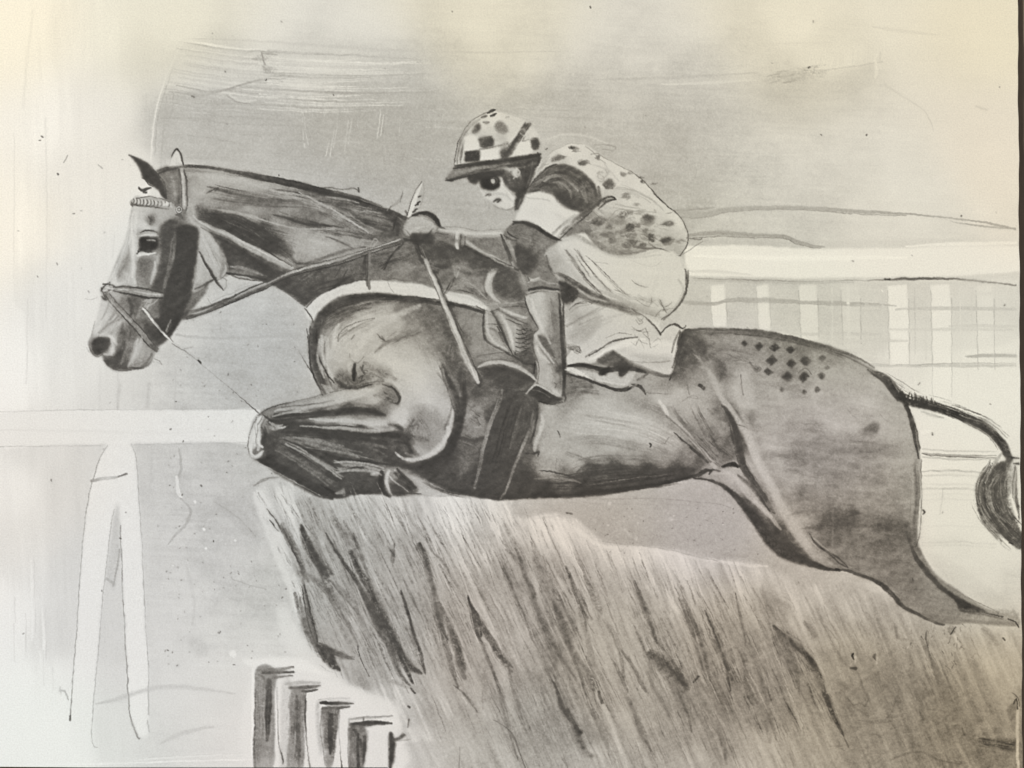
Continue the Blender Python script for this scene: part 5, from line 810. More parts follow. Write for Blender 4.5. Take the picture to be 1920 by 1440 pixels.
S("1878,896 1870,914 1872,940 1882,962", (.8, 1.3, 1.3, .8), 168, .7); S("1888,886 1886,906 1892,930", (.8, 1, .7), 150, .6); S("1838,962 1856,988 1878,1010", 1, 170, .5, .7, .9); S("1866,996 1874,1000", 2.6, 120, .8); S("1892,1018 1899,1020", 1.4, 60, .9)
for k in range(7):
    S([1903 + k * .6, 872 + k, 1898 + k * 1.5, 915, 1904 + k, 950, 1911, 975 - k * 4], .7, 96, .8, .5, .2)
S("1908,872 1903,900 1902,940 1908,966", 2, 226, .6, .8)
# ---------------------------------------------------------------- second sitting: modelling of the horse
Z(340, 280, .25)      # neck
s_("60,190 200,195 300,220 500,255 700,310 900,372", (20, 34, 36, 34, 22, 10), 186, .6, 1, .3)
s_("200,280 320,310 420,335 520,362", (10, 20, 18, 6), 98, .7); s_("250,370 420,392 560,385 720,385 900,410 1010,430", (12, 26, 26, 26, 20, 8), 104, .6, 1, .7)
s_("690,492 780,512 860,535 960,565 1060,570 1130,580", (6, 18, 16, 16, 14, 6), 78, .85); s_("180,440 400,470 520,505 650,540 860,592 1000,598 1150,600", (8, 16, 14, 12, 9, 9, 5), 186, .7, 1, .3)
s_("880,322 1020,390 1120,440 1200,492 1300,560 1400,622", (4, 8, 8, 8, 8, 5), 188, .75, .8, .3); s_("1080,352 1200,372 1330,402", (5, 13, 6), 176, .7); s_("1340,470 1410,462 1480,480", (8, 17, 6), 160, .7)
b_("1000,420 1100,480 1200,540 1320,610 1450,670", 26, 100, 50, .7, 3.4, (.1, .35), 1); b_("1000,440 1150,530 1350,640", 24, 185, 22, .6, 3, (.1, .3), 1)
s_("1060,390 1200,430 1300,490 1420,560 1550,610", (10, 26, 30, 30, 14), 84, .6, 1, .5); s_("1480,450 1560,500 1620,560 1620,640", (14, 40, 44, 20), 72, .75, .9, .4); s_("1250,470 1330,540 1440,590", (4, 12, 5), 160, .5)
p_("100,420 200,440 300,470 380,500 440,535 540,570 620,600 720,650 760,700 740,760 660,780 560,730 470,680 380,630 280,570 190,520 120,480", 74, .85, 24, .5); b_("300,480 450,560 600,640 720,720", 80, 112, 16, .5, 5)
p_("800,640 900,610 1000,620 1100,660 1180,700 1120,750 980,790 860,800 780,740", 178, .6, 50, .3); s_("960,680 1040,700 1100,720", (20, 40, 16), 194, .6, 1); s_("860,860 980,850 1100,800 1250,755 1380,735", (10, 26, 24, 18, 6), 88, .65, 1, .5); s_("740,700 790,760 850,850", (20, 40, 20), 96, .6, 1)
s_("1090,660 1180,690 1280,740", (5, 12, 5), 96, .7); s_("1180,620 1300,680 1430,740", (8, 22, 8), 160, .5, 1)
s_("180,560 340,640 460,715 580,780 700,835 860,915", (16, 24, 26, 26, 26, 10), 176, .75, .8, .4); s_("300,600 460,690 640,790", (4, 9, 5), 200, .6, 1); s_("230,530 400,630 540,700 700,800 830,880", (5, 10, 10, 10, 4), 72, .7, 1, .5); s_("260,655 420,745 560,840 700,930", (8, 20, 30, 20), 72, .75, 1, .4)
s_("370,880 460,890 560,925 640,950", (10, 22, 16, 5), 156, .7); s_("340,930 450,945 560,960 680,985", (10, 12, 14, 8), 70, .8, .8, .4)
s_("250,640 300,760 320,860 290,960", (12, 34, 36, 12), 124, .6, 1, .5); s_("150,620 200,740 260,880 270,940", (6, 18, 20, 6), 196, .6, 1, .3); s_("120,760 150,860 130,960 110,1000", (14, 34, 26, 10), 192, .5, 1, .3); s_("100,1050 200,1000 260,960", (8, 16, 6), 84, .7)
s_("1110,1060 1180,1010 1270,950 1380,930", (8, 16, 16, 8), 70, .7); s_("1150,960 1200,880", 4, 80, .8, .8); s_("1215,960 1250,895", 4, 74, .8, .8); s_("1200,900 1300,880 1360,900", (10, 40, 16), 132, .5, 1, .8); b_("900,1000 1000,950 1100,900", 50, 118, 20, .5, 5); s_("1500,940 1620,905 1740,860", (10, 24, 12), 156, .6, 1, .5); s_("1560,900 1700,850", (4, 8), 172, .6); s_("1380,800 1372,860 1368,940", (8, 14, 10), 68, .8)
s_("40,1230 200,1180 330,1130 460,1070 620,1000 800,930", (18, 16, 13, 10, 8, 6), 74, .75, .7, .4); s_("230,1140 400,1070 560,1010", (3, 6, 4), 176, .7)
Z(440, 540, .2916)    # chest and forelegs
s_("500,270 490,340 492,430 515,540 545,620 575,675", (14, 24, 26, 26, 24, 12), 92, .75, .8, .5); s_("528,270 528,380 550,470 600,560 640,610", (5, 7, 8, 8, 5), 70, .85); s_("488,250 480,400 500,540 565,690", 5, 72, .7, .8); s_("560,620 590,650 600,680", (8, 24, 14), 168, .7)
s_("540,210 620,150 720,100 850,78 980,68", (14, 26, 26, 18, 10), 88, .75, 1, .7); s_("640,195 760,140 880,100 1040,78", (5, 12, 14, 6), 110, .7, 1, 1); b_("560,220 700,140 900,100", 34, 84, 40, .6, 4)
s_("560,310 556,400 590,500 630,570", (14, 26, 26, 16), 196, .7, 1, .3); s_("670,230 645,300 640,370", (14, 26, 14), 206, .6, 1, .3); s_("610,300 612,350 615,390", (6, 12, 6), 160, .6)
s_("670,330 760,262 900,198", (6, 12, 5), 116, .75, 1, .9); s_("700,310 780,270 860,230", (6, 16, 6), 136, .5, 1, .8)
s_("780,420 850,320 940,240 1060,170 1190,115", (30, 46, 48, 44, 22), 198, .62, 1, .3)
s_("1140,180 1210,270 1290,370 1340,460", (24, 50, 50, 24), 140, .6, 1, 1); s_("1240,110 1330,200 1390,330 1430,440", (24, 44, 44, 20), 92, .65, 1, .7); s_("1340,420 1400,500 1450,600", (24, 44, 40), 92, .6, 1, .6)
s_("900,420 980,350 1080,320 1200,288", (8, 22, 18, 6), 118, .7, 1, .8); b_("1000,360 1100,300 1200,260", 40, 120, 26, .6, 3.4); s_("1090,210 1180,250 1240,300", (10, 34, 16), 150, .5, 1, 1)
p_("640,560 700,520 740,560 790,590 900,600 960,570 940,620 860,640 760,660 680,640 640,610", 96, .7, 16, .7); s_("640,580 690,625 770,645 880,620", (12, 24, 22, 8), 76, .75, 1, .5); s_("772,490 766,540 768,590", (12, 18, 12), 60, .9, .7); s_("825,495 822,520", 9, 88, .8); s_("800,580 825,560 815,600 835,590", 6, 84, .8)
s_("830,480 900,520 980,560 1040,590", (20, 40, 40, 14), 124, .6, 1, 1); b_("820,520 900,550 990,590", 30, 90, 26, .6, 3.2, (.1, .3)); s_("740,420 745,460 790,480 830,440", (4, 7, 7, 3), 124, .6); s_("640,480 700,500 720,470", (10, 26, 12), 170, .5)
s_("900,440 1040,480 1150,560 1220,680 1260,790", (40, 90, 100, 90, 50), 206, .5, 1, .2)
s_("950,620 1020,645 1060,700 1050,745 1000,730", (6, 10, 12, 12, 5), 84, .75, .9); s_("900,690 960,690 1020,720 1000,760", (20, 36, 30, 14), 132, .55, 1, .8); b_("950,690 1000,710 1040,730", 26, 80, 14, .7, 3); s_("1060,640 1090,700 1080,760 1020,800", (10, 24, 24, 10), 190, .5, 1)
p_("1010,810 1090,770 1135,835 1060,915 1000,890", 200, .75, 14, .2)
p_("1130,770 1230,750 1330,810 1340,950 1260,1050 1170,1040 1120,920", 146, .6, 34, .7); s_("1150,850 1110,920 1150,970 1130,1030", (14, 24, 26, 12), 96, .75, 1, .9); s_("1060,900 1120,930 1150,1000", (20, 34, 24), 100, .6, 1, .8); s_("1040,1000 1100,1000 1135,1050", (8, 10, 8), 70, .8); b_("1150,820 1200,920 1230,1000", 60, 110, 30, .5, 4)
s_("1000,870 1060,900 1080,960 1050,1040 1100,1100", (30, 30, 30, 30, 14), 84, .8, .9, .4); s_("1150,970 1220,1060 1180,1085 1100,1060", (14, 26, 24, 12), 160, .65, 1, .4)
s_("1395,790 1392,880 1340,990 1250,1070 1150,1105 1080,1095 1035,1060", (22, 22, 22, 22, 20, 16, 8), 196, .8, .8, .35); s_("1470,620 1475,740 1450,880 1400,1000 1300,1105 1180,1150 1060,1135 960,1100", (20, 30, 32, 30, 30, 26, 26, 14), 74, .85, .8, .4)
s_("1330,510 1350,600 1400,700 1420,780", (6, 10, 10, 5), 112, .7); s_("1380,560 1430,620 1450,700", (16, 30, 20), 140, .6, 1, .8)
s_("260,790 400,775 560,750 700,725 820,690", (7, 12, 14, 20, 22), 190, .65, 1, .3); s_("300,768 400,758 520,742 640,725", (3, 8, 9, 4), 104, .7); s_("260,812 400,812 560,800 700,795 830,780 900,790", (12, 14, 14, 20, 28, 16), 76, .75, .9, .4); s_("700,760 800,748 890,760", (8, 20, 8), 112, .5, 1)
s_("480,842 600,848 760,858 900,862 1030,858", (6, 16, 24, 26, 24), 182, .75, 1, .3); s_("300,850 420,880 620,910 820,930 980,930", (16, 34, 34, 34, 24), 76, .7, .9, .4)
s_("380,962 470,966 580,985 700,1030 820,1060", (6, 14, 14, 12, 5), 124, .65); s_("760,1000 880,1030 980,1080", (5, 14, 6), 108, .6); s_("340,988 420,1030 500,1085 600,1150 700,1215", (5, 8, 8, 10, 6), 156, .8, .8); s_("330,1010 450,1085 560,1160 680,1240", (8, 14, 18, 12), 70, .75)
s_("320,1050 450,1120 560,1200 660,1280", (14, 26, 28, 20), 108, .6, 1, .4); s_("150,1095 260,1150 380,1210 480,1280 560,1320", (16, 34, 36, 34, 18), 74, .7, .8); s_("560,1270 620,1300 640,1310", (8, 13, 6), 62, .8); s_("650,1320 690,1310 700,1290", (8, 20, 10), 140, .7)
s_("640,1110 720,1140 820,1140 900,1165 960,1175", (6, 14, 12, 14, 8), 168, .75, .9, .4); s_("540,1120 660,1160 740,1160", (6, 12, 6), 130, .6); p_("690,1170 760,1155 840,1165 880,1220 930,1200 940,1290 860,1315 740,1310 680,1270", 88, .6, 16, .5)
s_("150,860 150,920 160,1000 150,1040", (12, 17, 17, 12), 206, .8, .8, .2); s_("120,950 106,1020 112,1080 150,1085 180,1050", (7, 11, 13, 14, 10), 210, .8, .8, .2); s_("196,900 200,950 190,1010", (12, 20, 16), 80, .8, .9); s_("230,900 270,905 330,890", (13, 12, 5), 184, .75, .8); s_("210,880 240,930 300,950", (8, 26, 20), 104, .6, 1)
s_("190,780 180,830 150,880", (5, 6, 4), 110, .7); s_("140,830 150,900 130,1000", 3, 100, .6)
p_("960,1180 1000,1160 1050,1165 1090,1210 1000,1200 990,1240 1010,1310 970,1260", 186, .7, 10, .3)
s_("1490,830 1560,800 1600,860 1540,900", (20, 44, 30, 20), 152, .6, 1, .7); b_("1480,780 1560,840 1600,900", 40, 100, 20, .6, 4); s_("1440,1080 1500,1130 1440,1200", (16, 40, 26), 116, .5, 1, .8); s_("1440,960 1540,985 1600,960", (20, 30, 16), 78, .7, 1)
s_("330,975 470,1000 620,1040 800,1090", (8, 18, 20, 8), 138, .6, .9, .5); s_("420,1060 540,1130 660,1210", (5, 12, 8), 150, .7, .9, .5); s_("260,1040 380,1110 500,1190 600,1270", (6, 13, 14, 8), 118, .65, .9, .5); s_("300,1000 430,1060 520,1120 620,1190", (4, 8, 9, 6), 62, .7)
s_("700,960 850,990 980,1030", (6, 14, 8), 116, .55, .9, .6); s_("560,1060 700,1100 860,1120 980,1130", (6, 16, 16, 8), 66, .7, .9, .4); s_("640,1125 740,1120 850,1130 960,1160", (5, 10, 10, 5), 182, .7, .8, .3)
p_("965,1175 1010,1160 1060,1170 1110,1230 1165,1290 1170,1320 1080,1330 1000,1325 965,1270", 120, .7, 8, .4); s_("990,1180 975,1230 990,1290 1010,1325", (14, 16, 12, 6), 196, .85, .7, .2); s_("1030,1175 1080,1240 1150,1300", (6, 8, 5), 200, .85, .7, .2); s_("1045,1165 1100,1220 1160,1280", (10, 18, 12), 70, .85, .7, .3); p_("1020,1240 1060,1230 1130,1300 1060,1325 1030,1300", 84, .8, 8, .4); s_("945,1180 935,1240 950,1310 990,1335", (14, 18, 16, 8), 66, .85, .7, .3)
Z(150, 270, .3055)    # head
b_("225,1090 200,1140 170,1180", 40, 150, 16, .6, 4); s_("170,980 240,1060 300,1110", (4, 8, 4), 150, .5); s_("215,560 200,700", 4, 200, .5); s_("150,1000 135,1080 100,1150", (5, 8, 5), 212, .5); s_("90,1090 70,1180", 3, 130, .6)
p_("300,65 360,95 420,130 470,190 500,240 520,300 535,345 500,320 480,290 440,262 400,225 375,190 355,130", 78, .8, 5, .3)
p_("500,190 560,165 620,180 612,340 590,400 545,350 520,280", 132, .6, 16, .6); s_("560,200 580,260 585,340", (12, 20, 12), 165, .6, 1); s_("485,180 540,160 600,150", (8, 12, 8), 80, .8)
p_("540,125 560,90 590,55 615,80 625,125 600,135", 205, .7, 10, .2); s_("560,75 590,35 620,60 634,125", (4, 6, 8, 7), 72, .85)
s_("320,430 345,420 340,520 330,600", (10, 18, 18, 10), 212, .7, 1, .2); s_("420,440 460,430 470,470 440,500", (8, 14, 14, 6), 150, .55, 1); s_("425,445 440,470 430,490", (7, 12, 8), 100, .8)
p_("480,560 500,500 560,470 600,480 590,540 560,700 520,800 470,880 430,890 470,780 490,680", 90, .75, 12, .5); s_("580,540 560,640 545,760 520,880", (8, 14, 14, 8), 126, .6, 1, .5); p_("600,510 720,515 722,640 700,800 670,950 640,1020 600,1080 540,1150 500,1100 520,960 560,800 590,660", 74, .85, 8, .35)
s_("370,545 400,530 450,535 480,550", (5, 9, 8, 5), 92, .85); s_("360,565 420,555 480,565", (6, 10, 6), 205, .8); p_("362,590 380,575 470,578 480,610 465,650 400,655 362,665 370,620", 66, .9, 5, .3, False); s_("410,590 440,587 460,595", (4, 6, 4), 188, .9); s_("350,675 372,655 400,660 450,665", 6, 74, .85); s_("352,690 400,678 460,670", (6, 9, 6), 214, .85); s_("480,560 490,620 470,680", (8, 18, 14), 120, .6, 1)
p_("352,715 430,705 445,760 430,850 400,880 350,860", 118, .6, 14, .7); s_("460,720 455,790 435,860", (8, 18, 12), 196, .7, 1, .2); s_("310,640 325,720 335,850", (10, 20, 16), 204, .7, 1, .2); p_("300,640 300,720 270,790 235,830 225,800 260,720", 140, .6, 10, .4); s_("270,790 300,810 300,840", (10, 26, 14), 196, .5, 1)
s_("230,740 200,820", (4, 10), 214, .6, 1)
b_("190,930 160,1020 110,1120", 30, 205, 14, .5, 4); s_("240,1050 200,1090 150,1130 110,1160", (6, 14, 14, 5), 138, .7, 1); s_("230,1090 170,1140 120,1180", (6, 20, 8), 208, .6, 1); s_("180,960 160,1030 130,1080", (4, 8, 4), 150, .6); s_("260,940 250,980 230,1000", (10, 20, 10), 116, .6, 1)
s_("300,950 320,1000 310,1060", (12, 22, 14), 84, .75, 1); s_("380,960 370,1020 350,1070", (10, 26, 14), 150, .6, 1); s_("420,960 400,1000 440,980 480,950", (5, 8, 8, 4), 176, .7); s_("450,1010 440,1060 480,1070", (10, 22, 14), 120, .6, 1, .6); p_("380,1080 430,1090 500,1180 490,1210 440,1190 400,1140", 80, .8, 10, .4); p_("460,1075 560,1080 545,1130 510,1160 470,1110", 72, .85, 7, .3); s_("560,1080 545,1110 530,1150", (4, 7, 4), 170, .7)
s_("260,1100 250,1180 230,1260 240,1320", (16, 30, 30, 16), 92, .7, 1, .5); s_("300,1140 290,1220 270,1300 250,1350", (12, 22, 22, 10), 136, .65, 1, .5); s_("340,1130 330,1200 300,1300", (8, 20, 12), 104, .6, 1, .5); s_("225,1100 215,1160 225,1230", (8, 16, 10), 190, .6, 1); p_("150,1300 210,1290 240,1350 300,1360 280,1390 200,1385 160,1340", 92, .6, 10, .4)
s_("380,1190 360,1260 320,1340", (10, 24, 12), 196, .6, 1, .3); s_("300,1385 360,1375 410,1340 440,1290", (8, 14, 14, 8), 104, .6, 1); s_("400,1230 420,1270 380,1320", (10, 24, 14), 150, .5, 1)
s_("190,1200 205,1240 190,1290 150,1290", (8, 12, 14, 10), 206, .8, .9, .2); s_("90,1190 60,1230 70,1280 100,1305", (5, 8, 8, 6), 120, .6); s_("40,1250 60,1280", 6, 180, .6)
s_("150,870 190,880 180,900 150,930 160,960", (6, 8, 8, 8, 5), 110, .6, 1, .8); s_("160,880 200,895 170,915", (6, 8, 6), 214, .7)
Z(1240, 580, .3333)   # quarters
s_("150,110 300,112 480,118 640,145 800,190 950,235 1060,275 1180,340", (8, 14, 20, 22, 18, 12, 8, 4), 108, .55, 1, .5); p_("120,130 200,130 250,160 260,220 200,330 130,390 60,410 80,280", 96, .65, 22, .7); s_("150,150 210,180 250,230 230,260", (14, 30, 26, 10), 80, .6, 1); s_("180,250 215,280 240,320", (5, 10, 5), 160, .7); s_("270,270 330,300 350,360 330,400", (16, 34, 34, 14), 100, .6, 1, .8)
b_("270,200 400,240 560,290", 60, 100, 44, .5, 4, (.15, .4)); b_("260,160 420,180 600,220", 50, 150, 26, .45, 4); s_("500,300 540,350 560,330", (8, 14, 8), 106, .6)
s_("270,350 310,430 350,520 400,570", (16, 26, 24, 20), 184, .65, 1, .3); p_("380,350 460,340 500,440 540,500 480,580 420,500", 188, .5, 24, .3); s_("340,540 390,600 420,680 440,760 460,860", (8, 26, 30, 34, 30), 84, .7, 1, .6); s_("260,560 330,640 390,740 420,820", (10, 20, 22, 12), 128, .5, 1, .7)
s_("440,560 480,640 510,720 545,820 590,920 640,1020 710,1120 770,1220 820,1320", (26, 32, 34, 34, 36, 38, 42, 42, 40), 186, .6, 1, .35)
s_("60,580 130,680 220,790 300,880", (10, 20, 20, 16), 180, .6, 1); s_("30,600 110,670 200,760 280,860", 8, 100, .6); s_("100,620 190,690 280,800 340,870", (10, 26, 30, 20), 128, .55, 1, .6); b_("190,690 300,800 400,870", 60, 96, 30, .6, 4)
s_("350,885 400,878 440,880", (8, 18, 12), 62, .85); s_("210,940 280,905 330,910", (6, 10, 8), 70, .8); s_("290,925 370,920 400,935 500,1020 560,1100 620,1170", (10, 16, 18, 24, 22, 12), 190, .7, .9, .3); s_("430,930 500,990 560,1060 610,1120", (10, 20, 22, 10), 92, .7, 1, .5)
p_("900,560 1100,560 1280,620 1340,760 1240,750 1080,690 900,640", 176, .4, 50, .5); s_("1040,280 1150,350 1220,400 1280,470", (10, 34, 34, 16), 176, .5, 1, .5); s_("1160,340 1250,410 1330,510", (6, 12, 12), 84, .75, 1)
p_("1130,690 1180,640 1215,630 1230,690 1160,700", 104, .8, 10, .8); s_("1060,700 1150,650 1200,610 1260,640", (6, 20, 24, 8), 172, .5, 1, .8)
p_("720,700 900,690 1000,720 1100,730 1340,760 1370,800 1200,830 1000,830 820,830 720,800", 128, .4, 30, .9); p_("740,790 820,800 810,860 750,850", 104, .7, 12, .9); p_("750,1010 810,1010 790,1060", 116, .7, 8, .8)
for k in range(70):
    x = rr.uniform(700, 1380); y = rr.uniform(640, 1100); r1 = rr.uniform(14, 60); r2 = rr.uniform(6, 22)
    p_([x - r1, y, x - r1 * .3, y - r2, x + r1, y - r2 * .4, x + r1 * .4, y + r2], rr.choice([112, 124, 134, 165, 176, 170]), .28, 8, 1)
p_("1270,850 1400,850 1420,1000 1400,1180 1270,1180 1250,1000", 140, .35, 24, .6); s_("1270,950 1290,890 1370,850", 4, 165, .6); s_("1400,860 1420,980 1415,1150", (14, 26, 18), 164, .6, 1, .6)
p_("960,1130 1000,1110 1060,1150 1100,1120 1130,1160 1080,1200 1100,1240 960,1240 900,1260 850,1240", 90, .6, 12, .6); s_("850,1230 1000,1222 1200,1215 1380,1220", (10, 18, 20, 16), 92, .6, 1, .6); s_("700,1160 860,1130 1000,1140", (10, 30, 16), 122, .4, 1, .9); s_("1330,1270 1380,1240 1420,1320", (14, 34, 22), 100, .5, 1)
s_("1360,530 1400,600 1430,700 1450,790", (10, 20, 16, 6), 90, .65, 1, .5); s_("1395,560 1430,660 1455,780", 5, 74, .8)
Z(1400, 860, .2708)
p_("440,400 600,380 900,440 1100,450 1150,560 1250,720 1400,880 1480,1040 1300,1080 1180,1050 1000,900 800,790 620,740 480,560", 112, .3, 20, .8); p_("960,700 1100,700 1180,800 1300,880 1000,870", 120, .4, 20, .6); s_("1000,900 1150,980 1300,1060", (20, 70, 40), 134, .4, 1, .6)
s_("1480,1040 1600,1060 1750,1060 1870,1080", (20, 40, 40, 40), 148, .5, 1, .9); s_("1600,1130 1680,1200 1700,1250", (20, 34, 30), 150, .5, 1, .9)
s_("0,340 120,450 240,560 330,660 440,720 560,765", (40, 60, 56, 44, 26, 10), 76, .7, .8, .4); s_("150,300 280,440 400,560 500,640", (30, 50, 50, 34), 176, .45, 1, .4); s_("460,560 540,630 640,690 700,745", (5, 9, 9, 5), 74, .7)

Z(0, 0, 1)            # fuller tail
p_("1870,868 1850,880 1836,905 1832,935 1842,965 1862,990 1888,1012 1912,1030 1912,985 1900,960 1896,930 1900,895 1896,868", 110, .6, 3, .9)
b_("1872,868 1848,910 1856,960 1890,1004 1912,1022", 20, 70, 70, .6, 1.4, (.2, .6)); b_("1885,866 1874,910 1884,960 1912,996", 14, 84, 40, .6, 1.3, (.2, .6)); b_("1870,875 1846,915 1856,960 1890,1000", 16, 168, 44, .65, 1.1, (.2, .5)); b_("1842,880 1826,930 1846,975 1880,1010", 8, 120, 26, .4, 1, (.2, .5))
y0, y1, x0, x1, mk = polymask("1420,720 1560,700 1680,780 1715,900 1690,960 1560,940 1450,880", True, 22)
T[y0:y1, x0:x1] += mk * 9
# ---------------------------------------------------------------- rein, hands, saddle and rider
# rein
S("345,598 380,588 410,574 450,558 490,540 525,522 556,510 600,500 640,488 680,474 720,462 760,452", (3, 3.5, 4, 4.5, 4, 3.5, 3.5, 3, 3, 3, 3, 3), 96, .9, .4, .3)
S("420,568 460,550 500,532 540,513 580,502 630,489 690,468 750,449", (1, 1.4, 1.4, 2, 2, 1.8, 2, 1.6), (130, 140, 160, 190, 184, 178, 182, 188), .85, .5, .3)
S("350,600 400,582 450,561 500,540 540,520 600,505 660,488 700,474 750,458", 1.1, 66, .85, .5, .3); S("440,553 500,527 540,509 600,492 660,476 700,464 740,450", 1, 84, .7, .5, .4)
S("340,590 352,592 362,590", (2, 3, 1), 84, .7)
# neck and withers behind the hands, drawn as dark wedge shapes
P("700,478 740,462 780,458 810,470 850,478 870,500 860,530 820,536 790,530 760,528 700,523 660,525 650,505 680,495", 108, .5, 5, .4)
P("762,400 775,408 768,430 758,442 735,452 700,455 690,440 730,430 750,415", 84, .5, 4, .5); B("690,395 730,405 760,425", 6, 78, 16, .5, 1.3)
B("700,500 740,485 780,475", 9, 78, 26, .55, 1.5); B("730,510 760,500 790,510", 8, 138, 18, .5, 1.5); S("720,505 735,478 748,462", (1.5, 1.5, 1), 70, .8); B("790,480 810,500 835,510", 10, 74, 24, .5, 1.5); P("820,480 840,478 846,490 838,505 826,506 820,495", 76, .6, 3, .5)
S("750,520 770,505 785,498", (1, 2, 1), 150, .5, .8, .5); B("850,540 880,545 920,560", 6, 92, 18, .5, 1.3); S("840,545 870,530 900,540 930,556 950,566", (1, 3, 4, 4, 2), 168, .5, .9, .5); S("856,480 870,500 876,520 860,535", (1, 2, 2, 1), 140, .5, .8, .5)
S("857,500 850,520 838,542 833,552", (3, 2.4, 1.4, 1), (150, 120, 78, 84), .85, .5, .4); S("862,502 856,520", (2.5, 2), 184, .7, .7, .4)
S("693,474 692,500 692,522 693,542", (3.4, 2.8, 2.6, 2.2), 118, .92, .4, .3); S("690,474 689,500 690,540", .9, 76, .8); S("700,462 708,452 702,448 694,462", (1, 1.4, 1, 1), 168, .6, .6, .5); S("702,475 712,478 740,472", (2, 3, 2), 84, .6, .7, .6)
# pommel and flap between the straps
P("870,452 900,465 940,485 967,500 1000,500 1010,540 1000,560 990,575 970,580 930,570 900,560 880,530 868,500", 116, .45, 4, .4)
B("870,470 910,490 950,510 980,540", 12, 84, 36, .5, 1.6); P("868,462 890,472 920,484 950,498 930,505 890,500 870,488", 76, .6, 4, .5); S("880,505 900,530 920,556", (2, 4, 2), 140, .5, .8, .5); B("900,560 940,572 985,568", 8, 142, 20, .5, 1.5)
P("930,510 950,503 966,506 972,528 976,548 972,556 950,560 932,550 924,530", 92, .8, 4, .6); S("934,504 924,508 916,522 914,538 920,552 932,566", (2, 4.5, 5.5, 5.5, 4, 2), (170, 196, 200, 192, 180, 160), .9, .6, .2); S("908,516 907,536 914,554", 1.4, 108, .6)
S("893,574 915,584 940,578 968,574 990,578", (1, 1.6, 1, 1, 1), 90, .7, .6, .5); S("913,572 950,568 985,566", (2, 3, 1.5), 168, .6, .8, .4); P("975,515 985,515 992,548 984,552 978,540", 168, .6, 2, .5)
# far boot, girth straps and lacing
P("860,585 905,582 912,640 940,665 960,672 1000,690 995,715 930,712 880,715 862,690 856,640", 132, .4, 4, .4)
P("909,584 918,580 934,600 945,630 956,655 966,664 950,660 925,646 912,634 908,616", 172, .75, 1.5, .3); S("908,582 905,610 910,636 926,650 950,662 962,668", 1.4, 84, .85, .5, .4); S("920,584 934,604 946,634 956,654 962,664", 1.2, 76, .8); S("933,612 942,630 950,646", 1.4, 76, .8, .6, .5); S("936,624 944,640", 2, 84, .7); S("911,607 930,608 944,609", .7, 84, .8); S("912,640 925,650 945,660", 2, 196, .5)
P("930,582 944,590 958,600 985,610 990,640 980,660 967,664 958,640 948,616", 178, .7, 2, .3); S("948,600 958,630 964,655", (3, 5, 3), 200, .6, .8, .3); S("938,578 960,588 985,596", (2, 4, 3), 190, .8, .7, .3); S("932,580 950,590 970,600 988,608", (1.5, 2, 1.5, 1), 96, .7); S("950,598 964,604 976,610", 1.2, 78, .8)
P("976,612 994,608 1002,640 1000,662 984,664 972,650", 96, .65, 3, .5)
for k in range(6): S([978, 618 + k * 8, 986, 622 + k * 8, 996, 619 + k * 8], .9, 66, .7); S([994, 620 + k * 8, 978, 628 + k * 8], .7, 74, .5)
S("966,664 967,660", 1, 60, .9); S("970,664 985,660 1000,664 1012,672", (2, 2.5, 2, 1.4), 98, .8, .6, .4); S("962,666 975,676 985,682 1004,684", (1.2, 2.4, 3, 2), 74, .85, .6, .4); S("880,672 920,664 960,660", 1, 96, .6, .6, .6); P("972,664 1000,665 1002,682 980,680", 88, .6, 1.5, .4)
# stirrup-side saddle edge
P("905,690 930,688 955,692 985,704 998,714 984,720 950,720 925,714 908,706 898,696", 82, .85, 3, .3); S("896,688 912,681 935,679 955,683 975,690 995,704 1003,712", (2, 3.5, 4, 4, 4, 3.5, 2), 190, .85, .6, .25); S("895,692 915,687 940,686 965,694 990,708", 1, 96, .7); S("900,680 930,673 965,678", 1, 100, .6)
S("1006,674 1010,694 1007,712 1000,722", (3, 2.2, 2, 1.4), (150, 196, 170, 150), .85, .6, .3); S("1003,680 1001,700", (1.2, 1.4), 66, .85); S("1004,674 1016,678", 2.2, 92, .7); B("930,720 960,725 990,722", 10, 78, 20, .4, 1.8)
# whip
S("781,455 788,475 794,490", (8, 8, 7), 84, .95, .4, .3); S("786,462 792,480", 2.5, 112, .6); S("783,458 796,492", 1.2, 60, .6)
S("794,490 804,487", 2.2, 60, .5); S("798,488 806,506 818,532 832,566 848,602 864,640 878,670 890,700 899,722", (6.5, 6, 5.8, 6, 6, 6, 6, 6.2, 4), 78, .9, .3, .3); S("798,489 806,506 818,532 832,566 848,602 864,640 878,670 889,698 896,716", (4.5, 4, 3.8, 4, 3.8, 4, 4.2, 4.5, 3), (180, 204, 186, 176, 196, 196, 190, 204, 190), .95, .4, .15)
S("803,492 820,530 838,572 856,612 872,650 892,704", 1.2, 132, .5); S("900,712 903,722", 2.5, 84, .6); S("850,585 858,605 870,625", 1, 80, .6); S("799,502 803,508", 1.4, 70, .7); S("790,480 800,492 806,488", 1.4, 170, .6)
P("800,490 815,492 822,500 812,520", 96, .4, 3, .5)
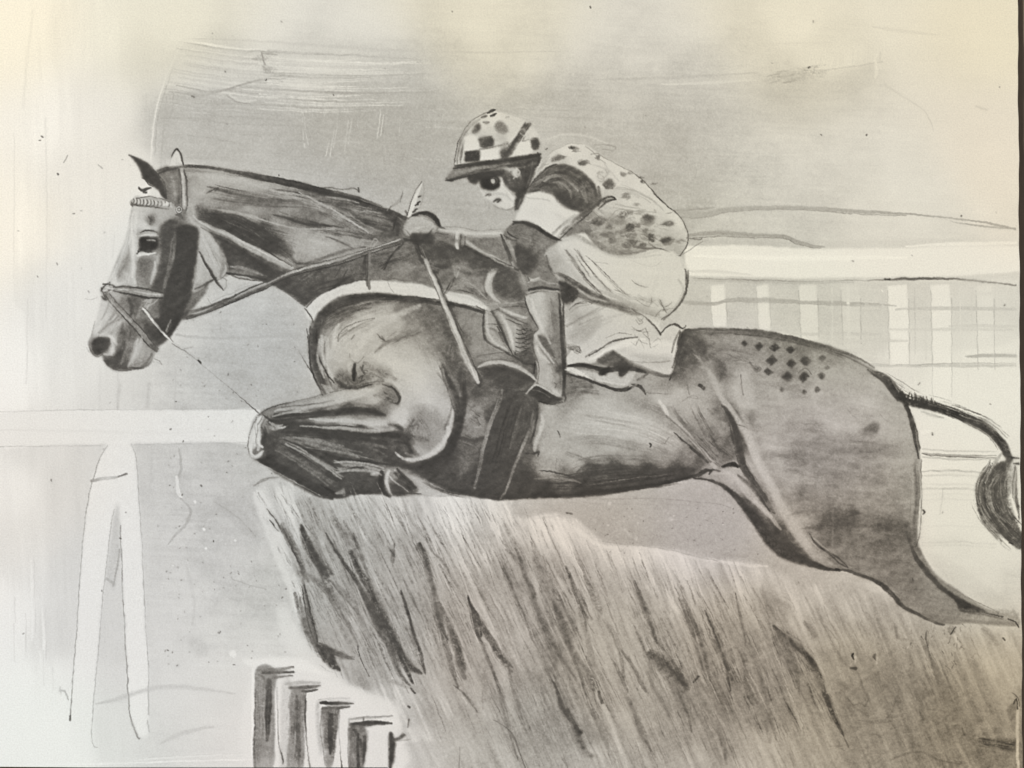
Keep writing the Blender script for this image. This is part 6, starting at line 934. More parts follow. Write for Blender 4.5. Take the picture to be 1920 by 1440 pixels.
# gloved hands, peg-like whip top and reins' buckle
P("760,440 757,428 763,412 775,401 792,397 808,399 820,408 824,422 816,432 806,438 790,444 775,446", 176, .97, 1.2, .2); S("766,410 776,401 792,398 806,400", 1.3, 84, .6)
P("772,406 780,399 798,397 812,401 822,412 826,424 818,424 808,414 796,407 782,406", 76, .92, 1, .3); S("786,404 800,406 814,416", 1.4, 150, .7); B("770,425 785,430 805,436", 7, 140, 12, .45, 1.2); S("766,436 780,428 800,424", (1.4, 3, 1.4), 200, .5); S("760,430 768,440", 1.2, 100, .6)
P("770,438 784,437 800,439 808,444 800,450 785,451 768,449", 84, .92, 1.2, .4); S("758,449 790,452 815,458", (2, 3, 2), 76, .85); S("812,428 806,436 800,446", (1.4, 1.8, 1.4), 70, .85); S("818,420 826,426 834,429", (2, 2.4, 1.2), 78, .85)
S("767,403 772,390 778,372 785,354 791,342", (4, 4, 4.4, 3.6, 1), 214, .9, .4, .15); S("763,405 768,388 775,366 784,350 791,340", .9, 96, .8); S("794,344 795,362 790,378 784,392", (1, 1.2, 1.4, 1.2), 160, .6)
for x, y in ((786, 369), (784, 379), (781, 383), (780, 392), (776, 396)): S([x - 2, y + 1, x + 2, y - 1], 1.7, 74, .85)
S("755,358 752,370 744,382 734,388 726,396", (1, 2, 3, 2, 1), 158, .75, .6, .6); S("734,388 728,396", 1, 70, .6); S("755,360 750,380", .9, 100, .6); S("744,408 738,425 735,432", (2, 2.2, 1), 74, .8, .5, .5); S("760,396 764,402", 2, 80, .6)
# far forearm reaching to the hand
P("820,428 845,432 880,436 915,440 943,440 960,438 970,460 972,480 966,502 940,492 905,476 870,462 840,460 815,458 808,444", 150, .92, 1.6, .3)
S("822,430 850,434 890,438 930,438 950,436", (2, 3, 4, 3, 3), 200, .85, .7, .2); S("826,426 860,426 900,432 945,430", 1.2, 128, .5, .7, .8); B("812,440 840,444 860,450", 6, 110, 18, .5, 1.3); P("812,438 850,444 855,464 830,462 806,456", 116, .6, 3, .4); S("815,436 840,440", 1.2, 84, .6)
P("874,450 900,446 936,450 944,470 958,494 930,480 900,468 880,460", 122, .8, 2, .35); B("885,452 920,458 945,480", 6, 146, 18, .5, 1.3); S("872,452 890,464 915,478 945,492 962,500", (2.5, 3, 3, 3, 2), 192, .85, .6, .2); S("872,462 895,474 920,484 945,494 972,506", (3, 4, 4, 4, 2.5), 70, .9, .6, .35)
S("858,437 856,450 858,464", (3.5, 4, 3.4), 206, .95, .5, .1); S("857,434 868,434 873,440", (3, 3.5, 2), 200, .9, .6, .15); S("864,440 864,464 872,460 872,444", 1.4, 84, .85, .5, .4); S("853,438 852,462", .9, 100, .6); S("868,442 868,458", 2, 150, .7)
S("940,440 946,462 954,480 960,496", (2, 3, 3, 2), 74, .85, .6, .4); S("946,446 954,470 962,498", (2, 3, 2), 165, .7, .8, .3); S("955,442 960,450 968,456 974,456", (1.2, 1.8, 1.5, 1), 76, .9, .5, .4)
# body in the spotted silks
TORSO = "990,350 1005,325 1017,303 1033,286 1050,277 1071,270 1090,270 1105,276 1125,291 1145,302 1166,313 1185,324 1201,334 1218,352 1233,370 1250,385 1266,399 1280,414 1287,429 1291,445 1288,462 1275,481 1262,474 1250,468 1233,466 1205,470 1179,475 1150,470 1125,460 1098,438 1070,445 1050,430 1060,400 1000,360"
G(TORSO, """1030,290,205 1060,280,212 1090,280,208 1110,295,205 1020,310,196 1050,305,190 1080,310,206 1110,320,208 1140,310,208 1130,340,205 1160,330,210 1180,340,205 1200,350,210 1225,380,205 1250,400,205 1270,415,210 1280,440,200 1150,370,196 1180,380,205 1210,390,205
1130,370,190 1130,390,190 1160,400,198 1200,410,205 1230,420,200 1150,420,165 1120,430,150 1180,430,160 1210,440,170 1140,450,150 1180,460,160 1240,450,185 1260,460,180 1095,430,130 1100,410,140""", 6, 1, 1.3, .12)
for x, y, rx, ry, t, s in ((1073, 278, 8, 3, 84, 1), (1047, 296, 11, 5, 130, .8), (1040, 302, 8, 3, 110, .6), (1092, 307, 9, 5, 116, .8), (1121, 295, 4, 4, 74, .9), (1168, 327, 6, 4, 96, .9), (1206, 342, 6, 3, 90, .85), (1142, 345, 12, 8, 110, .8), (1175, 367, 9, 6, 140, .5), (1146, 372, 5, 5, 120, .6),
    (1125, 415, 14, 7, 96, .85), (1115, 400, 8, 5, 128, .6), (1160, 412, 12, 8, 100, .8), (1182, 396, 7, 4, 100, .8), (1216, 408, 12, 8, 96, .85), (1200, 398, 8, 4, 120, .6), (1255, 420, 9, 5, 92, .9), (1138, 440, 13, 6, 92, .85), (1180, 438, 12, 9, 100, .8), (1176, 460, 12, 6, 90, .85), (1150, 456, 8, 5, 130, .7), (1248, 452, 13, 6, 104, .8), (1210, 442, 8, 8, 104, .8), (1190, 420, 6, 6, 130, .7), (1105, 432, 7, 5, 110, .7), (1270, 455, 7, 4, 110, .7), (1228, 395, 4, 2, 110, .6)):
    A_ = rr.uniform(0, 6)
    q = [(x + math.cos(a) * rx * rr.uniform(.55, 1.35), y + math.sin(a) * ry * rr.uniform(.6, 1.6)) for a in np.arange(7) * 6.283 / 7 + A_]
    P(np.array(q).ravel(), t, s, 1.3, .8, False)
B("1110,410 1150,430 1190,440 1230,445", 22, 112, 60, .4, 2.4, (.08, .2)); B("1110,410 1150,430 1190,440 1230,445", 20, 192, 34, .4, 2.2, (.08, .2))
S("1124,322 1120,330 1128,336 1138,328 1134,316", 1, 150, .7, .6, .5); S("1108,290 1122,288 1124,300 1116,296", .9, 120, .6); S("1098,275 1110,284 1124,298 1136,306", .8, 130, .6)
S("1124,378 1134,372 1146,368 1155,374", (2, 2.6, 2.2, 1.6), 78, .85, .5, .6); S("1140,350 1170,352 1200,362 1230,380", 1, 165, .5); B("1160,350 1190,362 1225,385", 7, 175, 14, .4, 1.2); S("1150,388 1180,394 1210,396 1230,398", (1, 1.4, 1.2, 1), 110, .6, .6, .6)
S("1017,303 1033,286 1050,277 1071,269 1092,271", (.7, .9, .8, .8, .6), 165, .7); S("1123,290 1145,302 1166,313 1186,324 1202,334 1218,352 1234,370 1252,387", (.7, .8, .8, .8, 1, 1, 1.6, 1), (150, 160, 150, 130, 110, 100, 84, 110), .8, .5, .4)
S("1252,387 1268,400 1282,416 1289,432 1291,448 1286,464 1275,480", 1, 92, .85, .4, .2); S("1188,462 1212,466 1234,466 1250,470 1262,478 1276,480", (3, 2.5, 2, 1.6, 2, 1.2), 86, .8, .6, .5); S("1222,440 1216,455 1228,464", 1.2, 90, .7); S("1250,472 1262,480 1273,482", 1.2, 80, .7); S("1276,480 1300,464 1318,452", .8, 130, .6); S("1288,446 1310,450 1316,446", (1.4, 1.4, .8), 110, .7, .6, .6); S("1098,440 1125,462 1150,472 1180,476 1210,468", (2, 4, 4, 3, 2), 118, .7, .8, .6)
# near arm: shoulder cap, pale band, dark lower sleeve
P("988,364 995,350 1007,332 1022,320 1040,311 1055,308 1070,312 1086,319 1102,330 1114,343 1121,360 1125,378 1120,388 1109,396 1092,399 1070,393 1052,384 1042,374 1036,366 1020,364 1004,362", 108, .98, 1.2, .25)
B("1000,350 1030,335 1060,330 1085,345 1100,370", 12, 84, 40, .5, 2); S("1020,340 1035,330 1052,330 1070,342 1084,358", (2, 4, 4, 5, 3), 158, .75, .8, .4); S("1025,330 1045,320 1070,324 1092,338", (1.5, 3, 3, 2), 132, .6, .8, .4); S("1012,352 1030,344 1045,350 1050,362", (2, 4, 3, 2), 74, .7, .7, .5); P("1042,360 1060,352 1080,362 1100,372 1112,384 1098,394 1072,388 1052,380", 84, .75, 3, .35); S("1060,350 1080,366 1095,372", (1, 2, 1), 120, .5)
S("1122,350 1126,372 1122,386", (3, 4, 3), 92, .7, .8, .3); S("994,350 1008,330 1024,317 1044,308", (1, 2, 2.2, 1.4), 76, .8, .6, .4); S("995,360 1004,357 1012,358", (2, 3, 1.5), 74, .8, .6, .5); B("1010,325 1030,300 1060,290", 5, 175, 10, .5, 1.4); S("1004,334 1018,310 1036,296", (1, 3, 1), 168, .5)
P("990,363 1004,362 1020,364 1036,367 1042,375 1052,385 1070,394 1088,399 1075,412 1058,428 1040,445 1024,438 1008,426 990,418 966,414 974,396 984,376", 212, .98, 1.2, .1)
S("1036,440 1056,420 1078,402", (3, 4, 2), 178, .7, .7, .4); S("1042,432 1064,412", 1.2, 118, .7); S("1066,424 1080,410 1100,398 1118,384 1124,372", (3, 5, 5, 3, 1.4), (170, 130, 110, 110, 100), .75, .7, .5); S("1050,442 1072,424 1092,408", (2, 3.5, 2), 204, .6, .8); S("1046,452 1068,430 1090,412 1110,396", (1.2, 1.4, 1.8, 1), 90, .8, .5, .5)
P("990,392 1010,388 1020,400 1005,408 990,404", 204, .5, 4); S("985,370 1000,372 1030,376", 1.3, 176, .5)
P("962,418 975,415 990,418 1008,426 1024,438 1040,446 1054,450 1040,464 1020,484 1006,500 998,516 988,520 975,508 966,500 962,480 952,456 944,440 950,430", 116, .97, 1.3, .3)
S("962,420 980,416 1000,422 1018,434 1036,446 1053,451", (2, 3.5, 4, 4, 3.5, 1.4), 76, .88, .6, .35); B("970,440 1000,450 1030,460", 12, 134, 26, .45, 1.8); P("962,462 975,458 996,470 1010,488 1000,508 988,522 974,510 964,490", 76, .8, 4, .35); S("1052,452 1036,470 1018,488 1004,504", (1.2, 2.5, 3, 3), 78, .85, .6, .3); S("950,434 956,450 962,470", (1.5, 3, 2), 150, .5, .8)
P("940,436 955,430 966,445 968,470 956,470 946,455", 132, .5, 3, .4)
# helmet
HEL = "852,310 854,298 856,284 861,264 868,248 878,234 892,222 908,214 924,210 940,211 956,216 972,221 986,229 998,239 1008,250 1014,264 1016,278 1014,292 980,292 944,296 900,302 870,308"
G(HEL, """865,290,190 858,300,196 870,260,178 880,240,205 900,230,212 930,222,212 950,222,208 970,235,206 985,245,200 1000,255,205 900,250,196 920,250,200 940,260,190 960,260,205 930,275,206 900,280,200 960,280,205 985,275,212 1000,270,190 1008,285,190 880,290,200""", 5, 1, 1.2, .1)
S("858,305 860,285 866,262 878,240 896,224 912,214", (2, 3, 3, 3, 2, 1), (150, 140, 130, 150, 160, 150), .55, .8, .4); S("852,308 855,284 862,260 874,238 890,223 908,213 922,209", .9, 104, .8, .5, .4); S("865,300 868,275 874,262", (2, 2.5, 1), 110, .6, .8, .5)
P("870,258 882,254 895,257 898,278 888,281 872,284", 220, .9, 1, .1, False); P("902,283 918,281 935,279 938,296 920,300 903,302", 220, .92, 1, .08); P("966,278 980,268 996,268 1000,284 984,290 968,292", 212, .8, 1.5)
P("872,286 886,282 901,281 903,292 900,303 886,305 871,305", 78, .9, 1.1, .5, False); P("896,260 908,255 922,255 927,266 925,275 908,278 899,276", 88, .85, 1.4, .5, False); P("884,250 888,240 896,232 901,234 900,244 892,252", 92, .85, 1.5, .5); P("930,232 940,226 950,236 954,246 944,252 932,248", 116, .7, 3.5, .5); P("994,262 1006,258 1012,268 1010,280 1000,281 995,272", 84, .9, 1.5, .5); P("928,272 940,268 956,264 960,276 944,280", 205, .4, 2)
S("915,212 922,208 928,206", (2, 4, 2), 84, .85, .6, .5); S("920,217 926,215 930,213", (2, 3.4, 1.5), 80, .85, .6, .4); S("904,220 910,218 914,217", (2, 2.6, 1), 92, .8, .6, .5); S("906,229 912,230 917,229", (1.4, 2.8, 1.4), 100, .8, .6, .4); S("948,219 954,220", 2, 160, .6); S("985,238 992,246 1002,256", 3, 206, .6, .8); S("875,285 871,300", 1.2, 120, .5); S("900,280 925,276 940,272", 1.6, 104, .7, .5, .4)
P("983,234 993,231 996,235 986,248 976,262 968,276 958,292 946,298 944,292 952,282 964,262 974,248", 104, .9, 1.5, .4); S("984,234 972,252 960,270 950,286", 1.2, 74, .75); S("994,232 984,250 972,268", 1, 100, .6); P("938,284 952,276 950,292 958,298 940,298", 92, .7, 1.6, .4); S("985,256 980,264 992,262", (1, 3, 1), 116, .6, .8, .5)
P("1014,290 1002,289 980,291 950,297 920,301 890,304 862,309 852,312 850,320 840,331 834,338 842,340 860,336 880,330 905,324 935,317 965,314 990,312 1012,305", 92, .97, 1, .3)
P("834,338 842,328 852,318 880,316 900,318 870,326 850,334", 150, .8, 1.5, .3); S("850,316 880,311 920,306 960,300 1012,292", (1.6, 2.2, 2.4, 2.4, 2), 70, .8, .6, .4); S("835,339 850,338 872,331 900,325", (1.4, 2, 1.6, 1), 72, .85, .5, .4); S("860,320 890,316 930,310 960,306", (1, 1.6, 1.6, 1), 132, .7, .6, .4); S("1009,286 1012,300 1008,310", (1.4, 3, 2), 76, .8)
# face, goggles, hair
P("880,330 905,325 935,318 950,320 962,350 970,362 966,380 962,392 950,393 940,392 930,386 922,378 910,372 905,362 900,352 892,344", 206, .96, 1.2, .1)
P("878,330 900,324 930,318 946,318 940,332 920,330 905,334 892,346 882,342", 78, .9, 1.6, .35); P("900,346 902,334 912,330 928,330 936,338 936,350 924,356 910,354", 80, .92, 1.5, .25); P("938,318 950,320 960,326 964,344 972,356 968,362 954,354 946,340", 84, .9, 1.8, .3); P("901,338 914,333 932,334 937,343 932,352 916,355 904,350", 62, .75, 2, .3); S("921,336 925,337 924,343", (2, 3, 1.6), (176, 200, 176), .85, .7, .3)
P("957,320 990,312 1008,308 1002,324 995,345 988,362 978,372 970,390 965,398 966,372 970,360 962,348", 84, .95, 1.6, .3); P("958,322 966,316 971,316 968,330 962,332", 206, .85, 1.5, .1); S("972,318 978,340 974,356", (2, 4, 3), 118, .6, .8, .4); S("985,318 986,340 980,360", (2, 4, 3), 66, .6, .8, .4); S("990,316 996,330 990,350", 1.4, 130, .5)
S("911,368 915,365 920,364", (1.5, 2.2, 1.2), 78, .9, .5, .3); S("926,378 932,374 938,375 934,380", (1.4, 2.2, 2, 1.2), 78, .9, .5, .3); S("896,352 900,360 905,364", .8, 176, .6); S("925,384 935,391 948,394 960,390 966,384", .9, 130, .7, .6, .5); S("918,388 914,398 912,405", .9, 140, .5, .6, .6); S("945,350 950,362 956,370", (2, 4, 2), 190, .5, .9); S("908,374 912,384", .8, 150, .5)
P("925,394 950,396 965,404 955,425 940,432 920,420", 190, .35, 5, .3)
# breeches, near thigh
P("1022,476 1036,462 1054,450 1075,440 1098,438 1125,460 1150,470 1179,476 1210,470 1250,470 1274,481 1288,500 1291,520 1289,540 1280,560 1270,576 1256,592 1240,600 1236,612 1238,626 1224,612 1208,596 1180,582 1150,574 1110,562 1090,550 1068,535 1048,522 1036,514 1026,498", 207, .98, 1.3, .07)
G("1022,476 1036,462 1054,450 1090,470 1100,520 1090,550 1068,535 1048,522 1036,514 1026,498", "1030,470,170 1060,455,205 1035,500,150 1050,510,165 1070,490,200 1080,530,180 1090,500,205", 6, .7, 3, .2)
P("1100,545 1140,560 1180,570 1220,580 1250,592 1236,604 1210,596 1180,582 1150,574 1110,562", 176, .6, 4, .4); P("1200,566 1240,560 1268,568 1256,590 1230,596 1205,585", 184, .4, 5, .6)
S("1024,478 1028,496 1032,510 1040,518", 1.4, 84, .85, .5, .4); S("1062,468 1078,490 1096,515 1115,540 1128,552", (.7, .8, .9, .8, .7), 100, .75, .6, .5); S("1084,472 1098,492 1118,520 1150,550", .8, 130, .6, .6, .5); S("1116,494 1135,520 1160,545 1180,560", .8, 140, .55, .6, .6); S("1090,480 1110,510 1140,540 1170,556", .7, 150, .5, .6, .6); S("1034,492 1060,488 1100,490 1140,494", .7, 165, .5, .6, .6); S("1100,452 1140,474 1180,482 1240,478", (3, 5, 5, 2), 186, .5, .9, .4)
S("1180,486 1220,500 1240,490", .7, 176, .4); S("1196,552 1210,560 1224,566 1234,574", 1, 150, .5, .6, .9); S("1238,562 1244,576 1250,586", 1.1, 110, .7); S("1228,594 1240,580 1262,578", .8, 130, .6); S("1284,505 1288,525 1286,545 1278,564 1262,584 1244,600", (1.4, 1.6, 1.8, 1.8, 1.6, 1.2), (96, 90, 84, 92, 110, 120), .8, .5, .3); S("1291,508 1291,530 1286,552", .8, 84, .7); S("1278,484 1280,500", (4, 3), 200, .6); S("1150,500 1220,510 1280,512", (4, 14, 4), 214, .3, 1)
B("1120,545 1160,562 1210,580 1250,590", 8, 150, 26, .4, 1, (.2, .5))
# near lower leg of the breeches and saddle cloth
P("1062,592 1070,572 1084,562 1106,563 1150,576 1180,584 1208,598 1224,614 1237,630 1248,616 1262,607 1274,611 1284,617 1274,628 1270,645 1266,665 1263,690 1256,703 1240,704 1215,700 1185,684 1152,662 1130,670 1112,682 1085,682 1060,684 1056,650 1055,620", 200, .98, 1.3, .08)
G("1062,592 1070,572 1084,562 1110,575 1130,600 1110,630 1080,650 1062,640 1056,620", "1070,580,170 1095,575,186 1065,610,190 1080,600,165 1100,600,186 1075,630,176 1100,620,170 1065,645,190", 5, .8, 4, .2)
P("1050,522 1068,534 1088,548 1110,560 1150,572 1200,590 1190,592 1150,580 1112,568 1086,560 1064,566 1052,560", 92, .8, 2.5, .4); S("1045,512 1070,524 1100,544 1140,561", (3, 5, 6, 3), 96, .85, .6, .4); S("1140,566 1175,576 1195,582", (2, 3, 1), 110, .6, .7, .5); P("1048,528 1062,530 1078,545 1072,566 1060,572 1050,560", 74, .9, 2.5, .3); S("1069,560 1080,552 1082,546", 1.2, 70, .7); S("1068,580 1078,570 1096,564 1110,568", .9, 96, .7, .6, .5)
S("1062,612 1090,596 1112,584", .9, 120, .6, .6, .5); S("1070,624 1095,612 1130,592", (2, 3, 2), 170, .5, .8, .5); S("1076,640 1110,620 1150,600", (2, 4, 2), 178, .4, .9, .5); S("1195,596 1206,604 1198,608 1192,600", .8, 130, .6); S("1216,600 1228,614 1238,626", (2, 1.6, 1.6), 100, .7, .6, .4); S("1238,626 1250,614 1264,607 1272,610 1280,616", (1, 1.4, 1.6, 1.4, 1.6), 80, .85, .5, .4); S("1234,620 1238,628", 1.6, 74, .8); S("1262,607 1280,616 1286,610", (1, 1.6, 1), 84, .7)
S("1105,668 1115,660 1135,649 1150,640 1175,634 1195,632", (1, 1.4, 1.2, 1.6, 1.4, 1), 100, .75, .5, .5); S("1112,674 1130,662 1148,652 1180,638 1210,636", (2, 4, 5, 4, 2), 218, .7, .7, .2); P("1118,680 1130,668 1148,658 1160,664 1180,678 1195,690 1170,692 1140,688", 120, .8, 3, .5); S("1150,660 1165,672 1185,684 1210,696 1240,704 1256,704", (2, 3, 4, 4, 4, 3), 100, .8, .6, .4); P("1170,640 1220,640 1262,650 1264,664 1220,664 1180,654", 216, .6, 4, .1); P("1190,664 1230,668 1262,672 1258,690 1220,688", 184, .5, 5, .3)
S("1190,628 1200,640 1220,646 1232,634 1240,642", .8, 150, .6, .6, .5); S("1180,676 1230,680 1258,678", .8, 130, .5); S("1276,622 1270,645 1267,668 1260,690", (1.6, 1.4, 1.4, 1.4), 90, .8, .6, .4); S("1268,655 1264,668", (2, 3), 214, .6); S("1064,652 1080,648 1088,656 1082,664 1072,656", .9, 130, .6)
for k in range(6): S([1062 + k * 3, 650 + rr.uniform(-3, 3), 1074 + k * 3, 654 + rr.uniform(-4, 4), 1088, 662], .6, 110, .6)
# dark under the seat and pale pad
S("1066,686 1090,685 1115,690 1140,694 1165,690 1190,692 1210,698", (3, 5, 5, 6, 7, 5, 3), 70, .92, .5, .35); P("1148,680 1166,678 1182,686 1176,700 1164,708 1158,696", 78, .85, 1.5, .4); P("1126,694 1144,688 1140,700 1126,706", 64, .85, 1, .3)
P("1058,692 1075,692 1100,696 1125,702 1135,706 1150,700 1165,710 1180,700 1192,698 1185,712 1175,722 1160,724 1130,716 1100,708 1070,700", 190, .93, 1.2, .2); S("1058,690 1075,692 1095,702", (2, 3, 1), 214, .8); S("1060,700 1085,706 1110,715 1140,726 1165,732 1182,728 1190,722", (2, 2.5, 3, 3.4, 4, 3, 2), 76, .9, .5, .35); S("1120,712 1150,718 1170,720", 2, 204, .6)
S("1184,720 1200,724 1210,738", (1.4, 4, 1.4), 78, .9, .5, .4); S("1195,712 1210,704 1216,700", (2, 3, 2), 96, .7, .6, .5); S("1186,726 1205,706", (2, 2), 150, .6); S("1210,735 1240,738 1260,738", 1.1, 110, .6, .6, .7); S("1054,690 1066,700 1072,718", (2, 4, 3), 96, .5, .8, .5); B("1060,730 1090,725 1130,730", 12, 92, 26, .45, 1.6)
# near knee, boot band, boot and stirrup iron
P("988,515 1000,512 1022,480 1034,512 1048,524 1050,545 1020,545 988,548 985,530", 124, .92, 2, .35); S("992,520 1000,525 1010,524", (2, 4, 2), 200, .7, .7, .4); S("990,530 1010,524 1030,530 1046,532", (1.4, 2, 2, 1.4), 176, .6, .7, .4); S("988,545 1004,541 1025,540 1048,543", (2, 3, 3, 2), 74, .92, .5, .4); S("988,553 1010,547 1030,548 1047,550", (1.2, 1.8, 1.8, 1.4), 84, .85, .5, .4); S("990,549 1010,544 1044,546", .9, 170, .7); S("990,518 994,526", 1, 66, .8)
BOOT = "984,556 1000,550 1020,547 1046,550 1049,575 1052,600 1052,630 1054,660 1057,690 1056,715 1052,744 1045,742 1026,730 1008,718 1008,700 1010,682 1004,668 1000,645 1000,630 1006,622 1010,616 1000,600 992,584 986,570"
G(BOOT, """995,560,184 1010,560,192 1030,560,165 1044,565,140 1000,590,186 1015,590,190 1030,590,168 1044,600,132 1015,610,186 1030,620,158 1042,640,132 1008,630,192 1006,650,180 1020,640,120 1030,660,130 1040,680,140 1020,670,184 1012,690,176 1028,700,180 1040,710,170 1048,720,120 1050,690,96 1040,735,190 1020,718,176""", 5, 1, 1.2, .12)
S("984,556 986,570 992,584 1000,600 1010,616 1002,624 999,640 1003,665 1010,684 1008,716", (1, 1.4, 1.6, 2, 1.2, 1.2, 1.4, 1.2, 1, 1), (90, 84, 80, 80, 90, 100, 92, 96, 110, 120), .85, .5, .4); S("1048,552 1051,590 1053,630 1056,670 1058,705 1054,742", (2, 3, 4, 4, 4, 2), 76, .9, .6, .3); S("998,562 1004,590 1014,608 1018,625", (2, 4, 4, 2), 202, .7, .8, .2)
P("1010,632 1018,630 1028,645 1036,658 1040,670 1030,662 1018,648", 98, .85, 1.4, .3); S("1006,634 1016,650 1028,666 1038,680", (1.4, 2.4, 2.4, 1.4), 190, .8, .6, .2); S("1002,628 1005,650 1012,666", (2, 3, 2), 202, .7, .7, .2); S("1010,650 1024,668 1036,684", (1, 1.6, 1), 116, .6); S("1032,700 1040,706 1036,716", 1, 100, .6); S("1040,718 1044,722 1040,727", 1, 84, .7); B("1030,560 1036,600 1040,640", 7, 124, 18, .45, 1.3)
S("1042,676 1050,700 1050,725", (2, 3, 2), 110, .6, .7, .4)
P("988,737 1000,726 1004,722 1020,731 1040,742 1054,748 1050,753 1036,757 1020,757 1006,750", 76, .96, 1, .25); S("986,738 996,728 1004,721 1018,727 1036,738 1048,744", (1, 1.6, 2, 2, 1.6, 1), 186, .85, .5, .2); S("998,731 1012,734 1030,744", 1, 112, .6); S("1056,735 1060,745 1058,752", (2, 3, 2), 74, .8, .6, .4); S("1010,752 1036,758 1054,754", 1.4, 60, .8)
# ---------------------------------------------------------------- second sitting: rider, saddle, chequers
Z(800, 180, .2708)
# silks: irregular dark blotches, loose folds
for q, t, a in (("1130,880 1160,840 1210,850 1240,880 1200,910 1150,900", 92, .75), ("1240,890 1280,850 1340,840 1390,870 1360,900 1300,900 1260,920", 104, .7), ("1360,800 1400,785 1440,800 1420,830 1380,820", 104, .7), ("1470,850 1520,820 1590,840 1580,890 1530,910 1480,890", 100, .7), ("1640,870 1690,865 1715,890 1680,910 1650,900", 88, .85), ("1220,950 1260,940 1320,960 1290,1000 1240,990", 92, .75),
    ("1340,930 1380,900 1440,930 1460,970 1420,1010 1370,1000 1330,970", 92, .75), ("1340,1030 1380,1010 1430,1040 1400,1070 1360,1060", 86, .8), ("1470,960 1520,930 1560,970 1540,1010 1490,1000", 104, .6), ("1610,990 1660,970 1720,985 1700,1030 1640,1040", 98, .75), ("1130,950 1180,960 1200,1000 1150,990", 116, .5), ("1280,1040 1330,1060 1300,1080", 112, .5), ("1215,600 1260,585 1315,610 1290,650 1230,650", 104, .7), ("1350,680 1390,670 1420,700 1390,730 1355,715", 140, .6), ("1040,450 1080,440 1120,465 1090,490 1050,480", 110, .75), ("860,425 910,400 970,420 960,440 900,450 870,450", 124, .7), ("1005,355 1050,350 1060,370 1020,378", 96, .7), ("1170,415 1195,410 1200,435 1180,440", 84, .9), ("1335,520 1370,530 1385,560 1350,555", 104, .75), ("1480,580 1520,605 1500,610", 96, .7)):
    p_(q, t, a, 5, .9, False)
for k in range(90):
    x = rr.uniform(1120, 1740); y = rr.uniform(800, 1060)
    s_([x - 24, y, x, y + rr.uniform(-14, 14), x + 24, y + rr.uniform(-16, 16)], (2, rr.uniform(3, 11), 2), rr.choice([110, 130, 150, 200, 206, 196]), .5, .9, .8)
s_("1100,940 1200,1040 1320,1090 1420,1090 1520,1070", (12, 26, 24, 16, 8), 116, .65); s_("1130,780 1200,740 1260,720 1310,720", (8, 14, 12, 8), 86, .7, .9, .7); s_("1190,800 1300,830 1400,880", (8, 26, 10), 150, .5); s_("1300,640 1450,660 1560,720 1640,790", (6, 12, 12, 5), 172, .5); s_("1310,750 1430,770 1560,800", (4, 8, 3), 156, .5); s_("1220,450 1260,520 1240,560", (4, 10, 4), 165, .5)
s_("830,470 880,400 960,350 1040,335", (10, 26, 24, 10), 206, .5); s_("760,560 800,480 850,420", (8, 16, 8), 176, .6); s_("740,560 780,500 850,470", 5, 150, .5)
# near shoulder
s_("760,600 840,560 930,560 1010,590 1070,650 1100,730", (10, 22, 26, 26, 24, 12), 150, .55, 1, .5); s_("850,600 920,600 990,650 1000,710", (6, 14, 16, 8), 176, .45); s_("880,480 980,490 1080,540 1150,620 1180,720", (16, 26, 26, 22, 14), 92, .7, 1, .5); s_("800,600 860,620 900,680 1000,760 1080,790", (10, 24, 34, 30, 14), 78, .7, 1, .5); s_("1010,560 1090,640 1110,740", (5, 12, 6), 132, .6); b_("820,560 950,540 1080,620 1120,720", 50, 84, 34, .5, 5)
s_("700,690 780,670 860,690", (10, 18, 8), 220, .6); s_("900,820 960,860 1010,900", (20, 46, 20), 196, .5); s_("870,950 960,880 1060,810", (8, 14, 8), 172, .6); s_("930,960 1020,880 1110,800 1180,740", (10, 18, 22, 14), 104, .65, .9, .8); s_("950,940 1040,860", (4, 7), 200, .6); s_("600,870 680,880 780,920 870,975 930,1000", (10, 18, 20, 16, 6), 72, .85)
s_("620,900 700,940 800,990 860,1020", (14, 40, 44, 20), 128, .5, 1, .6); s_("560,940 590,970 640,990", (5, 8, 4), 76, .8); s_("520,1000 550,1060 590,1140", (6, 14, 8), 80, .75); s_("560,1000 590,1060 610,1120", (6, 16, 8), 176, .6); s_("620,1040 700,1080 740,1000", (20, 50, 30), 78, .55, 1, .5)
# helmet and face
s_("210,470 215,400 240,310 290,230 370,160", (5, 8, 8, 6, 4), 130, .6); s_("235,460 240,380 265,310", (8, 12, 6), 120, .55); s_("200,450 205,380 230,290", 3, 92, .7); p_("320,235 345,200 370,205 365,240 335,260", 100, .8, 6, .8); p_("470,215 510,185 550,210 560,250 500,255", 128, .6, 14, .8); p_("380,300 450,290 470,340 400,350 370,330", 84, .8, 7, .7, False); p_("270,395 330,378 370,390 368,448 275,456", 74, .75, 5, .8, False); p_("725,300 770,295 785,350 760,370 735,350", 84, .75, 6, .8); p_("615,330 680,325 690,300 720,310 735,350 700,400 620,410", 214, .6, 8, .2); p_("500,380 570,370 560,420 510,440", 92, .8, 8, .6)
s_("700,190 660,250 620,300 570,370 530,430", (6, 14, 20, 24, 16), 96, .75, .9, .7); s_("720,190 690,240 650,290", (3, 7, 8), 110, .7); s_("640,200 600,170 540,150", (5, 9, 4), 190, .4); s_("640,250 690,290 740,300", (5, 12, 5), 196, .6)
s_("200,480 340,470 530,445 700,420 790,400", (8, 14, 16, 18, 12), 74, .8, .8, .6); s_("150,540 300,510 480,490", (6, 12, 6), 150, .65, .9, .6); s_("140,585 260,560 360,540", (6, 10, 5), 74, .85); s_("300,500 480,480 660,470", (4, 8, 4), 134, .6); s_("560,480 680,470 790,430", (10, 20, 16), 80, .7)
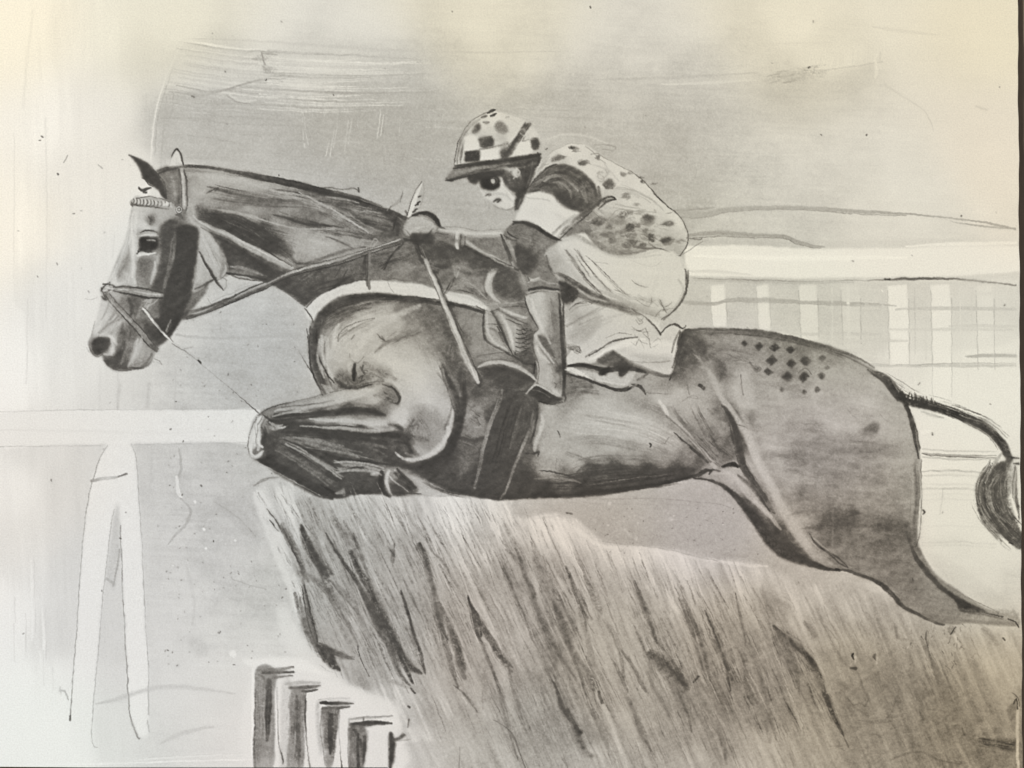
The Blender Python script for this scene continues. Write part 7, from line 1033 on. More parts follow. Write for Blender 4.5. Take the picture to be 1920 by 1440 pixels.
p_("290,560 360,540 500,520 520,560 400,575 340,600 300,610", 72, .85, 8, .5); p_("365,600 400,570 480,565 505,600 490,640 430,655 380,640", 60, .85, 8, .3); p_("440,585 460,580 470,600 455,612 440,605", 196, .85, 3, .1); s_("515,540 560,620 620,670 670,640", (10, 26, 30, 16), 78, .8, .9, .4); s_("640,480 680,560 640,660 620,780", (20, 40, 30, 14), 78, .75, .9, .5); s_("720,480 740,540 700,620", (14, 26, 14), 92, .6); s_("570,520 600,510 625,540 600,575", (6, 14, 14, 6), 196, .7); s_("510,600 560,640 600,700 590,760", (14, 34, 30, 14), 214, .6, 1, .1); s_("370,650 400,690 440,700", (5, 8, 4), 212, .5); s_("415,690 430,685 445,688", 6, 84, .85); s_("470,725 490,715 508,722 490,738", 6, 84, .85); s_("520,780 570,795 610,770", (3, 5, 3), 150, .6)
Z(860, 420, .25)
# breeches: folds
s_("760,130 900,110 1050,190 1180,240 1350,230 1500,200", (20, 30, 26, 26, 22, 10), 184, .5, 1, .3); s_("700,180 760,260 840,340 900,420", (26, 34, 30, 14), 176, .55, 1, .4); s_("660,240 680,330 720,370", (10, 16, 10), 96, .7)
for q in ("800,190 860,270 920,360 1000,450 1080,530", "890,200 960,310 1050,410 1120,500", "1010,290 1100,390 1200,480 1290,550", "930,400 1000,470 1060,540", "880,240 940,330 990,400"):
    s_(q, (3, 6, 6, 4), 112, .7, .9, .9)
s_("830,300 930,420 1050,540", (10, 34, 14), 186, .5); s_("960,250 1060,380 1180,510", (10, 40, 16), 214, .5, 1, .1); s_("1100,480 1200,540 1330,560 1500,560", (10, 34, 34, 16), 186, .55, 1, .5); s_("1300,540 1420,580 1480,570", (5, 14, 6), 150, .5, .9, .9); s_("1280,600 1400,660 1500,680", (10, 30, 12), 150, .5, .9, .7); s_("1650,420 1690,500 1640,600 1560,680", (12, 20, 20, 12), 176, .5)
s_("1715,350 1718,460 1690,560 1620,650 1520,715", (4, 6, 6, 6, 4), 100, .75); s_("1700,350 1700,460", 4, 120, .7); s_("1300,640 1400,700 1470,770 1515,830", (6, 8, 8, 5), 104, .75)
for q in ("1510,570 1530,610 1545,650", "1480,690 1510,650 1590,640", "1340,710 1365,735 1385,705", "1160,490 1240,520 1300,530", "1350,545 1400,580 1450,590"):
    s_(q, (2, 4, 2), 116, .65, .9, .9)
s_("740,375 860,450 1000,530 1130,575", (12, 22, 24, 10), 84, .7); s_("760,440 840,480 880,520 850,580", (20, 40, 34, 16), 74, .8); s_("880,540 1000,570 1130,600 1280,640", (10, 14, 14, 8), 100, .7); s_("1000,530 1150,580 1280,610", (8, 22, 12), 124, .55)
s_("830,640 880,600 960,590", (4, 6, 4), 92, .7); s_("800,760 900,720 1010,650 1060,620", (8, 16, 14, 6), 156, .6); s_("810,690 830,640 880,610", (14, 24, 12), 166, .5); s_("820,860 940,800 1080,720", (10, 30, 16), 170, .55); s_("830,840 900,810", (4, 8), 150, .5); s_("900,760 1030,700", (5, 9), 132, .5)
s_("950,1000 1060,940 1150,890 1240,860 1340,850", (5, 8, 8, 7, 4), 104, .7, .8, .9); s_("980,1020 1100,960 1180,930 1300,890", (10, 26, 26, 20), 222, .6, 1, .1); p_("1030,1020 1090,980 1160,950 1220,1010 1330,1070 1300,1110 1200,1080 1100,1060", 96, .7, 12, .7); s_("1180,970 1280,1030 1400,1090 1530,1130", (8, 20, 24, 14), 118, .7); s_("1430,900 1540,890 1630,920", (14, 40, 24), 220, .6, 1, .1); s_("1300,980 1450,1010 1600,1020", (10, 34, 20), 184, .5); s_("1350,1040 1580,1030", 4, 150, .5)
for q in ("1290,880 1330,910 1350,860 1390,930", "1380,820 1430,860 1440,930 1500,900", "1300,790 1380,810 1440,800"):
    s_(q, (2, 4, 3, 2), 128, .6, .9, .9)
b_("820,900 870,930 920,960", 30, 100, 18, .6, 3); s_("800,900 840,930 800,1000", (8, 24, 14), 110, .6, 1, .8)
# saddle flap, boots
s_("640,360 500,340 440,390 450,520 480,640", (20, 40, 40, 40, 20), 104, .45, 1, .6); s_("445,380 470,440 480,520", (10, 22, 12), 160, .6); s_("230,360 222,440 245,520 300,580", (14, 18, 16, 8), 192, .6); b_("20,380 120,460 200,540", 60, 160, 30, .5, 4); s_("0,340 100,380 200,360 300,340", (20, 40, 36, 20), 84, .6, 1, .7); s_("80,440 150,500 210,560", (6, 14, 6), 170, .6); s_("40,300 120,330 220,320", (16, 34, 20), 74, .55, 1, .8)
s_("500,380 560,420 640,430 740,420", (14, 30, 30, 14), 140, .5, 1, .6); s_("540,420 600,405", (6, 9), 205, .7); s_("430,180 470,240 520,340 560,280 600,200", (24, 50, 50, 40, 20), 84, .55, 1, .5)
s_("690,560 720,700 740,860 760,1000", (14, 30, 30, 20), 122, .6, 1, .5); s_("540,560 580,680 640,800 690,900", (14, 26, 22, 10), 200, .65, 1, .2); s_("600,840 660,920 720,1000", (12, 24, 12), 104, .75); s_("560,880 600,960 680,1040", (8, 14, 10), 196, .65); s_("620,1040 680,1100 720,1180", (20, 44, 20), 178, .5); s_("700,1080 740,1180 750,1260", (14, 26, 14), 136, .6); s_("780,560 790,800 800,1060 790,1280", (10, 16, 18, 12), 72, .75)
s_("190,640 190,780 220,880 330,950 410,1000", (8, 12, 12, 12, 6), 92, .7); s_("210,660 215,780 260,880 360,940", (8, 16, 16, 8), 200, .6); s_("240,780 300,820 350,900 380,950", (14, 34, 34, 12), 110, .6, 1, .7); s_("250,650 310,760 360,880 400,960", (8, 16, 14, 6), 78, .75); s_("320,680 370,790 410,900", (12, 24, 14), 206, .55); s_("330,640 420,680 510,700", (8, 16, 8), 196, .6); s_("440,760 520,800 560,900 520,980", (26, 50, 50, 30), 104, .6, 1, .7)
for k in range(7): s_([430, 790 + k * 32, 460, 800 + k * 32, 510, 788 + k * 32], 4, 70, .8, .8, .7)
s_("180,1060 300,1035 430,1060 560,1140", (8, 18, 18, 10), 176, .6); s_("200,1090 330,1090 460,1130 560,1180", (16, 40, 44, 20), 76, .7); s_("140,990 260,970 400,970", (3, 5, 3), 104, .6)
s_("820,1060 940,1060 1060,1080", (8, 16, 12), 66, .85); p_("1050,1140 1060,1100 1130,1060 1120,1100 1080,1140", 64, .85, 4, .4, False); p_("1200,1150 1200,1060 1320,1070 1260,1100", 72, .8, 5, .5, False); s_("800,1090 900,1120 1010,1170", (5, 9, 5), 214, .7); s_("860,1140 1000,1180 1180,1240 1270,1220", (8, 12, 14, 8), 78, .75); s_("900,1200 1000,1220 900,1280 850,1320", (30, 50, 40, 20), 110, .45, 1, .8)
Z(560, 240, .3333)
# hands, forearm, whip
p_("640,600 760,596 755,650 700,655 640,630", 78, .85, 8, .6); s_("595,630 700,640 820,650 880,690", (10, 18, 22, 16), 74, .65, .9, .7); s_("620,540 680,520 740,540 760,580", (14, 34, 34, 14), 186, .6, 1, .4); s_("640,490 720,475 780,520 790,550", (8, 14, 16, 10), 70, .85); s_("700,510 760,530 780,560", (3, 6, 3), 140, .6); s_("790,575 900,590 1040,610 1130,605", (10, 18, 16, 8), 196, .6, 1, .3); s_("800,610 850,625 900,640", (12, 24, 14), 110, .6); s_("960,640 1060,650 1130,690", (16, 40, 24), 128, .5, 1, .5); s_("730,690 820,710 850,760 800,790", (16, 36, 36, 16), 78, .6, 1, .8); s_("860,720 960,740 1060,760 1180,800", (20, 44, 40, 30), 92, .5, 1, .7)
s_("470,790 520,720 590,650", (6, 10, 8), 72, .7); s_("520,700 600,720 660,760", (20, 50, 24), 120, .45, 1, .8); s_("500,830 560,800 660,780", (8, 20, 8), 160, .55, 1, .7); s_("440,840 520,820 620,850 720,870", (14, 30, 30, 14), 132, .4, 1, .8)
s_("700,690 730,740", (18, 16), 84, .7); s_("690,670 720,740", (4, 4), 130, .7); s_("722,775 750,850 790,930 840,1060 890,1190 940,1310 1010,1430", (10, 12, 12, 12, 13, 14, 12), 200, .75, .6, .3); s_("715,770 745,850 780,930 830,1060 880,1190 930,1310", 4, 96, .6); s_("760,800 800,890 860,1030 910,1160 960,1290 1030,1420", (8, 9, 9, 8, 8, 6), 84, .7); s_("800,930 830,990", (10, 9), 150, .6); s_("880,840 860,890 830,930", (8, 8, 5), 96, .7, .9, .7); s_("870,780 880,830", (10, 9), 170, .5); s_("395,700 400,800 395,900", (12, 11, 9), 130, .6); s_("380,720 378,800 385,890", 5, 78, .7)
for x, y, r, t in CHK:
    j = lambda: rr.uniform(-.2, .2) * r
    P([x + j(), y - r * 1.1 + j(), x + r * 1.2 + j(), y + j(), x + j(), y + r * 1.1 + j(), x - r * 1.2 + j(), y + j()], t - 14, .8, 1.1, .7, False)
# ---------------------------------------------------------------- last touches
Z(788, 178, .6206)    # rider
p_("520,355 600,335 720,350 780,400 800,440 760,465 640,470 560,455 515,410", 186, .45, 10, .6)
for x, y, rx, ry, t in ((532, 385, 18, 12, 96), (572, 402, 14, 9, 104), (612, 362, 18, 12, 110), (632, 402, 16, 13, 92), (690, 370, 20, 13, 100), (660, 395, 12, 9, 120), (700, 432, 12, 16, 94), (742, 440, 20, 10, 96), (582, 440, 15, 10, 100), (645, 445, 20, 12, 104), (600, 418, 14, 8, 126), (550, 425, 12, 8, 118), (680, 410, 10, 8, 116), (672, 455, 14, 7, 104), (735, 392, 10, 6, 96), (570, 268, 17, 12, 118), (620, 310, 14, 9, 146), (545, 235, 12, 6, 160), (655, 330, 12, 7, 160), (500, 205, 12, 8, 122), (425, 188, 16, 6, 118), (470, 170, 12, 5, 112), (668, 250, 9, 6, 110), (706, 270, 10, 5, 104), (790, 440, 12, 8, 120), (630, 240, 12, 6, 140)):
    a0 = rr.uniform(0, 6); n_ = rr.randint(6, 9); q = []
    for k in range(n_):
        an = a0 + k * 6.283 / n_; f_ = rr.uniform(.55, 1.3); q += [x + math.cos(an) * rx * f_, y + math.sin(an) * ry * f_]
    p_(q, t, .72, 2.2, 1, False); s_([x - rx, y + ry * .3, x, y - ry * .3, x + rx * 1.3, y + rr.uniform(-6, 6)], (1, 3, .8), t + 10, .5)
s_("540,345 560,325 590,315", (3, 6, 3), 84, .7); s_("520,350 560,380 600,345 640,350 680,345", (1, 2, 2, 2, 1), 120, .5); s_("560,330 620,345 680,350 740,370", (2, 8, 8, 3), 208, .5, 1, .3)
s_("540,240 555,250 548,262 535,256", (1, 1.5, 1.5, 1), 130, .6); s_("480,160 540,190 600,230 660,270 720,320", (4, 10, 12, 10, 5), 206, .4, 1, .2); s_("520,210 570,230 600,260", (2, 6, 2), 176, .5)
s_("420,430 470,425 520,450 570,470 640,472", (4, 10, 10, 8, 4), 120, .45, 1, .6)
# face
p_("180,262 200,246 232,248 242,262 236,284 214,292 192,286 182,276", 66, .85, 3, .3); s_("212,252 222,250 232,256 230,268 220,274", (1, 1.5, 2, 1.5, 1), 130, .6); p_("212,256 224,256 226,268 216,270", 200, .85, 1.5, .1)
s_("145,252 165,242 200,236 240,232", (5, 8, 8, 4), 70, .8); s_("190,292 215,300 250,300 280,320", (2, 8, 8, 3), 178, .55, 1, .3); s_("250,270 270,290 290,310", (3, 8, 5), 160, .5, 1, .4); s_("225,335 245,346 270,348 290,340", (1, 3, 3, 2), 160, .6); p_("215,345 260,350 290,345 280,380 240,390 215,370", 182, .5, 9, .5); s_("200,303 208,306 214,303", (1, 3, 1), 110, .7); s_("228,322 238,320 246,323", (1, 3, 1), 110, .6); s_("255,240 262,270 285,290 300,275", (5, 9, 9, 5), 84, .75); s_("290,222 300,232 292,248 282,238", (2, 5, 4, 2), 198, .7); s_("320,210 330,250 310,310 295,345", (7, 10, 8, 5), 74, .7); s_("340,200 335,240 320,280", 2.5, 112, .55)
# cap: checks with soft middles, pale glaze
p_("122,128 160,122 172,130 174,166 136,170 130,150", 212, .6, 3, .1, False); p_("133,172 178,166 180,200 138,204", 76, .75, 2.2, .6, False); p_("180,166 238,162 242,192 182,200", 212, .65, 2.2, .1, False); p_("175,130 214,126 226,140 218,156 184,158", 92, .75, 3, .8, False); p_("224,84 250,80 262,108 232,116", 136, .6, 5, .8); p_("163,96 178,82 184,98 170,112", 104, .7, 2.5, .7, False); p_("262,70 300,84 316,104 280,120", 204, .35, 8, .2); p_("240,152 262,140 276,150 262,170 244,176", 112, .6, 4, .8); p_("334,140 352,128 364,144 352,164 336,160", 88, .75, 2.5, .8, False); p_("218,158 240,150 236,164 222,166", 190, .5, 3)
s_("318,84 300,112 280,140 262,170 250,196", (3, 6, 8, 9, 7), 100, .65, 1, .8); s_("330,88 316,108 304,128", (1.5, 4, 3), 120, .5); s_("296,110 312,104 330,130", (2, 6, 3), 196, .5)
# knee, elbow folds, breeches shading
s_("228,534 214,556 213,586 222,610 240,626", (5, 8, 8, 7, 3), 186, .8, .8, .3); p_("232,540 262,530 300,536 312,570 318,610 280,618 246,612 232,590 226,562", 94, .7, 7, .5); s_("300,530 316,560 324,600", (3, 7, 4), 150, .6)
s_("140,440 180,470 230,500 280,522", (4, 5, 5, 3), 184, .75); s_("245,425 262,460 280,500", (2, 4, 2), 76, .8); s_("252,424 275,438 292,440", (2, 4, 2), 84, .7); s_("268,440 282,480 290,505", (2, 5, 2), 168, .6); p_("150,440 240,428 262,470 275,505 200,476", 128, .45, 7, .6)
s_("385,470 400,520 430,560", (8, 14, 10), 170, .55, 1, .4); s_("430,480 480,520 540,570 600,620", (3, 12, 14, 6), 180, .45, 1, .4); s_("540,590 610,620 680,650 720,660", (4, 14, 16, 8), 168, .55, 1, .5); s_("480,460 540,530 600,580", (5, 16, 6), 214, .4, 1, .1); s_("720,540 700,600 660,640", (4, 12, 8), 196, .4, 1)
for q in ("440,470 470,515 510,560", "465,465 500,510 545,560 580,600", "500,485 550,530 600,580", "640,610 690,640 700,610", "455,500 490,545 530,580", "640,560 660,575 690,580", "720,620 735,640 760,625"):
    s_(q, (.8, 1.8, .8), 104, .7, .9, .9)
s_("440,640 480,620 520,610", (2, 6, 2), 160, .5, 1, .6); s_("445,700 500,670 560,640", (2, 8, 4), 160, .5, 1, .6); s_("450,660 480,640 520,630", (1.5, 3, 1.5), 130, .5, 1, .8); s_("470,740 520,700 580,670 640,660", (3, 9, 9, 4), 184, .5, 1, .4)
for q in ("640,700 660,715 680,705 690,730", "430,760 460,770 480,760 490,785", "560,735 600,720 640,725", "500,790 530,770 560,765"):
    s_(q, (.8, 1.6, 1.2, .8), 110, .7, .9, .9)
s_("760,780 770,740 785,710", (3, 5, 3), 92, .6); b_("800,720 790,780 775,840", 14, 84, 30, .55, 1.6); s_("800,710 840,730 870,760", (6, 16, 12), 100, .5, 1, .6)
Z(431, 469, .8855)    # forelegs, chest
s_("92,352 150,338 220,322 290,300", (3, 4.5, 6, 7), 186, .65, .9, .3); s_("95,363 160,354 230,347 300,345 330,350", (4, 4.5, 6, 8, 4), 72, .75, .9, .4); s_("150,373 220,376 290,382 345,380", (2, 4.5, 7.5, 6), 190, .65, .9, .3); s_("110,384 180,390 260,400 330,408", (5, 8, 9, 7), 68, .65, .9, .4)
s_("105,398 150,400 210,412 270,436", (2, 4, 5, 2), 136, .65, .9, .4); s_("120,412 160,432 200,458 236,484", (2, 3, 3.5, 2), 160, .7, .9, .3); s_("108,424 150,448 190,476 225,500", (3, 5, 6, 3), 112, .55, .9, .4); s_("116,402 150,416 190,438 226,462", (2, 4, 4.5, 3), 62, .7, .9, .4); s_("80,440 130,470 180,498 210,514", (5, 8, 9, 5), 70, .6, .9, .4); s_("225,470 260,466 300,468 322,478", (2, 4.5, 4, 2), 172, .7, .9, .3)
s_("66,352 54,372 52,396 54,414", (3, 5, 5, 3), 214, .7, .9, .2); s_("60,350 74,346 90,350", (2, 5, 3), 120, .6); s_("84,366 100,372 112,370", (3, 4, 2), 176, .7); s_("68,376 74,392 68,410", (3, 6, 5), 78, .65)
p_("345,472 352,468 392,508 384,514 372,500", 66, .75, 1.2, .4, False); s_("336,476 350,490 378,512", (2, 2.5, 1.5), 196, .75); p_("338,494 352,498 372,516 344,520", 80, .7, 2, .4); s_("324,476 318,495 326,518", (3, 4.5, 3), 66, .75)
s_("215,150 260,128 320,112", (4, 9, 4), 120, .45, 1, .9); s_("190,190 186,230 200,270", (3, 6, 3), 200, .6, 1, .3); s_("230,190 280,160 330,140", (4, 14, 5), 196, .45, 1, .3); s_("330,200 370,180 400,200 420,240", (3, 9, 9, 4), 150, .4, 1, .8); s_("440,260 462,290 470,330 455,380", (4, 5, 5, 4), 100, .5, 1, .7)
b_("220,190 250,170 280,160", 8, 110, 12, .5, .9); b_("200,165 250,140 300,125", 7, 96, 16, .5, .9)
Z(0, 0, 1)            # loose straight charcoal hairs over the brush
HT("520,950 640,950 900,960 1100,1040 1300,1090 1500,1150 1560,1330 1400,1410 1100,1420 900,1400 760,1310 620,1200 560,1070", 65, (30, 110), 112, 360, .55, 1.2, 22, 5, .9, .04, 71)
HT("540,950 900,960 1300,1090 1500,1150 1500,1330 1100,1400 800,1300 620,1180", 66, (30, 100), 206, 170, .45, 1.6, 12, 5, .8, .04, 72)
HT("1450,1130 1700,1180 1860,1260 1870,1420 1500,1420", 64, (20, 80), 126, 120, .4, 1.4, 20, 6, .9, .05, 73)
HT("500,930 640,950 940,950 1040,990 940,1030 700,1010 540,1000", 64, (12, 44), 118, 150, .5, .9, 24, 8, .9, .1, 74)
# ---------------------------------------------------------------- hand of the draughtsman: uneven edges, smudges, tooth
def warp(a, dx, dy):
    sx = np.clip((XX + dx) * K, 0, GW - 1.001); sy = np.clip((YY + dy) * K, 0, GH - 1.001)
    xi = sx.astype(np.int32); yi = sy.astype(np.int32); fx = sx - xi; fy = sy - yi
    return (a[yi, xi] * (1 - fx) + a[yi, xi + 1] * fx) * (1 - fy) + (a[yi + 1, xi] * (1 - fx) + a[yi + 1, xi + 1] * fx) * fy
T = warp(T, (dirnoise(0, 16, 16, 90, 3) - .5) * 3.2 + (vnoise(XX / 3.2, YY / 3.2, 93) - .5) * .8, (dirnoise(0, 17, 15, 95, 3) - .5) * 3.2 + (vnoise(XX / 3.4, YY / 3.1, 97) - .5) * .8).astype(np.float32)
sm = np.clip(dirnoise(0, 42, 30, 99, 3) * 3.2 - 1.25, 0, 1)
b3 = blur(T, 2.6)
T = T + (b3 - T) * sm * .55
dk = np.clip((192 - T) / 60, 0, 1) * np.clip((T - 40) / 60, .35, 1)
T += dk * (dirnoise(8, 9, 6, 101, 3) - .5) * 26 + dk * (dirnoise(-35, 26, 8, 104, 3) - .5) * 22 + dk * GRAIN * 6 + BLOT * 4 * np.clip((215 - T) / 60, 0, 1)
T += .25 * (T - blur(T, 3)) + .22 * (T - blur(T, 22)) * np.clip((225 - T) / 60, 0, 1)
fn = (vnoise(XX / 1.7, YY / 1.7, 141) + vnoise(XX / 2.7, YY / 2.7, 143) - 1)
T += fn * 15 * np.clip((T - 60) / 50, 0, 1) * np.clip((222 - T) / 55, .12, 1)
# tooth of the canvas catching the charcoal
wv = np.sin(XX * 2.1) * np.sin(YY * 2.1)
T += (wv * 1.5 + GRAIN * 1.6) * np.clip((232 - T) / 60, .25, 1)
hi = np.clip((T - 180) / 35, 0, 1)
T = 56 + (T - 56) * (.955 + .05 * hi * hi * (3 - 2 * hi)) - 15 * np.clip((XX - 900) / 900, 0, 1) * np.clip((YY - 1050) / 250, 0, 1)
T -= 5 * np.exp(-((T - 88) / 26) ** 2)
T = np.clip(T, 45, 250)
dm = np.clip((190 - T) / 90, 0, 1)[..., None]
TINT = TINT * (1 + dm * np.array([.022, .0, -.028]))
# ---------------------------------------------------------------- which part of the picture each patch belongs to
RAIL_R = R('picture', 'running_rail', 'broad white rail drawn behind the rider and the horse, level with the saddle', "1278,458 1540,466 1930,460 1930,512 1800,520 1500,526 1290,524 1284,490")
for x0, x1, yb, lb in ((1332, 1360, 614, 'short white picket nearest the rider, under the right-hand rail'), (1419, 1442, 622, 'narrow short white picket over the croup, second from the rider'), (1498, 1532, 640, 'pale grey picket above the dark chequers on the rump, third from the rider'),
                  (1577, 1612, 652, 'faintest picket, nearly the grey of the wash, fourth from the rider'), (1664, 1702, 690, 'bright white picket over the root of the tail'), (1745, 1782, 752, 'bright white picket just right of the tail root, longest of the row'), (1830, 1862, 700, 'faint cream picket nearest the right edge of the canvas')):
    R('picture', 'picket', lb, f"{x0},536 {x1 - 2},534 {x1 + 2},600 {x1 + 1},{yb} {x0 + 6},{yb} {x0 + 1},600")
R('picture', 'running_rail', 'plain white rail drawn low on the left, ending at the horse\'s knee', "0,776 120,771 300,768 487,768 480,800 474,832 300,833 120,835 0,838")
R('picture', 'rail_stand', 'white A-shaped stand drawn under the left-hand rail', "202,836 246,834 256,870 262,960 268,1060 272,1160 278,1240 279,1330 276,1378 262,1382 250,1372 242,1340 238,1260 232,1160 228,1060 226,980 221,945 214,960 206,1010 196,1090 188,1170 182,1240 176,1320 172,1400 134,1400 134,1340 140,1240 146,1150 152,1040 162,960 172,900 186,862")
R('picture', 'brush_fence', 'shaggy birch brush fence the horse is jumping, sloping to the lower right', FENCE)
BR = "tall board with a dark stripe"
for lb, o in (('leftmost and tallest dark board of the stepped row at the foot of the picture', "479,1252 552,1249 552,1270 519,1272 514,1330 510,1443 476,1443 478,1330"),
              ('second dark board from the left in the stepped row, in a pale surround', "534,1281 602,1284 600,1298 573,1300 571,1360 568,1443 538,1443 543,1360"),
              ('middle dark board of the stepped row, with a V-shaped dark stripe', "598,1312 662,1316 656,1332 637,1332 634,1380 624,1440 608,1440 605,1380"),
              ('fourth board of the stepped row, its top bar joined over two dark stripes', "654,1346 737,1346 736,1362 690,1364 688,1400 682,1443 654,1443 653,1390"),
              ('thin black rightmost board of the stepped row, against the brush', "730,1371 770,1374 768,1388 741,1390 738,1443 728,1443")):
    R('picture', 'board', lb, o)
HORSE = R('picture', 'horse', 'dark horse in mid-jump over the brush fence, forelegs folded, heading left', BODY)
R(HORSE, 'head', None, HEAD)
R(HORSE, 'ear', 'near ear, white with a dark outline', "312,314 318,300 324,288 331,279 337,285 342,298 346,312")
R(HORSE, 'ear', 'far ear, solid dark and pointing forward', "242,291 256,296 270,303 284,313 292,322 302,336 308,350 311,372 302,368 297,357 286,348 276,342 273,338 266,334 264,322 257,308 250,298")
R(HORSE, 'eye', None, "260,447 280,443 298,447 302,458 298,468 280,472 262,470")
R(HORSE, 'nostril', None, "170,650 174,638 186,631 200,631 208,638 206,650 200,658 190,663 184,669 175,664")
R(HORSE, 'foreleg', None, LEG)
R(HORSE, 'hoof', None, "716,884 740,882 752,886 772,904 786,920 774,930 740,932 724,926")
R(HORSE, 'hind_leg', None, "1500,985 1600,978 1716,985 1722,1015 1735,1045 1755,1078 1785,1102 1820,1126 1860,1146 1909,1158 1909,1172 1870,1174 1830,1168 1775,1172 1740,1162 1700,1142 1675,1116 1640,1088 1605,1074 1560,1068 1520,1056 1490,1040 1470,1020")
R(HORSE, 'tail', None, ("1632,697 1660,710 1684,742 1731,760 1787,776 1842,800 1876,828 1890,858 1874,880", 11), ("1874,885 1864,930 1886,984 1912,1016", 22))
R('picture', 'girth', 'wide dark double girth round the horse\'s belly behind the elbow', "944,732 1008,752 1002,790 984,830 968,880 950,930 886,918 896,870 908,832 922,790")
R('picture', 'breastplate', 'white strap round the base of the horse\'s neck', "573,577 600,554 627,541 660,530 693,526 760,530 790,534 814,541 850,549 880,554 913,574 916,583 893,579 860,570 827,564 793,558 760,554 726,550 693,549 668,551 647,554 626,562 610,573 596,588 586,604 578,596")
SADDLE = R('picture', 'saddle', 'dark saddle with pale cloth under the rider', "868,452 905,470 960,500 1000,500 1010,545 1000,580 985,600 960,580 920,575 885,560 872,520")
R(SADDLE, 'saddle_cloth', None, "1052,684 1110,684 1200,690 1218,700 1210,722 1185,736 1150,732 1100,718 1052,704")
R(SADDLE, 'knee_roll', None, "934,504 966,508 980,530 980,550 966,564 932,566 916,545 912,522")
R(SADDLE, 'stirrup_leather', None, ("1006,674 1010,694 1007,712 1000,722", 4))
R(SADDLE, 'skirt', None, "893,690 912,680 935,677 955,681 978,690 1003,710 984,722 950,720 925,714 905,706")
BRIDLE = R('picture', 'bridle', 'leather bridle with plaited browband on the horse\'s head', "335,318 345,317 350,345 351,388 342,402 328,402 330,386 341,380 341,350")
R(BRIDLE, 'browband', None, ("248,380 290,377 323,386", 8))
R(BRIDLE, 'cheekpiece', 'dark wide sheepskin cheekpiece', "331,425 350,422 370,432 371,470 364,510 356,560 346,585 333,606 318,628 303,636 296,620 300,590 308,550 320,500 326,460")
R(BRIDLE, 'noseband', None, "188,538 204,530 222,538 270,541 305,549 305,558 270,559 240,552 216,548 214,562 196,566 188,552")
R(BRIDLE, 'noseband_strap', None, ("200,554 242,602 280,644 295,658", 6))
R(BRIDLE, 'bit', None, ("268,578 304,622 322,643", 3.5))
R(BRIDLE, 'throat_lash', None, ("354,392 376,420 440,449 510,486 558,508", 6))
R('picture', 'rein', 'long thin rein from the bit up to the rider\'s hands', ("345,598 410,574 490,540 556,510 640,488 720,462 760,452", 4.5))
R('picture', 'rein_end', 'short loose strap hanging down over the white breastplate', ("693,472 692,510 693,542", 4))
RIDER = R('picture', 'person', 'jockey crouched over the withers in spotted silks, helmet and pale breeches', "962,330 1008,320 1040,310 1125,378 1098,438 1040,470 1045,512 1050,545 1056,580 1058,684 1057,744 1008,718 1000,630 985,570 985,540 962,500 870,462 808,444 806,430 870,436 943,438 960,400")
R(RIDER, 'silks', 'pale racing silks with dark spots and blotches', TORSO, "1060,430 1130,440 1280,440 1284,478 1200,484 1140,478")
R(RIDER, 'breeches', None, ("1048,524 1110,561 1180,583 1222,604 1240,622", 7), "1046,520 1070,530 1110,560 1090,575 1062,596 1056,600 1050,560", "1022,476 1036,462 1054,450 1075,440 1098,438 1125,460 1150,470 1179,476 1210,470 1250,470 1274,481 1288,500 1291,520 1289,540 1280,560 1270,576 1256,592 1240,600 1236,612 1238,626 1224,612 1208,596 1180,582 1150,574 1110,562 1090,550 1068,535 1048,522 1036,514 1026,498",
  "1062,592 1070,572 1084,562 1106,563 1150,576 1180,584 1208,598 1224,614 1237,630 1248,616 1262,607 1274,611 1284,617 1274,628 1270,645 1266,665 1263,690 1256,703 1240,704 1215,700 1185,684 1152,662 1130,670 1112,682 1085,682 1060,684 1056,650 1055,620")
R(RIDER, 'sleeve', 'dark upper sleeve and shoulder', "988,364 995,350 1007,332 1022,320 1040,311 1055,308 1070,312 1086,319 1102,330 1114,343 1121,360 1125,378 1120,388 1109,396 1092,399 1070,393 1052,384 1042,374 1036,366 1020,364 1004,362")
R(RIDER, 'armband', 'broad white band round the upper arm', "990,363 1004,362 1020,364 1036,367 1042,375 1052,385 1070,394 1088,399 1075,412 1058,428 1040,445 1024,438 1008,426 990,418 966,414 974,396 984,376")
R(RIDER, 'sleeve', 'dark lower sleeve down to the elbow', "962,418 975,415 990,418 1008,426 1024,438 1040,446 1054,450 1040,464 1020,484 1006,500 998,516 988,520 975,508 966,500 962,480 952,456 944,440 950,430")
R(RIDER, 'sleeve', 'far forearm sleeve, reaching forward to the hand', "820,428 845,432 880,436 915,440 943,440 952,456 962,480 966,502 940,492 905,476 870,462 840,460 812,456 808,440")
R(RIDER, 'cuff', None, ("862,436 862,464", 7))
R(RIDER, 'face', None, "880,330 905,325 935,318 950,320 962,350 970,362 966,380 962,392 950,394 940,392 930,386 922,378 910,372 905,362 900,352 892,344")
R(RIDER, 'goggles', None, "896,338 912,330 930,330 938,338 936,352 924,358 908,356 898,348")
R(RIDER, 'hair', None, "957,320 990,312 1008,308 1002,324 995,345 988,362 978,372 970,390 965,398 966,372 970,360 962,348")
HEL_ = R(RIDER, 'helmet', 'chequered jockey skull cap cover with dark peak', HEL, ("862,308 920,300 980,292 1008,288", 7), "1014,290 980,291 920,301 862,309 852,312 850,320 834,338 842,340 880,330 935,317 990,312 1012,305")
R(RIDER, 'boot', 'tall near boot in the stirrup', BOOT)
R(RIDER, 'boot', 'far boot with lacing, seen behind the near leg', "909,584 930,580 958,600 988,608 1000,625 1000,664 966,664 950,660 925,646 912,634 908,616")
R(RIDER, 'glove', None, "758,440 757,428 763,412 775,401 792,397 808,399 820,408 827,424 816,434 806,444 800,452 775,450")
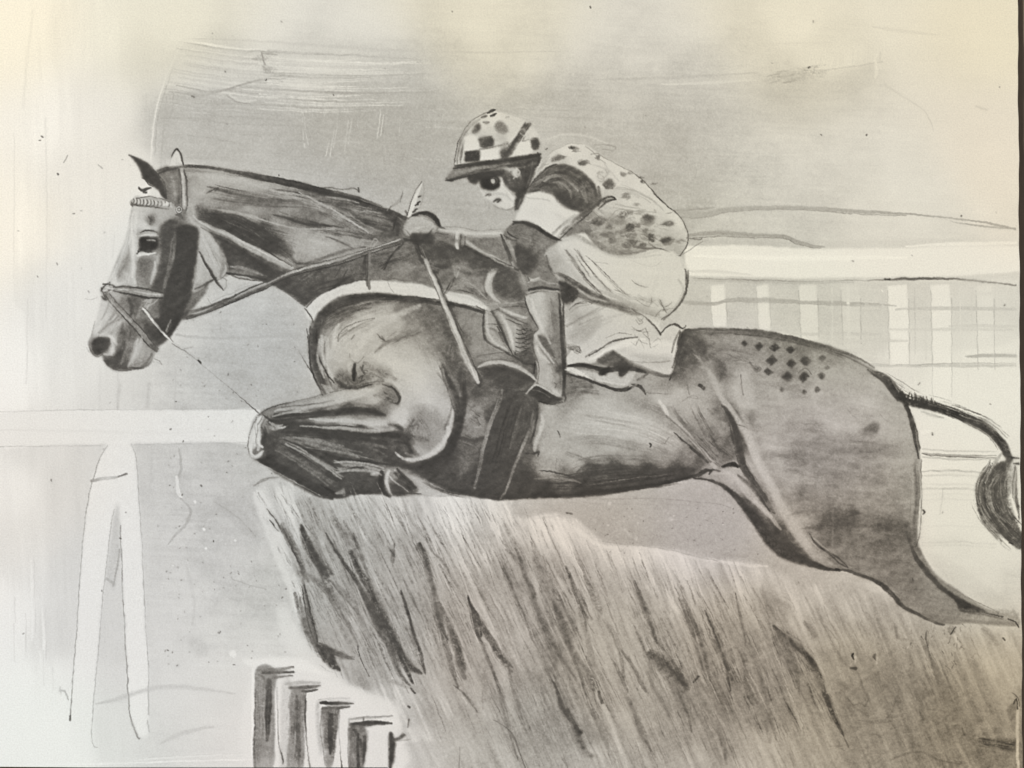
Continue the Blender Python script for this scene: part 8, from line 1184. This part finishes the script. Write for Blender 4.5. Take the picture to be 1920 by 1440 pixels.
R('picture', 'stirrup', 'dark stirrup iron under the rider\'s near boot', "988,737 1000,726 1004,722 1020,731 1040,742 1054,748 1050,753 1036,757 1020,757 1006,750")
R('picture', 'whip', 'long pale riding whip held downwards across the horse\'s shoulder', ("781,455 798,490 818,532 848,602 878,670 899,720", 6.5))

def keep_one(i, seed, other):
    """everything of claim i not joined to the seed goes to another part"""
    m = ID == i; f = np.zeros_like(m); sy, sx = int(seed[1] * K), int(seed[0] * K)
    ys, xs = np.nonzero(m); a, b, c_, d = ys.min(), ys.max() + 1, xs.min(), xs.max() + 1
    m = m[a:b, c_:d]; f = np.zeros_like(m); f[sy - a - 2:sy - a + 3, sx - c_ - 2:sx - c_ + 3] = True; f &= m
    while True:
        g = f.copy(); g[1:] |= f[:-1]; g[:-1] |= f[1:]; g[:, 1:] |= f[:, :-1]; g[:, :-1] |= f[:, 1:]; g &= m
        if (g == f).all(): break
        f = g
    ID[a:b, c_:d][m & ~f] = other
    return int(f.sum()), int((m & ~f).sum())
print('rider', keep_one(RIDER, (1010, 505), HEL_ + 1))
BT = [i for i in range(1, len(CL)) if CL[i][1] == 'boot']; BR_ = [i for i in range(1, len(CL)) if CL[i][1] == 'breeches'][0]
keep_one(BT[0], (1025, 600), HORSE); keep_one(BR_, (1200, 540), HORSE); keep_one(BT[1], (935, 625), SADDLE)
# ---------------------------------------------------------------- pigment to mesh
def lin(v): v = np.clip(v / 255.0, 0, 1); return np.where(v <= .04045, v / 12.92, ((v + .055) / 1.055) ** 2.4)
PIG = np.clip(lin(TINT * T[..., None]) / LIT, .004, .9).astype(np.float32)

# the sheet runs a little past the photograph's left, top and lower edges
ex = np.array([-96, -72, -48, -24, -8.]); ey0 = np.array([-90, -66, -42, -20, -7.]); ey1 = np.array([1444, 1449, 1454, 1460.])
gx = (np.arange(GW) / K); gy = (np.arange(GH) / K)
nl, ntp, nb = len(ex), len(ey0), len(ey1)
ax = np.concatenate([ex, gx]); ay = np.concatenate([ey0, gy, ey1])
ci = np.concatenate([np.zeros(nl, int), np.arange(GW)]); ri = np.concatenate([np.zeros(ntp, int), np.arange(GH), np.full(nb, GH - 1)])
NX, NY = len(ax), len(ay)
IDX = ID[ri][:, ci].copy()
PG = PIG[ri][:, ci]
VX, VY = np.meshgrid(ax, ay)
# the stretcher is very slightly out of square: right and lower edges
VX = VX.copy(); VY = VY.copy()
redge = 1908.0 + 9.0 * VY / 1440 + .7 * np.sin(VY / 37.0) + .4 * np.sin(VY / 11.0)
bedge = 1437.5 + 14.0 * VX / 1920
inside = (VX <= redge + 1.2) & (VY <= bedge + 1.2)
VX = np.minimum(VX, redge); VY = np.minimum(VY, bedge)
cell = inside[:-1, :-1] & inside[1:, 1:] & inside[:-1, 1:] & inside[1:, :-1]
cid = IDX[:-1, :-1]
EDGE_LIFT = 0.0

def pigment_material(name, rough):
    m = bpy.data.materials.new(name); m.use_nodes = True; n = m.node_tree; b = n.nodes['Principled BSDF']
    at = n.nodes.new('ShaderNodeAttribute'); at.attribute_name = 'pigment'
    tco = n.nodes.new('ShaderNodeTexCoord')
    nz = n.nodes.new('ShaderNodeTexNoise'); nz.inputs['Scale'].default_value = 420; nz.inputs['Detail'].default_value = 3
    n2 = n.nodes.new('ShaderNodeTexNoise'); n2.inputs['Scale'].default_value = 38; n2.inputs['Detail'].default_value = 7; n2.inputs['Roughness'].default_value = .65
    mr = n.nodes.new('ShaderNodeMapRange'); mr.inputs[1].default_value = .3; mr.inputs[2].default_value = .7; mr.inputs[3].default_value = .93; mr.inputs[4].default_value = 1.06
    mx = n.nodes.new('ShaderNodeVectorMath'); mx.operation = 'SCALE'
    ad = n.nodes.new('ShaderNodeMath'); ad.operation = 'ADD'
    bp = n.nodes.new('ShaderNodeBump'); bp.inputs['Strength'].default_value = .35; bp.inputs['Distance'].default_value = .0006
    for q in (nz, n2): n.links.new(tco.outputs['Object'], q.inputs['Vector'])
    n.links.new(nz.outputs[0], mr.inputs[0]); n.links.new(at.outputs['Color'], mx.inputs[0]); n.links.new(mr.outputs[0], mx.inputs['Scale'])
    n.links.new(mx.outputs[0], b.inputs['Base Color'])
    n.links.new(nz.outputs[0], ad.inputs[0]); n.links.new(n2.outputs[0], ad.inputs[1]); n.links.new(ad.outputs[0], bp.inputs['Height']); n.links.new(bp.outputs[0], b.inputs['Normal'])
    b.inputs['Roughness'].default_value = rough; b.inputs['Specular IOR Level'].default_value = .2
    return m
M_PAPER = pigment_material('chalk_wash_on_canvas', .82); M_COAL = pigment_material('charcoal_and_wash', .88)

def patch(name, mask, mat, parent):
    """one mesh of all grid cells where mask holds"""
    r, c = np.nonzero(mask)
    q = np.stack([r * NX + c, (r + 1) * NX + c, (r + 1) * NX + c + 1, r * NX + c + 1], 1)
    u = np.zeros(NX * NY, bool); u[q.ravel()] = True
    idx = np.cumsum(u) - 1; used = np.nonzero(u)[0]
    q = idx[q].astype(np.int32)
    co = np.zeros((len(used), 3), np.float32)
    co[:, 0] = (VX.ravel()[used] - CX) * PX; co[:, 2] = HZ - (VY.ravel()[used] - CY) * PX
    me = bpy.data.meshes.new(name)
    me.vertices.add(len(used)); me.vertices.foreach_set('co', co.ravel())
    me.loops.add(q.size); me.loops.foreach_set('vertex_index', q.ravel())
    me.polygons.add(len(q)); me.polygons.foreach_set('loop_start', np.arange(0, q.size, 4, dtype=np.int32))
    try: me.polygons.foreach_set('loop_total', np.full(len(q), 4, np.int32))
    except Exception: pass
    me.update(calc_edges=True)
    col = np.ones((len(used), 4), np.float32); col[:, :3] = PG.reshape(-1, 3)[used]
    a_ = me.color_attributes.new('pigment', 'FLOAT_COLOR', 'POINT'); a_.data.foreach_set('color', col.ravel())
    me.materials.append(mat)
    o = bpy.data.objects.new(name, me); sc.collection.objects.link(o); o.parent = parent
    return o

root = bpy.data.objects.new('drawing', None); sc.collection.objects.link(root)
root['label'] = 'large unframed charcoal and wash drawing on canvas of a racehorse jumping a brush fence'
root['category'] = 'drawing'
canvas = patch('canvas', cell & (cid == 0), M_PAPER, root)
canvas['label'] = 'pale washed ground of the drawing, grey in the middle and cream at the edges'
made = {'picture': root}
order = list(range(1, len(CL)))
for i in order:
    par, name, label = CL[i]
    mk = cell & (cid == i)
    if not mk.any(): print('EMPTY CLAIM', name, label); continue
    o = patch(name, mk, M_PAPER if name in ('running_rail', 'picket', 'rail_stand') else M_COAL, made[par] if par in made else root)
    if label: o['label'] = label
    if name == 'picket': o['group'] = 'pickets below the right-hand rail'
    if name == 'board': o['group'] = 'stepped boards at the foot of the picture'
    made[i] = o

# turned edges of the canvas over its wooden stretcher
def rim(xs, ys):
    return [((x - CX) * PX, 0.0, HZ - (y - CY) * PX) for x, y in zip(xs, ys)]
ty = np.linspace(-90, 1451, 60); tx = 1908.0 + 9.0 * ty / 1440 + .7 * np.sin(ty / 37.0) + .4 * np.sin(ty / 11.0)
bx_ = np.linspace(1917, -96, 40); by_ = 1437.5 + 14.0 * bx_ / 1920
loop = list(zip(tx, ty)) + list(zip(bx_, by_))[1:] + [(-96.0, y) for y in np.linspace(1436, -90, 30)[1:]] + [(x, -90.0) for x in np.linspace(-96, 1907, 30)[1:-1]]
n_ = len(loop); v = []
for d, inset in ((0.0, 0), (.0012, -1.2), (.034, -1.2)):
    for x, y in loop:
        ox = (1 if x > 1900 else (-1 if x < -95 else 0)); oy = (1 if y > 1430 and x < 1916 else (-1 if y < -89 else 0))
        v.append(((x - ox * inset - CX) * PX, d, HZ - (y - oy * inset - CY) * PX))
f = [(k * n_ + i, k * n_ + (i + 1) % n_, (k + 1) * n_ + (i + 1) % n_, (k + 1) * n_ + i) for k in (0, 1) for i in range(n_)]
side = new_mesh('canvas_edge', v, f, noise_mat('raw_canvas', (.62, .58, .50), (.74, .70, .62), 500, .9, .4), root)
for a, b in (((-92, -86), (1904, -20)), ((-92, 1372), (1908, 1432)), ((-92, -18), (-30, 1370)), ((1840, -18), (1904, 1370))):
    x0, x1, z0, z1 = wx(a[0]), wx(b[0]), wz(b[1]), wz(a[1]); y0_, y1_ = .006, .033
    new_mesh('stretcher_bar', [(x0, y0_, z0), (x1, y0_, z0), (x1, y0_, z1), (x0, y0_, z1), (x0, y1_, z0), (x1, y1_, z0), (x1, y1_, z1), (x0, y1_, z1)],
             [(0, 1, 2, 3), (5, 4, 7, 6), (4, 0, 3, 7), (1, 5, 6, 2), (3, 2, 6, 7), (4, 5, 1, 0)], noise_mat('pine', (.45, .32, .18), (.55, .40, .24), 20, .7, .1), root)
